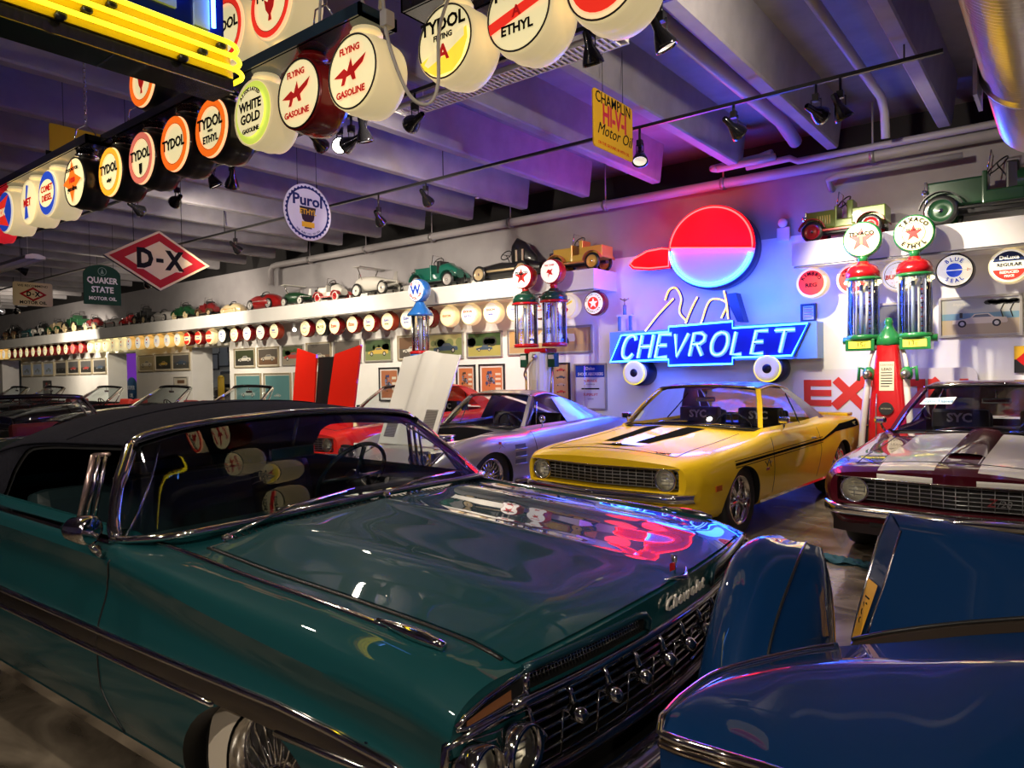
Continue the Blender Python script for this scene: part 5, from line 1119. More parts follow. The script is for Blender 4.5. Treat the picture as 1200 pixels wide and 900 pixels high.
def beach(b, w, h, M):
    car_art(b, w, h, pc('sea_sky', .42, .43, .38), SAND, pc('car_cream', .68, .60, .44), .42, .72, M=M)
    F = M @ FACE
    b.face([(-w/2, -h*.08, .0005), (w/2, -h*.08, .0005), (w/2, h*.10, .0005), (-w/2, h*.10, .0005)], pc('sea', .16, .30, .36), F)
    for x in (.30, .42): b.tube([F @ Vector((w*x, -h*.05, .001)), F @ Vector((w*(x-.03), h*.15, .001)), F @ Vector((w*(x+.02), h*.36, .001))], .008, DK, 5)
    for k in range(9): b.face([(w*(.12+.045*k)+.05*math.cos(a), h*(.38+.02*math.sin(k*2))+.03*math.sin(a), .0012) for a in arr(0, 5.6, 7)], DK, F)
    b.text('Impala', h*.12, pc('mount'), F @ T(-w*.27, h*.36, .001), .0005, .4)
    b.box((-w*.26, -.003, -h*.03), (-w*.22, -.001, h*.12), DK, M)
row_pic(1100, 1198.5, 346.5, 394.5, SILV, 'large framed print of a cream car on a beach', beach, .005)
row_pic(1001, 1086, 355, 398, SILV, 'framed dark print mostly hidden behind the red gasoline pump', art_fn(pc('slate', .12, .12, .12), pc('teal_dark', .05, .12, .13), CARB, cs=.7), .01)
row_pic(595, 694, 383.5, 415, SILV, 'framed print of a white open car behind the white pump', art_fn(pc('wood', .52, .33, .13), pc('wood_floor', .45, .30, .14), CARW, horizon=.3, cs=.66), .01)
row_pic(547, 588.5, 388.5, 419, SILV, 'framed print of two cars under dark trees', art_fn(GRN, pc('lawn', .40, .36, .10), CARB, cs=.5, tree=DK), .005)
row_pic(502, 543, 390, 421, SILV, 'framed print of a blue car before a yellow park', art_fn(pc('park', .45, .42, .18), GR, CARB, cs=.75, tree=GR), .005)
row_pic(466, 499, 392.5, 422, GOLD, 'framed print of a white car on a red-brown ground', art_fn(BRN, SKW, CARW, cs=.7), .02)
row_pic(427, 459.5, 396.5, 424, SILV, 'framed print of a yellow car among green trees', art_fn(GRN, GR, CARY, cs=.8, tree=GRN), .008)
row_pic(391, 423, 398, 426, SILV, 'framed dark print half hidden behind the red hood', art_fn(SKW, DK, CARB, cs=.6), .01)
row_pic(359, 388, 401, 428, GOLD, 'framed dark print above the raised red hood', art_fn(SKW, BRN, CARP, cs=.6), .02)
row_pic(330.5, 356, 404, 428.5, SILV, 'framed print of a red open car by a fountain', art_fn(pc('garden', .12, .13, .08), pc('stone', .3, .27, .2), CARR, cs=.85, tree=GRN), .004)
row_pic(301.5, 326.5, 406.5, 430, GOLD, 'framed print of a pale open car on brown ground', art_fn(SKW, BRN, CARP, cs=.75), .03)
row_pic(274.5, 298.5, 408, 431, GOLD, 'framed print of a white roadster on green, nearest the wide wall opening', art_fn(pc('moss', .05, .06, .03), DK, CARW, cs=.7), .03)
row_pic(201.5, 222.5, 413.5, 434.5, GOLD, 'framed print of a dark blue car beside the wide wall opening', art_fn(pc('slate'), pc('night', .08, .08, .07), CARB, cs=.7), .04)
row_pic(181.5, 201, 414.5, 435, GOLD, 'framed print of a yellow car between two other small prints', art_fn(pc('moss'), DK, CARY, cs=.6), .04)
row_pic(162.5, 180.5, 416, 436, GOLD, 'framed sepia print beside the middle wall opening', art_fn(pc('sepia', .42, .38, .24), pc('sepia_dark', .35, .30, .18), CARW, cs=.8), .03)
for i, (x0, x1, yt, yb, c) in enumerate(((108.5, 124.5, 419.3, 438.5, CARB), (93.5, 107.5, 420.5, 439, CARR), (79, 92.5, 421.2, 439.5, CARR), (64.5, 77.8, 422.6, 440, DK), (50.8, 63, 424, 440.8, SK), (38, 49.5, 424.8, 441.2, SK), (25.5, 37, 425.6, 441.6, SK))):
    row_pic(x0, x1, yt, yb, GOLD, 'small framed print between the far wall openings, %s from the middle opening' % ordinal(i+1), art_fn(pc('slate') if i < 4 else pc('glare', .45, .55, .75), DK if i < 4 else pc('glare2', .5, .58, .72), c, cs=.6), .05)
# second row
row_pic(275.5, 306, 437.5, 475, GOLD, 'teal print low on the wall, nearest the wide wall opening', art_fn(TEAL_P, TEAL_P, pc('foam', .4, .45, .42), cs=.6), .04)
row_pic(309.5, 341, 437, 475, GOLD, 'teal print low on the wall, between another teal print and a pale one', art_fn(TEAL_P, TEAL_P, pc('foam'), cs=.3), .04)
row_pic(344.5, 372, 436, 475, GOLD, 'pale print low on the wall beside the raised red hood', art_fn(pc('foam'), TEAL_P, TEAL_P, cs=.4), .06)
def engine_art(bg, fg):
    def f(b, w, h, M):
        F = M @ FACE; b.face([(-w/2, -h/2, 0), (w/2, -h/2, 0), (w/2, h/2, 0), (-w/2, h/2, 0)], bg, F)
        rnd = random.Random(5)
        for k in range(26): x, y = rnd.gauss(-.12, .11)*w, rnd.gauss(0, .13)*h; r = rnd.uniform(.03, .08)*w; b.disc(r, (fg, pc('steel_blue', .20, .24, .36), DK)[k % 3], F @ T(x, y, .0006+.0002*k), 0, r*.4*(k % 2), 12)
        for k in range(4): b.box((w*.18, -.0012, -h*.42+h*.2*k), (w*.44, -.0004, -h*.42+h*.2*k+h*.09), pc('mount'), M)
    return f
ORG = pc('orange', .50, .16, .06); NAV = pc('navy', .05, .06, .16)
row_pic(561.5, 591.5, 426.5, 463, FBLK, 'black framed orange engine poster beside the white pump', engine_art(ORG, NAV), .04, pc('white_mount', .72, .70, .66))
row_pic(535, 557, 427.5, 463, FBLK, 'black framed orange poster partly behind the raised silver hood', engine_art(ORG, DK), .04, pc('white_mount'))
row_pic(444.5, 468, 430.5, 470, FBLK, 'black framed poster with a blue engine left of the silver hood', engine_art(pc('rust', .40, .15, .07), NAV), .04, pc('white_mount'))
row_pic(471, 492, 429.5, 468, FBLK, 'black framed poster edge showing past the silver hood', engine_art(pc('rust'), NAV), .04, pc('white_mount'))
def cars_poster(b, w, h, M):
    F = M @ FACE; b.face([(-w/2, -h/2, 0), (w/2, -h/2, 0), (w/2, h/2, 0), (-w/2, h/2, 0)], pc('kraft', .52, .36, .18), F)
    for k, c in enumerate((CARR, CARB, CARP, CARR, CARB)):
        s = w*.14; y = h*(.36-.17*k)
        b.face([(x*s, y+yy*s, .001) for x, yy in ((-2.3, 0), (-2.2, .4), (-.8, .6), (-.4, .95), (.8, .95), (1.3, .6), (2.3, .5), (2.3, 0))], c, F)
        for wx in (-1.4, 1.4): b.disc(.3*s, DK, F @ T(wx*s, y, .0016), 0, 0, 10)
row_pic(646.5, 668, 425, 480, FBLK, 'black framed tan poster of small cars right of the white pump', cars_poster, .01)
def shock_art(b, w, h, M):
    F = M @ FACE; b.face([(-w/2, h*.22, .0002), (w/2, h*.22, .0002), (w/2, h/2, .0002), (-w/2, h/2, .0002)], blueink(), F)
    b.text('Delco', h*.10, white(), F @ T(0, h*.42, .001), .0006, 0, .02); b.text('SHOCK ABSORBERS', h*.10, white(), F @ T(0, h*.29, .001), .0006, 0, .02, .78)
    b.text('SUPERIDE', h*.085, redink(), F @ T(0, h*.13, .001), .0006, 0, .01); b.text('PLEASURIZER', h*.04, ink(), F @ T(0, h*.05, .001), .0005)
    b.tube([M @ Vector((-w*.3, -.003, -h*.05)), M @ Vector((w*.3, -.003, -h*.05))], .012, ink(), 5); b.text('SUPERLIFT', h*.085, redink(), F @ T(0, -h*.19, .001), .0006, 0, .01); b.text('LEVELERS', h*.04, ink(), F @ T(0, -h*.29, .001), .0005)
row_pic(673.5, 711, 426, 480, SILV, 'framed blue and white lettered advertisement right of the tan poster', shock_art, .0, pc('advert', .62, .62, .66), group=None)
row_pic(938.5, 956.5, 356, 377, FBLK, 'small black framed notice above the right end of the neon sign', lambda b, w, h, M: [b.box((-w*.4, -.001, h*(.35-.12*k)), (w*(.4 if k % 2 else .3), -.0002, h*(.39-.12*k)), (blueink(), redink())[k % 2], M) for k in range(7)], .0, pc('white_mount'), group=None)
row_pic(51, 60, 446, 462, FBLK, 'small dark poster above the far black open cars', engine_art(pc('night'), CARR), .0, group=None)
row_pic(204, 220, 441.5, 452, SILV, 'small print with a brown block beside the wide wall opening', lambda b, w, h, M: b.box((-w*.3, -.001, -h*.4), (w*.3, 0, h*.2), BRN, M), .02, group=None)
b = MB(); b.box((-.09, -.06, -.1), (.09, 0, .1), white(), None, .02); b.lathe([(.001, .02), (.06, .015), (.07, 0)], white(), T(0, -.06, .16) @ RX(PI/2), 16); o = b.build('wall_lamp'); p = on_y(919, 275, WY); o.location = (p.x, WY, p.z); tag(o, 'small white wall fitting beside the end of the short ledge', 'lamp')
# ---------------------------------------------------------------- big neon sign
NB = emis('neon_blue', (.012, .11, 1.0), 36*NEON); NR = emis('neon_red', (1.0, .014, .012), 22*NEON); NY = emis('neon_pale_yellow', (1.0, .55, .05), 2.6*NEON); NW = emis('neon_ice', (.10, .30, 1.0), 9*NEON); NYEL = emis('neon_yellow', (1.0, .82, .02), 2.2*NEON)
def neon_sign():
    Y = 10.06; root = thing('neon_sign', 'large blue neon lettered wall sign with a round red topped panel above', 'sign', (0, 0, 0))
    q = lambda x, y: (lambda p: (p.x, p.z))(on_y(x, y, Y))
    SB = mat('sign_deep_blue', (.004, .010, .16), .45); SS = mat('sign_side_blue', (.22, .42, .75), .4); PALE = mat('sign_pale', (.40, .52, .74), .5); RD = mat('sign_red', (.75, .008, .006), .45); NAVY = mat('sign_navy', (.008, .012, .05), .4)
    MF = T(0, Y, 0) @ FACE
    out = [q(*p) for p in ((716, 425), (728.7, 392.5), (785, 388.3), (785, 382), (860.7, 375.5), (860.7, 383.7), (950, 378), (931, 417.5), (860.7, 420), (860.7, 427.5), (785, 429.5), (785, 422))]
    x0 = out[0][0]-.02; x1 = q(957, 400)[0]; zt = q(728, 391)[1]+.02; zb = out[0][1]-.01
    b = MB(); b.box((x0, Y+.01, zb), (x1, WY, zt+.01), SS); b.build('cabinet', None, root)
    b = MB(); b.prism(out[::-1], -.0, .03, SB, MF); b.build('face_panel', None, root)
    c = (sum(p[0] for p in out)/12, sum(p[1] for p in out)/12)
    b = MB(); b.tube([MF @ Vector((c[0]+(x-c[0])*.985, c[1]+(z-c[1])*.95, .06)) for x, z in out], .012, NB, 8, True); b.build('outline_tube', None, root)
    # letters: painted strokes with a glowing tube on each
    L = {'C': [[(.95, .78), (.8, .96), (.5, 1), (.2, .85), (.06, .5), (.12, .16), (.4, 0), (.7, .04), (.9, .2)]], 'H': [[(.1, 0), (.1, 1)], [(.85, 0), (.85, 1)], [(.1, .5), (.85, .5)]], 'E': [[(.85, 1), (.12, 1), (.12, 0), (.85, 0)], [(.12, .52), (.7, .52)]], 'V': [[(.02, 1), (.45, 0), (.95, 1)]],
     'R': [[(.12, 0), (.12, 1), (.6, 1), (.85, .87), (.85, .66), (.6, .52), (.12, .52)], [(.45, .52), (.9, 0)]], 'O': [[(.5, 1), (.18, .88), (.05, .5), (.18, .12), (.5, 0), (.82, .12), (.95, .5), (.82, .88), (.5, 1)]], 'L': [[(.12, 1), (.12, 0), (.85, 0)]], 'T': [[(.02, 1), (.98, 1)], [(.5, 1), (.5, 0)]]}
    pos = [(728.5, 747.5), (747, 769), (767, 790), (787, 808), (807, 830), (831.5, 856.5), (856, 877), (879, 903), (903, 932)]
    for ch, (xa, xb) in zip('CHEVROLET', pos):
        b = MB(); xm = (xa+xb)/2; zb_ = q(xm, lerp(420.5, 412.5, (xm-728)/204))[1]; zt_ = q(xm, lerp(394, 386.5, (xm-728)/204))[1]; X0 = q(xa, 405)[0]; X1 = q(xb, 405)[0]; h = zt_-zb_; w = X1-X0-h*.18
        for st in L[ch]:
            P = [MF @ Vector((X0+u*w+v*h*.24, zb_+v*h, .034)) for u, v in st]
            if ch in 'CO': P = spline(P, 4)
            b.tube(P, 0, PALE, 4, flat=(.012, .068)); b.tube([p+Vector((0, -.03, 0)) for p in P], .011, NW, 6)
        b.build('letter', None, root)
    # round panel above: red top with a side fin, blue lower rim, no picture on it
    cx, cz, rx, rz = -4.15, 3.17, .665, .575; tl = -.12
    M2 = T(cx, Y-.02, cz) @ FACE @ RZ(tl)
    dome = [(rx*math.cos(a), .62*math.sin(a)+.08) for a in arr(0, PI, 28)]; low = [(rx*math.cos(a), rz*math.sin(a)+.08) for a in arr(PI, 2*PI, 28)]
    fin = [(-rx+.04, .08), (-rx-.10, .09), (-rx-.36, .04), (-rx-.60, -.10), (-rx-.66, -.19), (-rx-.58, -.25), (-rx-.30, -.26), (-rx+.06, -.22)]
    b = MB(); b.prism(dome, 0, .02, RD, M2, NAVY); b.prism(low, 0, .02, PALE, M2, NAVY); b.lathe([(1, -.26), (1, 0)], NAVY, M2 @ T(0, .08, 0) @ Matrix.Diagonal((rx*.99, .60, 1, 1)), 48, True, True); b.build('round_panel', None, root)
    b = MB(); b.prism(fin[::-1], -.05, .02, RD, M2, NAVY); b.build('side_fin', None, root)
    b = MB(); b.tube([M2 @ Vector((x*.95, .08+(y-.08)*.95, .05)) for x, y in dome], .011, NR, 8, True); b.build('dome_tube', None, root)
    b = MB(); b.tube([M2 @ Vector((-rx-.2+(x+rx+.2)*.92, -.06+(y+.06)*.86, .05)) for x, y in fin], .011, NR, 8, True); b.build('fin_tube', None, root)
    for k in (.955, .90):
        b = MB(); b.tube([M2 @ Vector((x*k, .08+(y-.08)*k, .05)) for x, y in low[1:-1]], .012, NB, 8); b.build('rim_tube', None, root)
    b = MB(); b.prism([q(*p) for p in ((848, 345), (862, 343), (872, 377), (864, 377))][::-1], -.2, 0, NAVY, MF); b.build('post', None, root)
    for P in ([(757, 388), (772, 369), (790, 350)], [(804, 379), (811, 362), (818, 348)], [(822, 379), (833, 352), (852, 355), (846, 373)], [(780, 352), (785, 340), (793, 338), (799, 350), (797, 366), (806, 377)], [(854, 374), (852, 355), (849, 341)]):
        b = MB(); p3 = spline([MF @ Vector((*q(*p), .0)) for p in P], 5); b.tube([p+Vector((0, .02, 0)) for p in p3], .022, NAVY, 8); b.tube([p+Vector((0, -.025, 0)) for p in p3], .013, NY, 8); b.build('strut_tube', None, root)
    for px, py in ((745, 437), (900.5, 432)):
        g = bpy.data.objects.new('round_lamp', None); COL.objects.link(g); g.parent = root; X, Z = q(px, py); g.location = (X, Y-.05, Z)
        b = MB(); b.lathe([(.19, -.42), (.205, -.38), (.205, -.12), (.18, -.1)], NAVY, RX(PI/2), 32); b.build('lamp_housing', None, g)
        b = MB(); b.lathe([(.17, -.1), (.185, .0), (.17, .03), (.12, .035), (.065, .02)], mat('lamp_ring', (.80, .74, .50), .3, 0, .6, .35, (1, .85, .4)), RX(PI/2), 32, True, False); b.tube([(.178*math.cos(2*PI*k/40), -.01, .178*math.sin(2*PI*k/40)) for k in range(40)], .012, emis('ring_yellow', (1, .8, .05), 1.2), 6, True); b.lathe([(.065, .02), (.05, .035), (.001, .035)], black(), RX(PI/2), 20, True, False); b.build('lamp_ring', None, g)
    for x, y, z, e, c in ((-4.3, 9.35, 3.75, 36, (1, .015, .04)), (-5.1, 9.5, 3.45, 14, (1, .03, .05)), (-4.0, 9.35, 2.62, 130, (.015, .08, 1)), (-5.1, 9.45, 1.95, 80, (.015, .09, 1)), (-3.2, 9.6, 2.35, 80, (.015, .09, 1))):  # points added in front of the sign to boost its colour wash
        l = bpy.data.lights.new('sign_fill_light', 'POINT'); l.energy = e*NEON; l.color = c; l.shadow_soft_size = .3; o = bpy.data.objects.new('sign_fill_light', l); o.location = (x, y, z); COL.objects.link(o); o.parent = root
    return root
neon_sign()
p = on_y(732.5, 392, 10.2)
t = thing('trophy', 'small blue column trophy standing on the neon sign cabinet', 'trophy', (p.x, 10.2, on_y(728, 392, 10.06).z+.032)); TB = mat('trophy_blue', (.18, .36, .60), .2, .4)
b = MB(); b.box((-.15, -.06, 0), (.15, .06, .03), white()); b.build('base', None, t)
for x in (-.10, .10):
    b = MB(); b.box((x-.022, -.02, .03), (x+.022, .02, .27), TB, None, .006); b.build('column', None, t)
b = MB(); b.box((-.14, -.04, .27), (.14, .04, .29), white()); b.lathe([(.03, .29), (.028, .45)], TB, None, 12); b.build('top', None, t)
b = MB(); b.tube([(0, 0, .45), (0, 0, .52), (-.08, 0, .56)], .01, mat('trophy_gold', (.5, .4, .3), .25, .9), 6); b.tube([(0, 0, .52), (.08, 0, .55)], .01, mat('trophy_gold'), 6); b.ball((0, 0, .54), .02, mat('trophy_gold')); b.build('figure', None, t)

# ---------------------------------------------------------------- visible gasoline pumps
PG = glass('pump_glass', (.93, .96, .98), .1)
def disc_globe(parent, x, z, r, rimm, lens, art, d=.06, y=0):
    g = bpy.data.objects.new('globe', None); COL.objects.link(g); g.parent = parent; g.location = (x, y, z)
    M = RX(PI/2); b = MB(); b.lathe([(r*.9, -d), (r, -d*.7), (r*1.03, 0), (r, d*.7), (r*.93, d*1.02), (r*.9, d)], rimm, M, 40, True, False); b.lathe([(.001, -d), (r*.9, -d)], rimm, M, 32, True, False); b.lathe([(.05, 0), (.06, .05), (.045, .09)], rimm, T(0, 0, -r-.06), 16); b.build('globe_case', None, g)
    b = MB(); b.lathe([(.001, d+.012), (r*.6, d+.008), (r*.92, d)], lens, M, 40, True, False); art(b, T(0, -d-.0135, 0) @ FACE, r*.92); b.build('globe_lens', None, g); return g
def star_art(two=False, k=0):
    def f(b, F, r):
        if two:
            b.face([(x, y, .0008) for x, y in star(r*.50, r*.20)], RINK, F); b.arc_text('TEXACO', r*.78, r*.33, INK, F, 90, 105, False, .045, 1, .001); b.arc_text('ETHYL', r*.78, r*.33, INK, F, 270, 85, True, .045, 1, .001); b.tube([F @ Vector((r*.60*math.cos(2*PI*i/40), r*.60*math.sin(2*PI*i/40), .0008)) for i in range(40)], r*.012, INK, 4, True); b.text('TEXACO', r*.19, INK, F @ T(0, r*.18, .002), .0008, 0, .04)
        else:
            b.face([(x, y, .0008) for x, y in star(r*.78, r*.30)], RINK, F); b.text('TEXACO', r*.32, INK, F @ T(0, r*.32, .002), .0008, 0, .045, 1.1); b.text('T', r*.75, (mat('lens_green', (.2, .5, .1), .4) if not k else INK), F @ T(0, -r*.05, .0024), .0008, 0, .03)
    return f
def plain_fire(b, F, r):
    b.face([(x*r, y*r, .0008) for x, y in ((-.35, -.1), (-.15, .2), (.1, .1), (.4, .25), (.2, -.05), (.35, -.35), (0, -.25), (-.2, -.6), (-.1, -.15))], RINK, F); b.text('FIRE CHIEF', r*.22, RINK, F @ T(0, r*.52, .001), .0008, 0, .02)
def w_art(b, F, r):
    b.text('W', r*1.2, BINK, F @ T(0, 0, .001), .0008, 0, .04); b.arc_text('WICO', r*.76, r*.32, RINK, F, 90, 75, False, .045, 1, .001); b.arc_text('GASOLINE', r*.76, r*.32, RINK, F, 270, 125, True, .045, 1, .001)
WHT = emis('globe_white', (.95, .95, .92), .55)
def pump_cyl(parent, x, z0, z1, r, domeM, rimM, cz, blue=.0):
    b = MB(); b.lathe([(r, z0), (r, z1)], PG, T(x, 0, 0), 32, True, False); b.build('glass_cylinder', None, parent)
    b = MB()
    for k in range(6): a = 2*PI*k/6+.3; b.tube([(x+r*1.04*math.cos(a), r*1.04*math.sin(a), z0-.02), (x+r*1.04*math.cos(a), r*1.04*math.sin(a), z1)], .008, mat('rod_blue_steel', (.5, .58, .8), .3, .3), 6)
    b.build('tie_rods', None, parent)
    b = MB(); b.tube([(x-.02, 0, z0), (x-.02, 0, z1-.06)], .022, mat('gauge_steel', (.5, .58, .75), .3, .2), 8); b.box((x+.03, -.02, z0), (x+.06, -.016, z1-.08), white())
    for k in range(11): b.box((x+.062, -.02, z0+.03+k*(z1-z0-.15)/10), (x+.085, -.016, z0+.045+k*(z1-z0-.15)/10), redink() if k % 2 else ink())
    b.build('gallon_gauge', None, parent)
    b = MB(); b.lathe([(r*1.22, z1-.015), (r*1.25, z1+.0), (r*1.2, z1+.02)], rimM, T(x, 0, 0), 36, True, True); b.build('dome_rim', None, parent)
    b = MB(); b.lathe([(r*1.18, z1+.02), (r*1.16, z1+.08), (r*1.0, z1+.14), (r*.7, z1+.175), (r*.45, z1+.19), (r*.42, z1+.21), (.05, z1+.22)], domeM, T(x, 0, 0), 36); b.build('dome', None, parent)
    b = MB(); b.lathe([(r*1.1, z0-.05), (r*1.12, z0), (r*1.0, z0+.015)], rimM, T(x, 0, 0), 32); b.build('base_ring', None, parent)
    b = MB(); b.lathe([(.06, z1+.21), (.05, z1+.25), (.07, z1+.27)], rimM, T(x, 0, 0), 16); b.build('globe_neck', None, parent)
PRED = mat('pump_red', (.45, .008, .012), .22, 0, .8); PGRN = mat('pump_green', (.02, .20, .055), .25, 0, .7); PWH = mat('pump_white', (.66, .64, .60), .4)
def twin_pump_red():
    p = on_y(1048, 300, 9.35); root = thing('gasoline_pump', 'red and green twin visible gasoline pump with two glass cylinders', 'gas pump', (p.x-.07, 9.38, 0)); cx = (-.275, .275)
    b = MB(); b.grid([[(w*math.cos(a)**3*.0+w*(abs(math.cos(a))**.5)*(1 if math.cos(a) >= 0 else -1), d*(abs(math.sin(a))**.5)*(1 if math.sin(a) >= 0 else -1), z) for a in [2*PI*k/32 for k in range(32)]] for z, w, d in ((0, .25, .24), (.12, .25, .24), (.16, .225, .22), (.6, .22, .21), (1.0, .205, .18), (1.4, .155, .15), (1.66, .125, .13), (1.72, .12, .12))], PRED, None, True, True); b.face([(.1*math.cos(a), .1*math.sin(a), 1.72) for a in arr(0, 5.8, 12)], PRED); b.build('column', None, root)
    b = MB(); b.box((-.078, .0, -.17), (.078, .006, .17), pc('plate_cream', .62, .58, .44), T(0, -.271, 0) @ RX(-.085) @ T(0, 0, 1.36)) 
    MM = T(0, -.272, 0) @ RX(-.085) @ T(0, 0, 1.36) @ FACE
    b.text('CONTAINS', .028, ink(), MM @ T(0, .13, .0), .001); b.text('LEAD', .045, ink(), MM @ T(0, .08, .0), .001, 0, .02)
    for k in range(6): b.box((-.06, .04-.032*k-.004, 0), (.06 if k < 5 else .03, .04-.032*k+.006, .001), ink(), MM)
    b.build('notice_plate', None, root)
    b = MB(); M = T(0, -.286, 0) @ RX(-.085) @ T(0, 0, .98) @ FACE; b.disc(.075, black(), M, .0, 0, 28); b.prism([(x*1.0, y*.62) for x, y in circ(.08, 28)], -.004, .004, black(), M); b.text('NATIONAL', .022, mat('badge_cream', (.5, .45, .3), .4), M @ T(0, 0, .006), .001); b.build('oval_badge', None, root)
    b = MB(); b.lathe([(.11, 1.70), (.15, 1.74), (.13, 1.82), (.07, 1.90), (.04, 1.96), (.05, 1.99), (.035, 2.04), (.001, 2.05)], PGRN, None, 24); b.tube([(-.5, 0, 1.79), (.5, 0, 1.79)], .045, PGRN, 10); b.build('cross_head', None, root)
    for s, pr in ((-1, '15c'), (1, '13c')):
        b = MB(); b.box((s*.29-.16, -.14, 1.66), (s*.29+.16, .10, 1.80), PGRN, None, .01); b.build('price_box', None, root)
        b = MB(); b.box((s*.29-.12, -.148, 1.69), (s*.29+.12, -.14, 1.775), emis('price_yellow', (.9, .8, .08), .8)); b.text(pr, .075, ink(), T(s*.27, -.15, 1.73) @ FACE, .001); b.build('price_panel', None, root)
        b = MB(); b.tube(spline([(s*.13, -.05, 1.72), (s*.17, -.08, 1.62), (s*.2, -.1, 1.5), (s*.2, -.1, 1.42)], 4), .022, PWH, 8); b.build('supply_pipe', None, root)
        b = MB(); b.ball((s*.2, -.1, 1.38), .07, PGRN, (1, 1, 1.3)); b.tube([(s*.2, -.1, 1.42), (s*.30, -.12, 1.46), (s*.31, -.12, 1.30)], .02, PGRN, 8); b.lathe([(.05, 0), (.03, .1)], mat('valve_steel', (.5, .5, .48), .3, .9), T(s*.2, -.17, 1.38) @ RX(PI/2), 16); b.build('valve', None, root)
        b = MB(); b.tube(spline([(s*.20, -.12, 1.32), (s*.22, -.16, 1.1), (s*.255, -.2, .7), (s*.27, -.22, .35), (s*.26, -.18, .12)], 6), .036, mat('hose_white', (.62, .57, .54), .5), 10); b.build('hose', None, root)
        pump_cyl(root, cx[(s+1)//2], 1.84, 2.52, .165, PRED, PGRN, 0)
        b = MB(); 
        for a in (.4, 2.0, 3.6): b.ball((s*.275+.19*math.cos(a), .19*math.sin(a)-.02, 2.485), .02, emis('bulb_warm', (1, .8, .35), 9), (1, 1, 1), 8)
        b.build('rim_bulbs', None, root)
    b = MB(); b.tube([(-.10, -.19, 1.15), (-.10, -.235, .98), (-.10, -.25, .45)], .006, mat('valve_steel'), 5); b.build('side_rod', None, root)
    disc_globe(root, -.275, 3.00, .215, PGRN, CREAM, star_art()); disc_globe(root, .275, 3.00, .215, PGRN, CREAM, star_art(True))
twin_pump_red()
def twin_pump_white():
    p = on_y(632, 400, 9.42); root = thing('gasoline_pump', 'white twin visible pump with dark green domes behind the silver fastback', 'gas pump', (p.x+.02, 9.42, 0))
    b = MB(); b.box((-.205, -.2, 0), (.205, .2, .12), PWH, None, .02)
    b.grid([[(.205*c_, .18*s_, z) for c_, s_ in [(math.cos(2*PI*k/40)*(1+.03*(k % 2)), math.sin(2*PI*k/40)*(1+.03*(k % 2))) for k in range(40)]] for z in (.12, 1.80)], PWH, None, False, True); b.build('column', None, root)
    b = MB(); b.box((-.22, -.16, 1.78), (.22, .16, 1.86), PRED, None, .02); b.build('top_plate', None, root)
    b = MB(); b.tube(spline([(0, -.2, 1.70), (-.06, -.24, 1.60), (-.15, -.25, 1.45), (-.13, -.22, 1.35)], 4), .016, mat('brass', (.45, .33, .15), .3, .9), 8); b.ball((.03, -.22, 1.73), .04, mat('valve_steel')); b.build('crank_handle', None, root)
    b = MB(); b.box((-.03, -.215, 1.05), (.07, -.2, 1.35), pc('mount')); b.build('plate', None, root)
    for s in (-1, 1):
        b = MB(); b.box((s*.28-.07, -.1, 1.55), (s*.28+.07, .02, 1.78), mat('box_dark_green', (.01, .05, .03), .3), None, .01); b.box((s*.28-.055, -.106, 1.68), (s*.28+.055, -.1, 1.75), mat('box_label', (.5, .5, .5), .4)); b.build('side_box', None, root)
        b = MB(); b.tube([(s*.27, -.05, 1.55), (s*.25, -.07, 1.2), (s*.2, -.05, .9)], .02, mat('brass'), 8); b.build('side_pipe', None, root)
        pump_cyl(root, s*.285, 1.93, 2.60, .19, mat('dome_dark_green', (.008, .05, .03), .2, 0, .8), PRED, 0)
    disc_globe(root, -.285, 3.05, .20, mat('case_bright_red', (.45, .01, .012), .25, 0, .6), WHT, star_art(False, 1), .10); disc_globe(root, .285, 3.08, .20, mat('case_bright_red'), WHT, plain_fire, .10)
twin_pump_white()
def single_pump():
    p = on_y(493, 400, 9.2); root = thing('gasoline_pump', 'slim blue visible pump with a round lettered globe behind the silver hood', 'gas pump', (p.x, 9.2, 0)); PB = mat('pump_blue', (.02, .14, .48), .25, 0, .8)
    b = MB(); b.lathe([(.24, 0), (.24, .1), (.17, .14), (.15, 1.74), (.2, 1.78), (.2, 1.84)], PB, None, 28); b.build('column', None, root)
    b = MB(); b.lathe([(.205, 1.84), (.215, 1.87), (.19, 1.90)], PRED, None, 28); b.build('base_ring', None, root)
    b = MB(); b.lathe([(.15, 1.88), (.15, 2.56)], PG, None, 28, True, False); b.build('glass_cylinder', None, root)
    b = MB()
    for k in range(6): a = 2*PI*k/6; b.tube([(.155*math.cos(a), .155*math.sin(a), 1.86), (.155*math.cos(a), .155*math.sin(a), 2.56)], .012, mat('rod_steel', (.6, .58, .55), .2, 1.), 6)
    b.tube([(0, 0, 1.88), (0, 0, 2.5)], .03, mat('gauge_steel'), 8); b.build('tie_rods', None, root)
    b = MB(); b.lathe([(.24, 2.54), (.24, 2.57), (.20, 2.62), (.13, 2.70), (.09, 2.77), (.08, 2.79)], PB, None, 28); b.build('dome', None, root)
    disc_globe(root, 0, 3.0, .21, PB, WHT, w_art, .10)
single_pump()
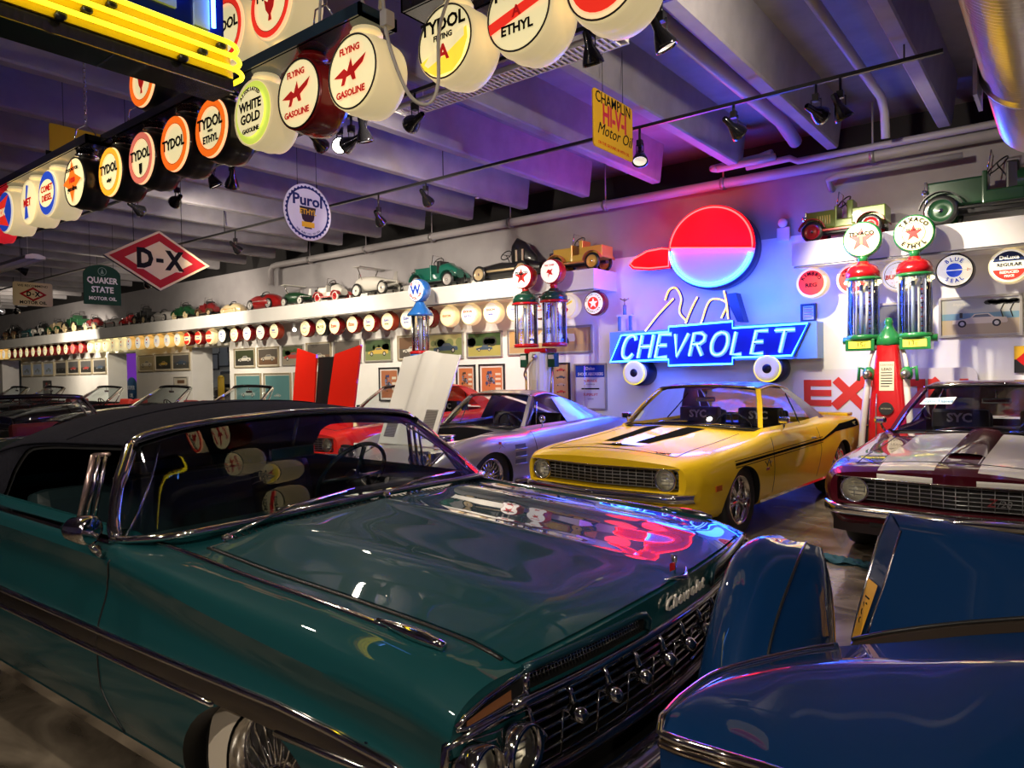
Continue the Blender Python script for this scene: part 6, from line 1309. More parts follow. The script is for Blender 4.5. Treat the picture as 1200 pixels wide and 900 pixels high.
# big lettered panel leaning on the wall behind the pump
t = thing('oil_company_sign', 'large white panel with red block letters leaning on the wall behind the red pump', 'sign', (0, 0, 0)); Yx = 10.33
q = lambda x, y: (lambda p: (p.x, p.z))(on_y(x, y, Yx))
x0 = q(931, 470)[0]; x1 = q(1146, 470)[0]; z1 = 1.44
b = MB(); b.prism([(x0+(x1-x0)/2+x, .87+y) for x, y in rrect(x1-x0, 1.14, .10)], 0, .03, mat('panel_white', (.74, .71, .66), .35), T(0, Yx, 0) @ FACE); b.build('panel', None, t)
M = T(0, Yx-.032, 0) @ FACE; LR = mat('letter_red', (.70, .035, .02), .4); LH = .36; zb = .93; b = MB()
BN = [0]
def bar(P, Q, w):
    BN[0] += 1; e = .0007*(BN[0] % 7)
   
    P, Q = Vector((*P, 0)), Vector((*Q, 0)); d = (Q-P).normalized(); n = Vector((-d.y, d.x, 0))*w/2; b.prism([((P+n).x, (P+n).y), ((P-n).x, (P-n).y), ((Q-n).x, (Q-n).y), ((Q+n).x, (Q+n).y)], 0, .005+e, LR, M)
ex = q(943, 460)[0]
for z in (0, .14, .28): bar((ex, zb+.05+z*.98), (ex+.36, zb+.05+z*.98), .085)
bar((ex+.045, zb), (ex+.045, zb+.37), .09); b.build('letter', None, t)
xx = q(980, 460)[0]
for dx, top_, bot in ((0, 1.38, .88), (.42, 1.30, .74)):
    b = MB(); bar((xx+dx, zb+.37), (xx+dx+.40, zb-.05 if dx == 0 else zb), .11); bar((xx+dx-.02+(0 if dx == 0 else -.06), bot-.12 if dx else zb), (xx+dx+.45, top_), .12); b.build('letter', None, t)
b = MB(); bar((x1-.95, zb), (x1-.95, zb+.37), .09); bar((x1-.6, zb), (x1-.6, zb+.37), .09); bar((x1-.95, zb+.045), (x1-.6, zb+.045), .09); bar((x1-.95, zb+.325), (x1-.6, zb+.325), .09); b.build('letter', None, t)
b = MB(); bar((x1-.48, zb), (x1-.48, zb+.37), .09); bar((x1-.14, zb), (x1-.14, zb+.37), .09); bar((x1-.48, zb+.37), (x1-.14, zb), .09); b.build('letter', None, t)
t = thing('display_case', 'black box display standing beside the red pump hose', 'display', (-1.93, 9.95, 0))
b = MB(); b.box((-.13, -.12, 0), (.13, .12, 1.06), black(), None, .01); b.box((-.11, -.135, .72), (.11, -.12, .74), chrome()); b.build('body', None, t)
b = MB(); b.text('S', .3, white(), T(.05, -.125, .45) @ FACE, .003); b.build('letter', None, t)
p = on_y(1203, 421, WY-.02); t = thing('road_sign', 'yellow and black square sign with a red diamond at the right edge', 'sign', (p.x, WY-.02, p.z))
b = MB(); b.box((-.12, -.01, -.16), (.12, .01, .16), black()); b.build('plate', None, t)
b = MB(); b.prism([(-.12, .16), (-.12, 0), (.12, 0), (.12, .16)], 0, .003, mat('sign_yellow', (.72, .42, .02), .35), T(0, -.011, 0) @ FACE); b.prism([(-.10, 0), (0, -.10), (.10, 0), (0, .10)], .002, .006, redink(), T(0, -.011, 0) @ FACE); b.build('emblem', None, t)
# ---------------------------------------------------------------- pedal cars on the ledges
def pedal_wheel(parent, x, y, z, r, tyre, hub, w=.045):
    g = bpy.data.objects.new('wheel', None); COL.objects.link(g); g.parent = parent; g.location = (x, y, z)
    b = MB(); M = RX(PI/2); b.lathe([(r*.72, -w/2), (r*.9, -w/2), (r, -w*.3), (r, w*.3), (r*.9, w/2), (r*.72, w/2)], tyre, M, 28, True, False); b.build('tyre', None, g)
    b = MB(); b.lathe([(.001, w*.35), (r*.2, w*.4), (r*.35, w*.15), (r*.72, w*.3), (r*.76, w*.52), (r*.76, -w*.52), (.001, -w*.3)], hub, M, 24, True, False)
    b.lathe([(.001, w*.6), (r*.14, w*.5)], chrome(), M, 12, True, False); b.build('hub', None, g)
def loft(b, secs, m, n=20, p=2.6):
    """superellipse sections (x, cz, half width, half height) along x"""
    rows = []
    for x, cz, w, h in secs:
        rows.append([(x, w*abs(math.cos(a))**(2/p)*(1 if math.cos(a) >= 0 else -1), cz+h*abs(math.sin(a))**(2/p)*(1 if math.sin(a) >= 0 else -1)) for a in [2*PI*k/n for k in range(n)]])
    b.grid(rows, m, None, True, True); b.face(rows[0], m); b.face(rows[-1], m)
def arc_fender(b, x, z, r, y0, y1, m, a0=15, a1=170, t=.012):
    b.grid([[(x+rr*math.cos(math.radians(a)), y, z+rr*math.sin(math.radians(a))) for y, rr in ((y0, r), (y1, r))] for a in arr(a0, a1, 12)], m)
    b.grid([[(x+rr*math.cos(math.radians(a)), y, z+rr*math.sin(math.radians(a))) for y, rr in ((y0, r-t), (y1, r-t))] for a in arr(a0, a1, 12)], m)
    for y in (y0, y1): b.grid([[(x+rr*math.cos(math.radians(a)), y, z+rr*math.sin(math.radians(a))) for rr in (r-t, r)] for a in arr(a0, a1, 12)], m)
def pedal_car(px, py, Ln, style, c1, c2, tyre, hub, label, flip=False, num=None, Y=10.02, s=1.0):
    p = on_y(px, py, Y-.2); root = thing('pedal_car', label, 'pedal car', (p.x, Y, 3.112), PI if flip else 0, 'pedal cars on the ledges')
    h = Ln/2; r = .105*s*min(1.15, Ln); WB = Ln*.31; ty = .17*s
    A = lambda n: mat('toy_'+n[0], n[1], .3, .1, .5)
    m1, m2 = A(c1), A(c2); mt, mh = A(tyre), A(hub)
    for x in (-WB, WB):
        for y in (-ty, ty): pedal_wheel(root, x, y, r, r, mt, mh)
    b = MB(); b.box((-h*.9, -.05, r*.8), (h*.9, .05, r*1.1), black()); 
    for x in (-WB, WB): b.tube([(x, -ty, r), (x, ty, r)], .012, black(), 6)
    b.build('chassis', None, root)
    if style in ('roadster', 'truck'):
        b = MB(); b.box((-h*.80, -.10*s, r*1.3), (-h*.12, .10*s, r*1.3+.21*s), m1, None, .025); b.box((-h*.14, -.13*s, r*1.2), (h*.30, .13*s, r*1.2+.10*s), m1, None, .02); b.box((-h*.16, -.13*s, r*1.2), (-h*.10, .13*s, r*1.2+.25*s), m1, None, .015)
        if style == 'truck': b.box((h*.22, -.15*s, r*1.4), (h*.92, .15*s, r*1.4+.17*s), m1, None, .015)
        else: loft(b, [(h*.22, r*1.3+.12*s, .13*s, .12*s), (h*.5, r*1.3+.12*s, .13*s, .13*s), (h*.82, r*1.3+.06*s, .09*s, .07*s)], m1)
        b.build('body', None, root)
        b = MB(); b.box((h*.10, -.11*s, r*1.2+.08*s), (h*.24, .11*s, r*1.2+.30*s), m1 if style == 'truck' else black(), None, .02); b.build('seat', None, root)
        for x in (-WB, WB):
            for y in (-ty, ty): b = MB(); arc_fender(b, x, r, r*1.28, y-.045, y+.045, m2); b.build('fender', None, root)
        for y in (-ty, ty): b = MB(); b.box((-WB+r, y-.04, r*.95), (WB-r, y+.04, r*.95+.02), m2); b.build('running_board', None, root)
        b = MB(); b.tube([(-h*.10, -.11*s, r*1.2+.25*s), (-h*.06, -.10*s, r*1.2+.40*s), (-h*.06, .10*s, r*1.2+.40*s), (-h*.10, .11*s, r*1.2+.25*s)], .008, chrome(), 6); b.build('windscreen_frame', None, root)
        b = MB(); b.box((-h*.83, -.10*s, r*1.1), (-h*.79, .10*s, r*1.3+.22*s), chrome(), None, .01); b.build('radiator', None, root)
        for y in (-.12*s, .12*s): b = MB(); b.lathe([(.001, -.04), (.035, -.02), (.04, .02), (.001, .025)], chrome(), T(-h*.82, y, r*1.3+.13*s) @ RY(-PI/2), 14); b.build('headlight', None, root)
        if num:
            b = MB()
            for k in range(6): b.box((-h*.55+k*.03, -.10*s-.006, r*1.3+.05*s), (-h*.55+k*.03+.014, -.10*s, r*1.3+.15*s), A(('yellow_line', (.6, .5, .1))))
            b.build('louvres', None, root)
        zz = r*1.2+.30*s; xs = -h*.0
    elif style == 'racer':
        b = MB(); loft(b, [(-h*.95, r*1.2, .07*s, .06*s), (-h*.7, r*1.25, .11*s, .10*s), (-h*.1, r*1.35, .13*s, .12*s), (h*.25, r*1.3, .13*s, .10*s), (h*.62, r*1.35, .12*s, .12*s), (h*.98, r*1.2, .05*s, .07*s)], m1); b.build('body', None, root)
        b = MB(); loft(b, [(h*.22, r*1.3+.20*s, .07*s, .17*s), (h*.34, r*1.3+.24*s, .085*s, .20*s), (h*.55, r*1.3+.20*s, .07*s, .17*s), (h*.85, r*1.3+.08*s, .03*s, .08*s)], m1)
        if num: b.text(num, .22*s, A(('cream_number', (.6, .5, .35))), T(h*.47, -.085*s, r*1.3+.17*s) @ FACE, .006, 0, .02)
        b.build('tail_fairing', None, root)
        for y in (-.12*s, .12*s): b = MB(); b.tube([(-h*.6, y, r*1.3), (h*.6, y*1.15, r*1.25)], .022, m2, 8); b.build('exhaust_pipe', None, root)
        zz = r*1.3+.22*s; xs = -h*.02
    elif style == 'stream':
        b = MB(); loft(b, [(-h*.98, r*1.2, .06*s, .07*s), (-h*.85, r*1.35, .14*s, .13*s), (-h*.4, r*1.5, .19*s, .16*s), (-h*.05, r*1.5, .20*s, .15*s), (h*.2, r*1.4, .20*s, .12*s), (h*.45, r*1.55, .20*s, .17*s), (h*.8, r*1.4, .15*s, .13*s), (h*.98, r*1.15, .07*s, .06*s)], m1); b.build('body', None, root)
        b = MB(); loft(b, [(-h*.05, r*1.5+.10*s, .14*s, .06*s), (h*.18, r*1.5+.10*s, .15*s, .055*s), (h*.36, r*1.5+.10*s, .12*s, .05*s)], black()); b.build('cockpit', None, root)
        b = MB(); b.tube([(-h*.9, -.15*s, r*1.5), (-h*.3, -.198*s, r*1.55), (h*.6, -.19*s, r*1.5)], .010, m2, 6); b.build('side_trim', None, root)
        b = MB(); b.box((-h*1.0, -.16*s, r*.85), (-h*.92, .16*s, r*1.0), chrome(), None, .01); b.build('bumper', None, root)
        zz = r*1.5+.17*s; xs = 0
    elif style == 'plane':
        b = MB(); loft(b, [(-h*.85, r*1.9, .10*s, .10*s), (-h*.6, r*1.95, .14*s, .13*s), (0, r*1.9, .13*s, .12*s), (h*.6, r*1.7, .07*s, .07*s), (h*.98, r*1.7, .02*s, .03*s)], m1); b.build('fuselage', None, root)
        b = MB(); b.box((-h*.55, -.28*s, r*1.9+.26*s), (-h*.2, .28*s, r*1.9+.28*s), m2, None, .008); b.build('wing', None, root)
        for y in (-.22*s, .22*s): b = MB(); b.tube([(-h*.45, y*.4, r*1.9), (-h*.42, y, r*1.9+.26*s)], .010, chrome(), 6); b.build('wing_strut', None, root)
        b = MB(); b.box((h*.72, -.2*s, r*1.7), (h*.95, .2*s, r*1.7+.014), m2); b.prism([(h*.75, 0), (h*.97, 0), (h*.97, .17*s), (h*.86, .17*s)], -.006, .006, m2, T(0, 0, r*1.75) @ FACE); b.build('tail', None, root)
        b = MB(); b.box((-h*.89, -.02, r*1.9-.2*s), (-h*.87, .02, r*1.9+.2*s), m2, None, .006); b.ball((-h*.88, 0, r*1.9), .04, chrome()); b.build('propeller', None, root)
        zz = r*1.9+.16*s; xs = -h*.05
    if style != 'plane':
        b = MB(); R_ = .085*s; M = T(xs, 0, zz) @ RY(-.7)
        b.tube([M @ Vector((R_*math.cos(2*PI*k/24), R_*math.sin(2*PI*k/24), 0)) for k in range(24)], .009, black(), 6, True); b.tube([M @ Vector((0, -R_, 0)), M @ Vector((0, R_, 0))], .007, black(), 5); b.tube([M @ Vector((0, 0, 0)), M @ Vector((-.05, 0, -.22*s))], .008, black(), 5); b.build('steering_wheel', None, root)
    return root
c = lambda n, *v: (n, v)
GRNO = c('olive', .16, .24, .03); RDT = c('red', .45, .012, .012); BK = c('black', .012, .012, .012); DGR = c('dark_green', .010, .062, .022); TL = c('teal_green', .01, .13, .09); YL = c('yellow', .66, .44, .06); WT = c('white', .66, .64, .58); SLV = c('silver', .42, .40, .38); CRM = c('cream', .60, .48, .28); MRN = c('maroon', .16, .01, .012); TAN = c('tan', .42, .32, .18); ORN = c('orange', .60, .25, .06); BRNT = c('brown', .12, .06, .03); TEALT = c('petrol', .02, .12, .13)
pedal_car(985, 270, 1.12, 'truck', GRNO, RDT, BK, RDT, 'olive green pedal truck with red fenders and red wheels', False, 'l', 10.0, 1.15)
pedal_car(1168, 235, 1.75, 'roadster', DGR, BK, BK, DGR, 'long dark green pedal roadster on the short ledge', False, None, 10.0, 1.5)
L_ = [(672, 300, 1.15, 'truck', YL, ORN, BK, YL, 'yellow pedal truck at the open end of the long ledge', 1.15), (586, 308, 1.55, 'racer', BK, TAN, BK, TAN, 'black pedal racer with a tall tail numbered 11', 1.25), (506, 322, 1.35, 'roadster', TL, TL, BK, SLV, 'teal green pedal roadster next to the black racer', 1.2), (433, 330, 1.3, 'plane', WT, SLV, BK, WT, 'white pedal aeroplane with struts and grey wing', 1.25), (381, 338, 1.0, 'roadster', WT, RDT, WT, RDT, 'white pedal car with red fenders next to the aeroplane', 1.0), (341, 343, 1.0, 'plane', DGR, WT, BK, WT, 'green pedal aeroplane with white trim behind the red pedal car', 1.05), (303, 348, 1.25, 'stream', RDT, SLV, BK, SLV, 'red streamlined pedal car on the long ledge', 1.1), (265, 353, .85, 'stream', CRM, ORN, CRM, CRM, 'small cream and orange pedal car on the long ledge', .9),
 (237, 356, .9, 'roadster', MRN, BRNT, BK, TAN, 'maroon pedal roadster with brown fenders', 1.0), (209, 359, 1.0, 'roadster', DGR, DGR, CRM, CRM, 'dark green pedal roadster with cream wheels beside a maroon one', 1.0), (184, 362, 1.1, 'stream', SLV, SLV, BK, SLV, 'silver bullet shaped pedal car on the long ledge', .95), (163, 365, .95, 'truck', BK, BK, BK, TAN, 'black pedal truck between silver and red pedal cars', 1.15), (145, 367, .9, 'truck', RDT, RDT, BK, WT, 'small red pedal jeep shaped car on the ledge', .85), (126, 370, 1.0, 'stream', SLV, RDT, BK, SLV, 'silver pedal car with a red stripe', .95), (104, 373, 1.1, 'roadster', MRN, SLV, CRM, CRM, 'maroon pedal roadster with silver fenders', 1.0), (82, 376, 1.3, 'truck', DGR, BK, CRM, CRM, 'tall dark green pedal truck with cream wheels', 1.35), (61, 379, 1.2, 'roadster', TAN, DGR, CRM, CRM, 'tan pedal roadster with green fenders', 1.1), (43, 381, 1.2, 'roadster', BK, WT, BK, WT, 'black pedal roadster with white fenders', 1.1), (27, 383, 1.3, 'stream', TEALT, SLV, BK, SLV, 'petrol blue pedal car near the far end of the ledge', 1.0), (11, 385, 1.5, 'roadster', BK, BRNT, TAN, TAN, 'black and tan pedal roadster at the far end of the ledge', 1.2)]
for px, py, Ln, st, a, b2, ty, hb, lb, s in L_: pedal_car(px, py, Ln, st, a, b2, ty, hb, lb, False, '11' if st == 'racer' else None, 10.02, s)
# ---------------------------------------------------------------- lighting track, spot lamps, ceiling lamps
for i, (x0, x1, y, lb) in enumerate(((-30, -.85, 7.2, 'thin black lighting track running above the parked coupes'), (-30, -.75, 4.85, 'thin black lighting track passing behind the hanging globe racks'))):
    b = MB(); b.box((x0, y-.018, 4.18), (x1, y+.018, 4.215), black()); t = thing('lighting_track', lb, 'light track', (0, 0, 0)); b.build('rail', None, t)
    for x in arr(x0+.5, x1-.3, 10): b = MB(); b.tube([(x, y, 4.21), (x, y, 4.9)], .008, black(), 6); b.build('hanger', None, t)
SPOTN = [0]
def spot(px, py, z, aim, power, label, lit=False, size=1.15, cone=70, at=None, col=(1, .86, .68), top=4.18):
    p = at or on_y(px, py, z); p = Vector(p); root = thing('spot_lamp', label, 'lamp', p, 0, 'black track spot lamps')
    d = (Vector(aim)-p).normalized(); Q = d.to_track_quat('Z', 'Y').to_matrix().to_4x4()
    b = MB(); b.tube([(0, 0, top-p.z), (0, 0, .16)], .014, black(), 6); b.box((-.03, -.03, .10), (.03, .03, .17), black(), None, .005); b.tube([(-.045, 0, .12), (-.045, 0, -.0), (.045, 0, 0), (.045, 0, .12), (-.045, 0, .12)], .006, black(), 5); b.build('bracket', None, root)
    b = MB(); b.lathe([(.02, -.16), (.03, -.15), (.035, -.05), (.06, .0), (.085, .07), (.09, .10), (.08, .10), (.05, .02), (.001, .0)], blackgl(), Q, 24, True, False); b.build('lamp_head', None, root)
    b = MB(); b.lathe([(.001, .055), (.05, .045), (.074, .085)], emis('spot_glow' if lit else 'spot_dim', (1, .93, .82), 30 if lit else .5), Q, 20, True, False); b.build('reflector', None, root)
    l = bpy.data.lights.new('spot_light', 'SPOT'); l.energy = power*SPOT; l.spot_size = math.radians(cone); l.spot_blend = .7; l.shadow_soft_size = .06; l.color = col
    o = bpy.data.objects.new('spot_light', l); COL.objects.link(o); o.parent = root; o.matrix_local = Matrix.Translation(d*.12) @ (-d).to_track_quat('Z', 'Y').to_matrix().to_4x4()
    return root
spot(985, 128, 7.2, (-.6, 8.4, .9), 850, 'track spot over the maroon coupe, nearest the round duct')
spot(860, 150, 7.2, (-1.3, 10.2, 1.9), 1100, 'track spot between the duct and the yellow hanging sign', cone=56)
spot(750, 182, 7.2, (-3.0, 5.6, .6), 480, 'track spot hanging just behind the yellow hanging sign', cone=56)
spot(499, 232, 7.2, (-7.9, 10.2, 1.9), 560, 'round backed track spot right of the round serrated sign', cone=52)
spot(444, 256, 7.2, (-9.6, 10.2, 1.8), 420, 'lit track spot throwing light on the joists', True, cone=100)
spot(276, 290, 7.2, (-13, 10.2, 1.9), 480, 'lit track spot left of the round serrated sign', True, cone=100)
spot(775, 42, 4.85, (-1.2, 6.0, .6), 260, 'track spot at the top of the picture, right of the long light fixture')
spot(692, 60, 4.85, (-3.2, 6.8, .9), 520, 'track spot in front of the long light fixture', cone=46)
spot(426, 155, 4.85, (-5.7, 5.6, 1.2), 420, 'track spot under the rightmost hanging globe')
spot(372, 166, 4.85, (-8.2, 9.6, 2.6), 520, 'angled track spot under the red hanging globe')
spot(398, 168, 4.85, (-2.0, 2.0, 1.0), 160, 'glaring track spot between two hanging globes', True)
spot(249, 210, 4.85, (-8.2, 6.1, 1.45), 420, 'left lamp of a pair below the black hanging globes')
spot(272, 210, 4.85, (-10.6, 6.0, .9), 260, 'right lamp of a pair below the black hanging globes')
spot(160, 244, 4.85, (-13, 10.2, 2.4), 520, 'lit track spot under the leftmost black hanging globe', True, cone=95)
spot(26, 317, 5.6, (-17, 10.2, 2.2), 600, 'bright spot below the short fluorescent fixture', True, cone=100, top=4.92)
spot(172, 332, 7.2, (-19, 10.2, 2.2), 650, 'bright spot half behind the red diamond sign', True, cone=100)
spot(0, 364, 7.2, (-26, 10.2, 2.2), 1100, 'left of a pair of bright spots at the far left', True)
spot(19, 364, 7.2, (-31, 10.2, 2.2), 1300, 'right of a pair of bright spots at the far left', True)
for y3, lb3 in ((.3, 'added lighting track over the teal convertible'), (-2.6, 'added lighting track behind the viewer')):  # extra tracks added to carry fill lamps for the foreground
    t = thing('lighting_track', lb3, 'light track', (0, 0, 0)); b = MB(); b.box((-12, y3-.018, 4.18), (5, y3+.018, 4.215), black()); b.build('rail', None, t)
    for x in arr(-11, 4.5, 5): b = MB(); b.tube([(x, y3, 4.21), (x, y3, 4.9)], .008, black(), 6); b.build('hanger', None, t)
for x, y, aim, pw, lb in ((-.6, .3, (-2.0, 2.3, .8), 110, 'added fill lamp over the bonnet of the teal convertible'), (-4.3, .3, (-3.6, 1.4, .6), 130, 'added fill lamp over the door of the teal convertible'), (.9, .3, (.2, 1.6, .8), 90, 'added fill lamp over the dark blue car'), (-6.5, .3, (-6.5, 4.0, .6), 140, 'added fill lamp over the tail of the teal convertible'), (2.6, -2.6, (-.6, 3.4, .4), 420, 'added rear fill lamp aimed at the chrome grille'), (-1.6, -2.6, (-2.6, 1.2, .4), 420, 'added rear fill lamp aimed at the whitewall wheel'), (-.9, 4.85, (-3.6, 6.3, 3.9), 260, 'added fill lamp aimed at the yellow hanging sign'), (-4.95, 4.85, (-8, 5.8, 3.6), 170, 'added fill lamp aimed at the round serrated sign'), (-5.9, 4.85, (-9, 4.4, 2.95), 90, 'added fill lamp aimed at the red diamond sign'), (-9.6, 4.85, (-14, 5.6, 3.2), 110, 'added fill lamp aimed at the dark green sign'), (-1.9, 7.2, (-.9, 10.3, 3.3), 150, 'added fill lamp aimed at the long dark green pedal car'), (-4.5, -2.6, (-4.8, 2.4, 3.4), 240, 'added rear fill lamp aimed at the globe racks')):  # lamps added to brighten the foreground, hanging signs, racks and ledge
    spot(0, 0, 0, aim, pw, lb, False, 1, 85, (x, y, 3.92))
FX = mat('fixture_white', (.72, .69, .66), .4)
def fluor(x0, x1, y, z, label, w=.10):
    t = thing('fluorescent_fixture', label, 'ceiling light', ((x0+x1)/2, y, z)); h = (x1-x0)/2
    b = MB(); b.grid([[(x, yy, zz) for yy, zz in ((-w, 0), (-w*.95, .05), (-w*.3, .085), (w*.3, .085), (w*.95, .05), (w, 0))] for x in (-h, h)], FX, None, False)
    for x in (-h, h): b.face([(x, yy, zz) for yy, zz in ((-w, 0), (-w*.95, .05), (-w*.3, .085), (w*.3, .085), (w*.95, .05), (w, 0))], FX)
    b.build('housing', None, t)
    b = MB(); n = int((x1-x0)/.055)
    for k in range(n): x = -h+.04+k*(2*h-.08)/n; b.box((x, -w*.9, -.004), (x+.02, w*.9, .03), FX)
    for y2 in (-w*.95, 0, w*.95): b.box((-h, y2-.006, -.006), (h, y2+.006, .03), FX)
    b.build('louvre', None, t)
    for x in (-h*.75, h*.75): b = MB(); b.tube([(x, 0, .08), (x, 0, 4.9-z)], .004, FX, 5); b.build('hanger_wire', None, t)
fa = on_y(470, 131, 5.12); fb = on_y(729, 49, 5.12)
fluor(fa.x, fb.x, 5.12, (fa.z+fb.z)/2, 'long unlit louvred fluorescent fixture hanging near the middle of the ceiling', .12)
a = on_z(-30, 322, 3.6); c2 = on_z(50, 304, 3.6); fluor(min(a.x, c2.x), max(a.x, c2.x), (a.y+c2.y)/2, 3.6, 'short fluorescent fixture at the left edge of the picture', .16)
for px, py, lb in ((948, 135, 'thin ceiling drop with white sprinkler tip above the short ledge'), (559, 226, 'thin ceiling drop with white sprinkler tip above the racer')):
    p = on_y(px, py, 8.8); t = thing('ceiling_sprinkler', lb, 'sprinkler', (p.x, 8.8, p.z)); b = MB(); b.tube([(0, 0, 0), (0, 0, 4.9-p.z)], .018, black(), 6); b.build('drop_pipe', None, t); b = MB(); b.lathe([(.03, -.09), (.035, -.08), (.008, -.06), (.022, -.03), (.02, 0)], white(), None, 12); b.build('tip', None, t)
p = on_y(109, 263, 8.0); t = thing('exit_box', 'small beige box fixed under the joists at the far left', 'box', (p.x, 8.0, p.z)); b = MB(); b.box((-.3, -.06, -.15), (.3, .06, .15), mat('box_beige', (.50, .42, .32), .5), None, .02); b.build('box', None, t); b = MB(); b.tube([(0, 0, .15), (0, 0, 4.4-p.z)], .02, black(), 6); b.build('stem', None, t)

# ---------------------------------------------------------------- hanging signs
def hang_sign(name, loc, outline, face, label, draw, back=None, th=.02, wires=(), top=4.92):
    t = thing(name, label, 'sign', loc, PI/2, 'hanging oil signs' if 0 else None)
    b = MB(); b.prism(outline, -.0, th, face, FACE, back or face); draw(b, T(0, -th-.001, 0) @ FACE); b.build('panel', None, t)
    for x, z in wires: b = MB(); b.tube([(x, -th/2, z-.02), (x, -th/2, top-loc[2])], .004, black(), 5); b.build('hanger_wire', None, t)
    return t
SY = mat('enamel_yellow', (.72, .42, .02), .6, spec=.15); SW = mat('enamel_white', (.60, .58, .62), .6, spec=.15); SN = mat('enamel_navy', (.012, .02, .10), .6, spec=.15); SCR = mat('enamel_cream', (.66, .55, .33), .6, spec=.15); SGR = mat('enamel_green', (.012, .055, .03), .6, spec=.15); SRD = mat('enamel_red', (.38, .01, .015), .6, spec=.15)
def d_champ(b, F):
    b.text('CHAMPLIN', .155, ink(), F @ T(0, .21, 0), .001, 0, .01, .92); b.text('HI-V-I', .27, mat('enamel_red2', (.6, .02, .03), .4), F @ T(.02, .06, .0006), .001, 0, .03, .72); b.text('Motor Oil', .165, ink(), F @ T(.02, -.09, .0012), .001, .35, .0, 1.0); b.text('ON THE GROUND, IN WITH OIL', .042, redink(), F @ T(0, -.225, 0), .001)
p = on_x(718, 144, -3.6); hang_sign('oil_sign', (-3.6, p.y, 3.93), rrect(.78, .56, .04), SY, 'yellow rectangular sign with black and red lettering hanging from the ceiling', d_champ, None, .012, ((-.2, .28), (.2, .28)))
def d_purol(b, F):
    b.disc(.312, SW, F, .0002); b.prism([(.332*(1+.07*(k % 2))*math.cos(2*PI*k/72), .332*(1+.07*(k % 2))*math.sin(2*PI*k/72)) for k in range(72)], -.0009, -.0001, SN, F)
    b.text('Purol', .20, SN, F @ T(0, .15, .001), .001, 0, .03, 1.1); b.prism([(-.13, .07), (.13, .07), (.09, -.1), (.04, -.14), (.06, -.22), (-.06, -.22), (-.04, -.14), (-.09, -.1)][::-1], .0005, .0015, black(), F); b.text('ETHYL', .10, SY, F @ T(0, .0, .002), .001, 0, .02, .9); b.box((-.1, -.20, .0015), (.1, -.13, .0025), SY, F); b.arc_text('THE PURE OIL CO USA', .29, .035, SN, F, 270, 75, True, .01, 1, .001)
p = on_x(360, 249, -8.0); hang_sign('oil_sign', (-8.0, p.y, p.z), circ(.375, 48), SW, 'round white sign with dark blue serrated border hanging in front of the joists', d_purol, None, .014, ((-.15, .34), (.15, .34)))
def d_dx(s, sx=1.0):
    def f(b, F):
        b.prism([(-.60*s, 0), (0, -.345*s), (.60*s, 0), (0, .345*s)], .0, .001, SRD, F); b.prism([(-.42*s, 0), (0, -.24*s), (.42*s, 0), (0, .24*s)], .001, .002, SCR, F)
        b.box((-.28*s, -.125*s, .002), (-.09*s, .125*s, .0025), SCR, F); b.box((.08*s, -.125*s, .002), (.28*s, .125*s, .0025), SCR, F)
        b.text('D', .32*s, ink(), F @ T(-.185*s, 0, .003), .001, 0, .05, .85); b.text('X', .32*s, ink(), F @ T(.185*s, 0, .003), .001, 0, .05, .85); b.box((-.045*s, -.025*s, .002), (.045*s, .025*s, .004), ink(), F)
    return f
p = on_x(185, 306, -9.0); hang_sign('oil_sign', (-9.0, p.y, p.z), [(-.655, 0), (0, -.375), (.655, 0), (0, .375)], SCR, 'large red and cream diamond sign hanging at the left', lambda b, F: (b.prism([(-.625, 0), (0, -.36), (.625, 0), (0, .36)], -.0005, .0002, SCR, F), d_dx(1.0)(b, F @ T(0, 0, .001))), black(), .05, ((-.3, .19), (.3, .19)))
def d_qs(b, F):
    b.text('QUAKER', .15, white(), F @ T(0, .08, 0), .001, 0, .03, .88); b.text('STATE', .15, white(), F @ T(0, -.09, 0), .001, 0, .03, .9); b.text('MOTOR OIL', .085, white(), F @ T(0, -.25, 0), .001, 0, .03, 1.02)
    b.tube([F @ Vector((.07*math.cos(2*PI*k/24), .25+.07*math.sin(2*PI*k/24), .001)) for k in range(24)], .006, mat('enamel_pale_green', (.2, .32, .22), .4), 4, True); b.prism([(-.03, .21), (.03, .21), (0, .30)], .0, .001, mat('enamel_pale_green'), F)
p = on_x(119.5, 333, -14.0); hang_sign('oil_sign', (-14.0, p.y, p.z-.02), [(-.32, -.36), (.32, -.36), (.32, .18)]+[(.32*math.cos(a), .18+.19*math.sin(a)) for a in arr(.1, PI-.1, 12)]+[(-.32, .18)], SGR, 'dark green round topped sign with white lettering hanging at the left', d_qs, None, .02, ((-.2, .3), (.2, .3)))
def d_dx2(b, F):
    b.text('WE RECOMMEND', .065, ink(), F @ T(0, .16, 0), .001, 0, .01); d_dx(.40)(b, F @ T(0, .0, .0)); b.text('MOTOR OIL', .085, ink(), F @ T(0, -.165, 0), .001, 0, .03)
p = on_x(38.5, 345, -16.0); hang_sign('oil_sign', (-16.0, p.y, p.z), rrect(.68, .46, .04), SCR, 'cream rectangular sign with a small red diamond hanging at the far left', d_dx2, None, .014, ((-.2, .22), (.2, .22)))
def d_bell(b, F):
    b.text('PENNZOIL', .20, ink(), F @ T(.0, -.08, 0), .001, 0, .02, 1.0); b.prism([(-.12, .10), (.12, .10), (.07, .15), (.05, .22), (-.05, .22), (-.07, .15)], 0, .001, redink(), F)
p = on_x(100, 180, -8.0); hang_sign('oil_sign', (-8.0, p.y+.10, p.z-.05), rrect(.86, .56, .02), mat('enamel_bright_yellow', (.74, .50, .02), .3), 'plain yellow sign behind the end of the lower globe rack', d_bell, None, .012, ((-.3, .27), (.3, .27)))

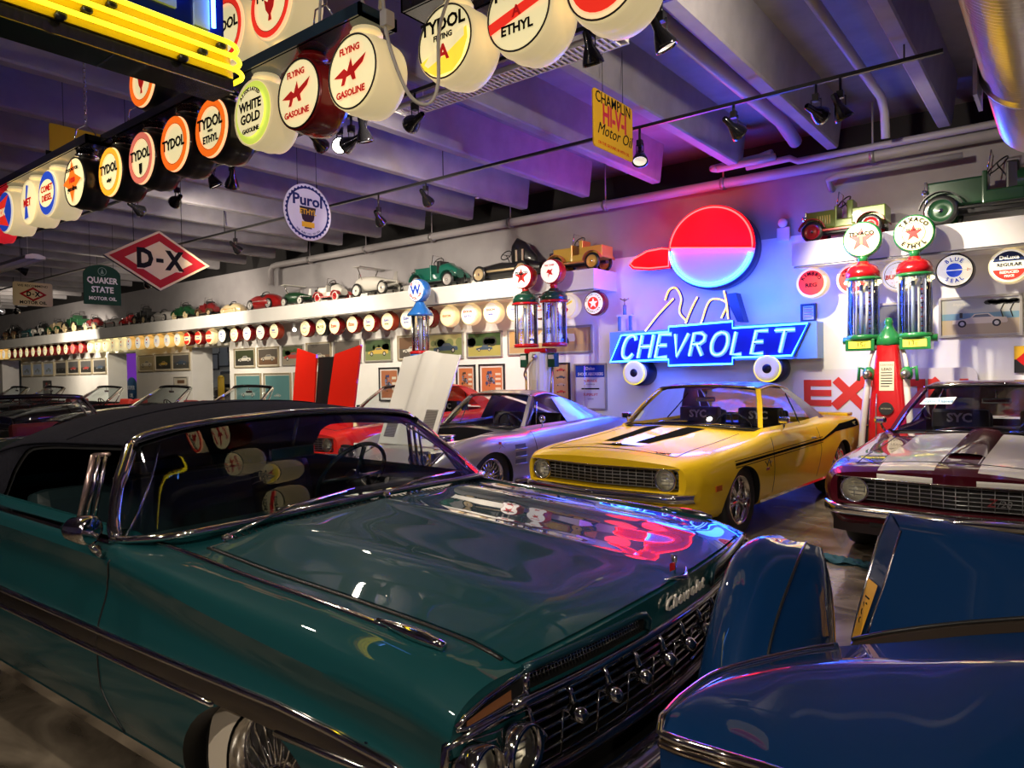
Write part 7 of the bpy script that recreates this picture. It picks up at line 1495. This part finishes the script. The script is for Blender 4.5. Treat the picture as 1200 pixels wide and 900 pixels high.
# ---------------------------------------------------------------- hanging globe racks
RK = blackgl(); RKB = mat('rack_blue_black', (.02, .05, .08), .25, .3, .6)
def rack(x0, x1, y, z0, z1, m, label, chains):
    t = thing('globe_rack', label, 'rack', (0, 0, 0)); b = MB(); b.box((x0, y-.12, z0), (x1, y+.12, z0+.02), m); b.box((x0, y-.13, z0), (x1, y-.11, z1), m); b.box((x0, y+.11, z0), (x1, y+.13, z1), m); b.box((x0, y-.13, z0), (x0+.015, y+.13, z1), m); b.box((x1-.015, y-.13, z0), (x1, y+.13, z1), m); b.build('channel', None, t)
    for x in chains:
        b = MB(); zz = z1
        for s in (-.09, .09): b.tube([(x, y+s, zz), (x, y+s*.8, zz+.12), (x, y, zz+.18)], .006, chrome(), 5)
        z = zz+.18; k = 0
        while z < 4.35:
            M = T(x, y, z+.02) @ RZ(PI/2*(k % 2)); b.tube([M @ Vector((.012*math.cos(q), 0, .024*math.sin(q))) for q in [2*PI*i/10 for i in range(10)]], .0035, chrome(), 4, True); z += .038; k += 1
        b.build('chain', None, t)
TA = [('text', 'TYDOL', .12, .52, INK, -.02, .95)]; ORING = [('ring', .74, .98, LORG), ('ring', .72, .74, INK)]
CROWN = [('poly', [(-.2, -.15), (-.28, .18), (-.1, .06), (0, .22), (.1, .06), (.28, .18), (.2, -.15), (.06, -.32), (.09, -.5), (-.09, -.5), (-.06, -.32)], RINK)]
WING = [('poly', [(-.72, -.06), (-.25, .12), (-.12, .02), (.05, .36), (.12, .10), (.70, .34), (.55, .10), (.20, -.08), (.25, -.28), (.10, -.28), (.02, -.12), (-.15, -.14), (-.25, -.34), (-.40, -.34), (-.32, -.14)], RINK)]
RY_ = 2.55
def rg(px, py, key, case, lens, art, label, dz=0, **kw):
    p = on_y(px, py, kw.pop('Y', RY_)-.09); return p, globe(key, case, lens, art, (p.x, p.y+.09, kw.pop('z', p.z)), label, 'globes on the hanging racks', **kw)
ZG = 3.095; HK = dict(lr=.188, depth=.10, R=.212, short=True)
for px, py, art, ring, lb in ((132, 201, TA+[('text', 'ethyl', -.35, .22, INK)], [('ring', .76, .98, emis('lens_amber', (1, .42, .02), .75)), ('ring', .74, .76, INK)], 'black globe with amber ring at the left end of the upper rack'), (169, 185, TA+[('poly', [(-.14, -.2), (-.12, -.55), (0, -.66), (.12, -.55), (.14, -.2)], INK)], [('ring', .76, .98, LPINK), ('ring', .74, .76, INK)], 'black globe with a dull pink ring on the upper rack'), (208, 170, [('text', 'TYDOL', .0, .52, INK, -.02, .95)], ORING, 'black globe with orange ring and a single word on the upper rack'), (251, 153, [('text', 'TYDOL', .18, .52, INK, -.02, .95), ('text', 'WITH', -.10, .12, INK), ('text', 'ETHYL', -.38, .34, INK)], ORING, 'black globe with orange ring and two words, hung by the lime globe')):
    rg(px, py, 'rack%d' % px, CASE_BLK, CREAM, ring+art, lb, z=ZG, **HK)
rg(298, 132, 'gold', BODY_CREAM, LYG, [('disc', .78, CREAM, .0003), ('arc', 'ASSOCIATED', .72, .17, INK, 90, 86, False), ('text', 'WHITE', .2, .42, INK, 0, .95), ('text', 'GOLD', -.2, .42, INK, 0, .95), ('text', 'GASOLINE', -.58, .2, INK)], 'lime edged globe with heavy black lettering on the upper rack', z=3.085, **HK)
FLY = WING+[('text', 'FLYING', .58, .26, RINK), ('text', 'GASOLINE', -.60, .26, RINK)]
rg(352, 113, 'fly', CASE_RED, CREAM, FLY, 'dark red globe with a red winged A on the upper rack', z=3.08, rim=black(), **HK)
rg(415, 86, 'flyw', BODY_CREAM, CREAM, FLY, 'cream globe with a red winged A at the right end of the upper rack', z=3.075, rim=black(), **HK)
rg(321, 18, 'up', BODY_CREAM, CREAM, [('ring', .80, .97, LRED), ('ring', .78, .80, INK), ('text', 'TYDOL', .32, .46, INK)]+CROWN, 'cream globe with red ring standing on top of the upper rack', up=True, z=3.664, lr=.20, depth=.10, R=.225, short=True)
rg(268, 47, 'up2', BODY_CREAM, CREAM, [('ring', .80, .97, LRED), ('ring', .78, .80, INK), ('text', 'TYDOL', .1, .46, INK)], 'cream globe half hidden behind the blue sign panel', up=True, z=3.664, lr=.20, depth=.10, R=.225, short=True)
rg(170, 103, 'up3', CASE_BLK, CREAM, ORING+CROWN, 'black globe standing on top of the upper rack at the left', up=True, z=3.65, **HK)
rack(-5.98, -4.32, RY_, 3.346, 3.40, RK, 'black channel rack holding the black ringed globes', (-5.6,))
rack(-4.30, -2.86, RY_, 3.336, 3.40, RKB, 'bluish channel rack holding the winged globes', (-3.3,))
for px, py, key, case, art, lb, cs, ln in ((89, 222, 'kool', CASE_BLK, [('poly', star(.95, .42, 4), LORG, .0005), ('text', 'KOOLMOTOR', .52, .2, INK), ('text', '1000', .05, .32, RINK), ('text', 'gasoline', -.30, .3, INK)], 'black globe with an orange four-pointed star at the end of the lower rack', 0, CREAM), (59, 227, 'comet', BODY_CREAM, [('disc', .98, LBLU, .0003), ('poly', blob(-.05, 0, .88, .62, 24), CREAM, .0006), ('text', 'COMET', .2, .4, RINK), ('text', 'DIESEL', -.22, .4, RINK)], 'cream globe with a blue rimmed lens on the lower rack', 0, CREAM), (35, 235, 'met', BODY_CREAM, [('poly', [(-.3, -.8), (.0, .8), (.25, .75), (.02, .0), (.2, -.75)], LBLU, .0004), ('text', 'MET', -.05, .5, RINK, .1)], 'cream globe with a blue streak and red word on the lower rack', 0, CREAM), (9, 243, 'xk', BODY_CREAM, [('disc', .98, LBLU, .0003), ('poly', [(-.9, .5), (.6, .8), (-.1, 0), (.6, -.8), (-.9, -.5)], LRED, .0006), ('text', 'DX', 0, .5, CREAM, -.3)], 'cream globe with a blue lens and red arrow shape on the lower rack', 0, CREAM), (-13, 252, 'redg', emis('case_glow_red', (.8, .02, .03), .5), [('disc', .8, CREAM, .0003)], 'bright red globe at the left edge of the picture', 0, CREAM)):
    rg(px, py, key, case, ln, art, lb, z=3.085, Y=2.46, **HK)
rack(-9.2, -6.02, 2.46, 3.336, 3.40, RK, 'black channel rack at the far left, lower in the picture', (-6.35, -8.6))
for px, py, key, art, lb in ((525, 44, 'tf', [('poly', [(-.9, -.42), (.9, .16), (.93, -.16), (.7, -.66), (.35, -.93), (-.3, -.93), (-.75, -.65)], LYEL, .0004), ('disc', .0, CREAM)][:1]+[('poly', [(-.55, -.30), (.8, .18), (.8, -.08), (.1, -.40), (-.6, -.62), (-.75, -.5)], CREAM, .0006), ('text', 'TYDOL', .46, .52, INK), ('text', 'FLYING', .12, .22, INK), ('text', 'A', -.34, .62, RINK)], 'cream globe with a yellow band and red A at the top of the picture'), (611, 16, 'te', [('poly', [(-.95, -.12), (.95, .34), (.95, .06), (-.9, -.42)], LRED, .0004), ('text', 'TYDOL', .55, .5, INK), ('text', 'A', -.02, .4, RINK), ('text', 'ETHYL', -.45, .36, INK)], 'cream globe with a red diagonal band at the top of the picture'), (710, -5, 'tr', [('disc', .86, LRED, .0003), ('text', 'TYDOL', .2, .5, WLENS)], 'cream globe with a red lens cut off by the top edge')):
    rg(px, py, key, BODY_CREAM, CREAM, art, lb, z=3.32, Y=3.02, rim=black(), lr=.195, depth=.115, R=.222, short=True)
rack(-3.05, -1.35, 3.02, 3.582, 3.66, RK, 'black channel rack above the top edge of the picture', (-1.6,))
b = MB(); P = [(-2.85, 2.55, 3.41), (-2.72, 2.45, 3.40), (-2.68, 2.45, 3.15), (-2.66, 2.56, 2.92), (-2.62, 2.66, 2.88), (-2.60, 2.72, 3.0), (-2.60, 2.74, 3.3), (-2.60, 2.88, 3.62)]; b.tube(spline(P, 6), .010, mat('cord_white', (.62, .58, .52), .5), 6); b.box((-2.71, 2.42, 3.22), (-2.66, 2.48, 3.30), mat('cord_white'), None, .008); tag(b.build('power_cord'), 'white power cord looping between the globe racks', 'cord')
b = MB(); b.tube(spline([(-3.3, 2.5, 3.40), (-3.27, 2.5, 3.62), (-3.2, 2.52, 3.70), (-3.05, 2.53, 3.62), (-2.90, 2.5, 3.40)], 6), .009, mat('cord_white'), 6); tag(b.build('power_cord'), 'white cord looping up from the bluish rack', 'cord')

# ---------------------------------------------------------------- yellow and blue neon sign near the ceiling
def yellow_sign():
    X = -3.0; root = thing('neon_sign', 'yellow banded blue neon sign with black underside at the top left', 'sign', (0, 0, 0))
    q = lambda x, y, X=X: (lambda p: (p.y, p.z))(on_x(x, y, X))
    yE = q(287, 98)[0]-.02; zB = q(287, 98)[1]+.0; y0 = .1
    YP = mat('band_yellow', (.80, .52, .01), .3, 0, .5); BK = mat('sign_black', (.012, .012, .014), .2, 0, .6); BLU = mat('panel_blue', (.004, .015, .20), .3, 0, .6)
    zT = q(288, 48)[1]; h = (zT-zB)
    b = MB(); b.box((X-.18, y0, zT-.02), (X-.06, q(270, 20)[0], zT+.9), BLU); b.build('blue_panel', None, root)
    def ring(x, n=10, r=.09): return [(x, y0), (x, yE-r)]+[(x-r+r*math.cos(a), yE-r+r*math.sin(a)) for a in arr(0, PI/2, n)]+[(X-.19, yE)]
    for k in range(3):
        z0 = zB+h*k/3+.006; z1 = zB+h*(k+1)/3-.006; xo = X-.02*k
        b = MB(); b.grid([[(x, y, z) for x, y in ring(xo)] for z in (z0, z1)], YP, None, False); b.grid([[(x, y, z0) for x, y in ring(xo)], [(x, y, z0) for x, y in ring(xo-.03)]], YP, None, False); b.grid([[(x, y, z1) for x, y in ring(xo)], [(x, y, z1) for x, y in ring(xo-.03)]], YP, None, False); b.build('yellow_band', None, root)
        b = MB(); zz = (z0+z1)/2; e = ring(xo+.035, 10, .10)[:-1]; b.tube([(x, y+.03, zz) for x, y in e[1:]] and [(e[0][0], y0, zz)]+[(x, y+.03, zz) for x, y in e[1:]]+[(X-.16, yE+.03, zz), (X-.18, yE-.0, zz)], .011, NYEL, 8); b.build('neon_tube', None, root)
        for yy in (yE-.28, yE-.75): b = MB(); b.lathe([(.018, 0), (.02, .03), (.012, .035)], black(), T(xo-.002, yy+.1*k, zz-.02) @ RY(PI/2), 12); b.build('tube_socket', None, root)
    b = MB(); b.box((X-.19, y0, zB-.052), (X-.012, yE-.03, zB+.008), BK); b.build('black_skirt', None, root)
    b = MB()
    for yy in (yE-.55, yE-1.1): b.box((X-.188, yy, zB-.054), (X-.014, yy+.006, zB-.052), mat('seam_grey', (.05, .05, .05), .4))
    b.build('underside_seam', None, root)
    b = MB(); b.tube([(X-.010, y0, zB-.052), (X-.010, yE-.03, zB-.052)], .004, mat('edge_brass', (.5, .38, .1), .2, 1.), 5); b.build('edge_trim', None, root)
    b = MB(); ya = q(243, 10)[0]; b.box((X-.06, ya-.035, zT+.01), (X-.045, ya+.035, zT+.6), mat('letter_white', (.5, .65, .8), .4)); b.tube([(X-.03, ya+.045, zT+.02), (X-.03, ya+.045, zT+.6)], .011, NW, 6); b.build('letter', None, root)
    b = MB(); yb = q(205, 3)[0]; b.box((X-.06, yb-.22, zT+.05), (X-.045, yb+.03, zT+.12), mat('letter_white')); b.tube([(X-.03, yb+.05, zT+.13), (X-.03, yb-.2, zT+.13)], .011, NW, 6); b.build('letter', None, root)
    for y in (.6, 1.4): b = MB(); b.tube([(X-.12, y, zT+.9), (X-.12, y, 4.9)], .02, BK, 6); b.build('hanger_rod', None, root)
yellow_sign()
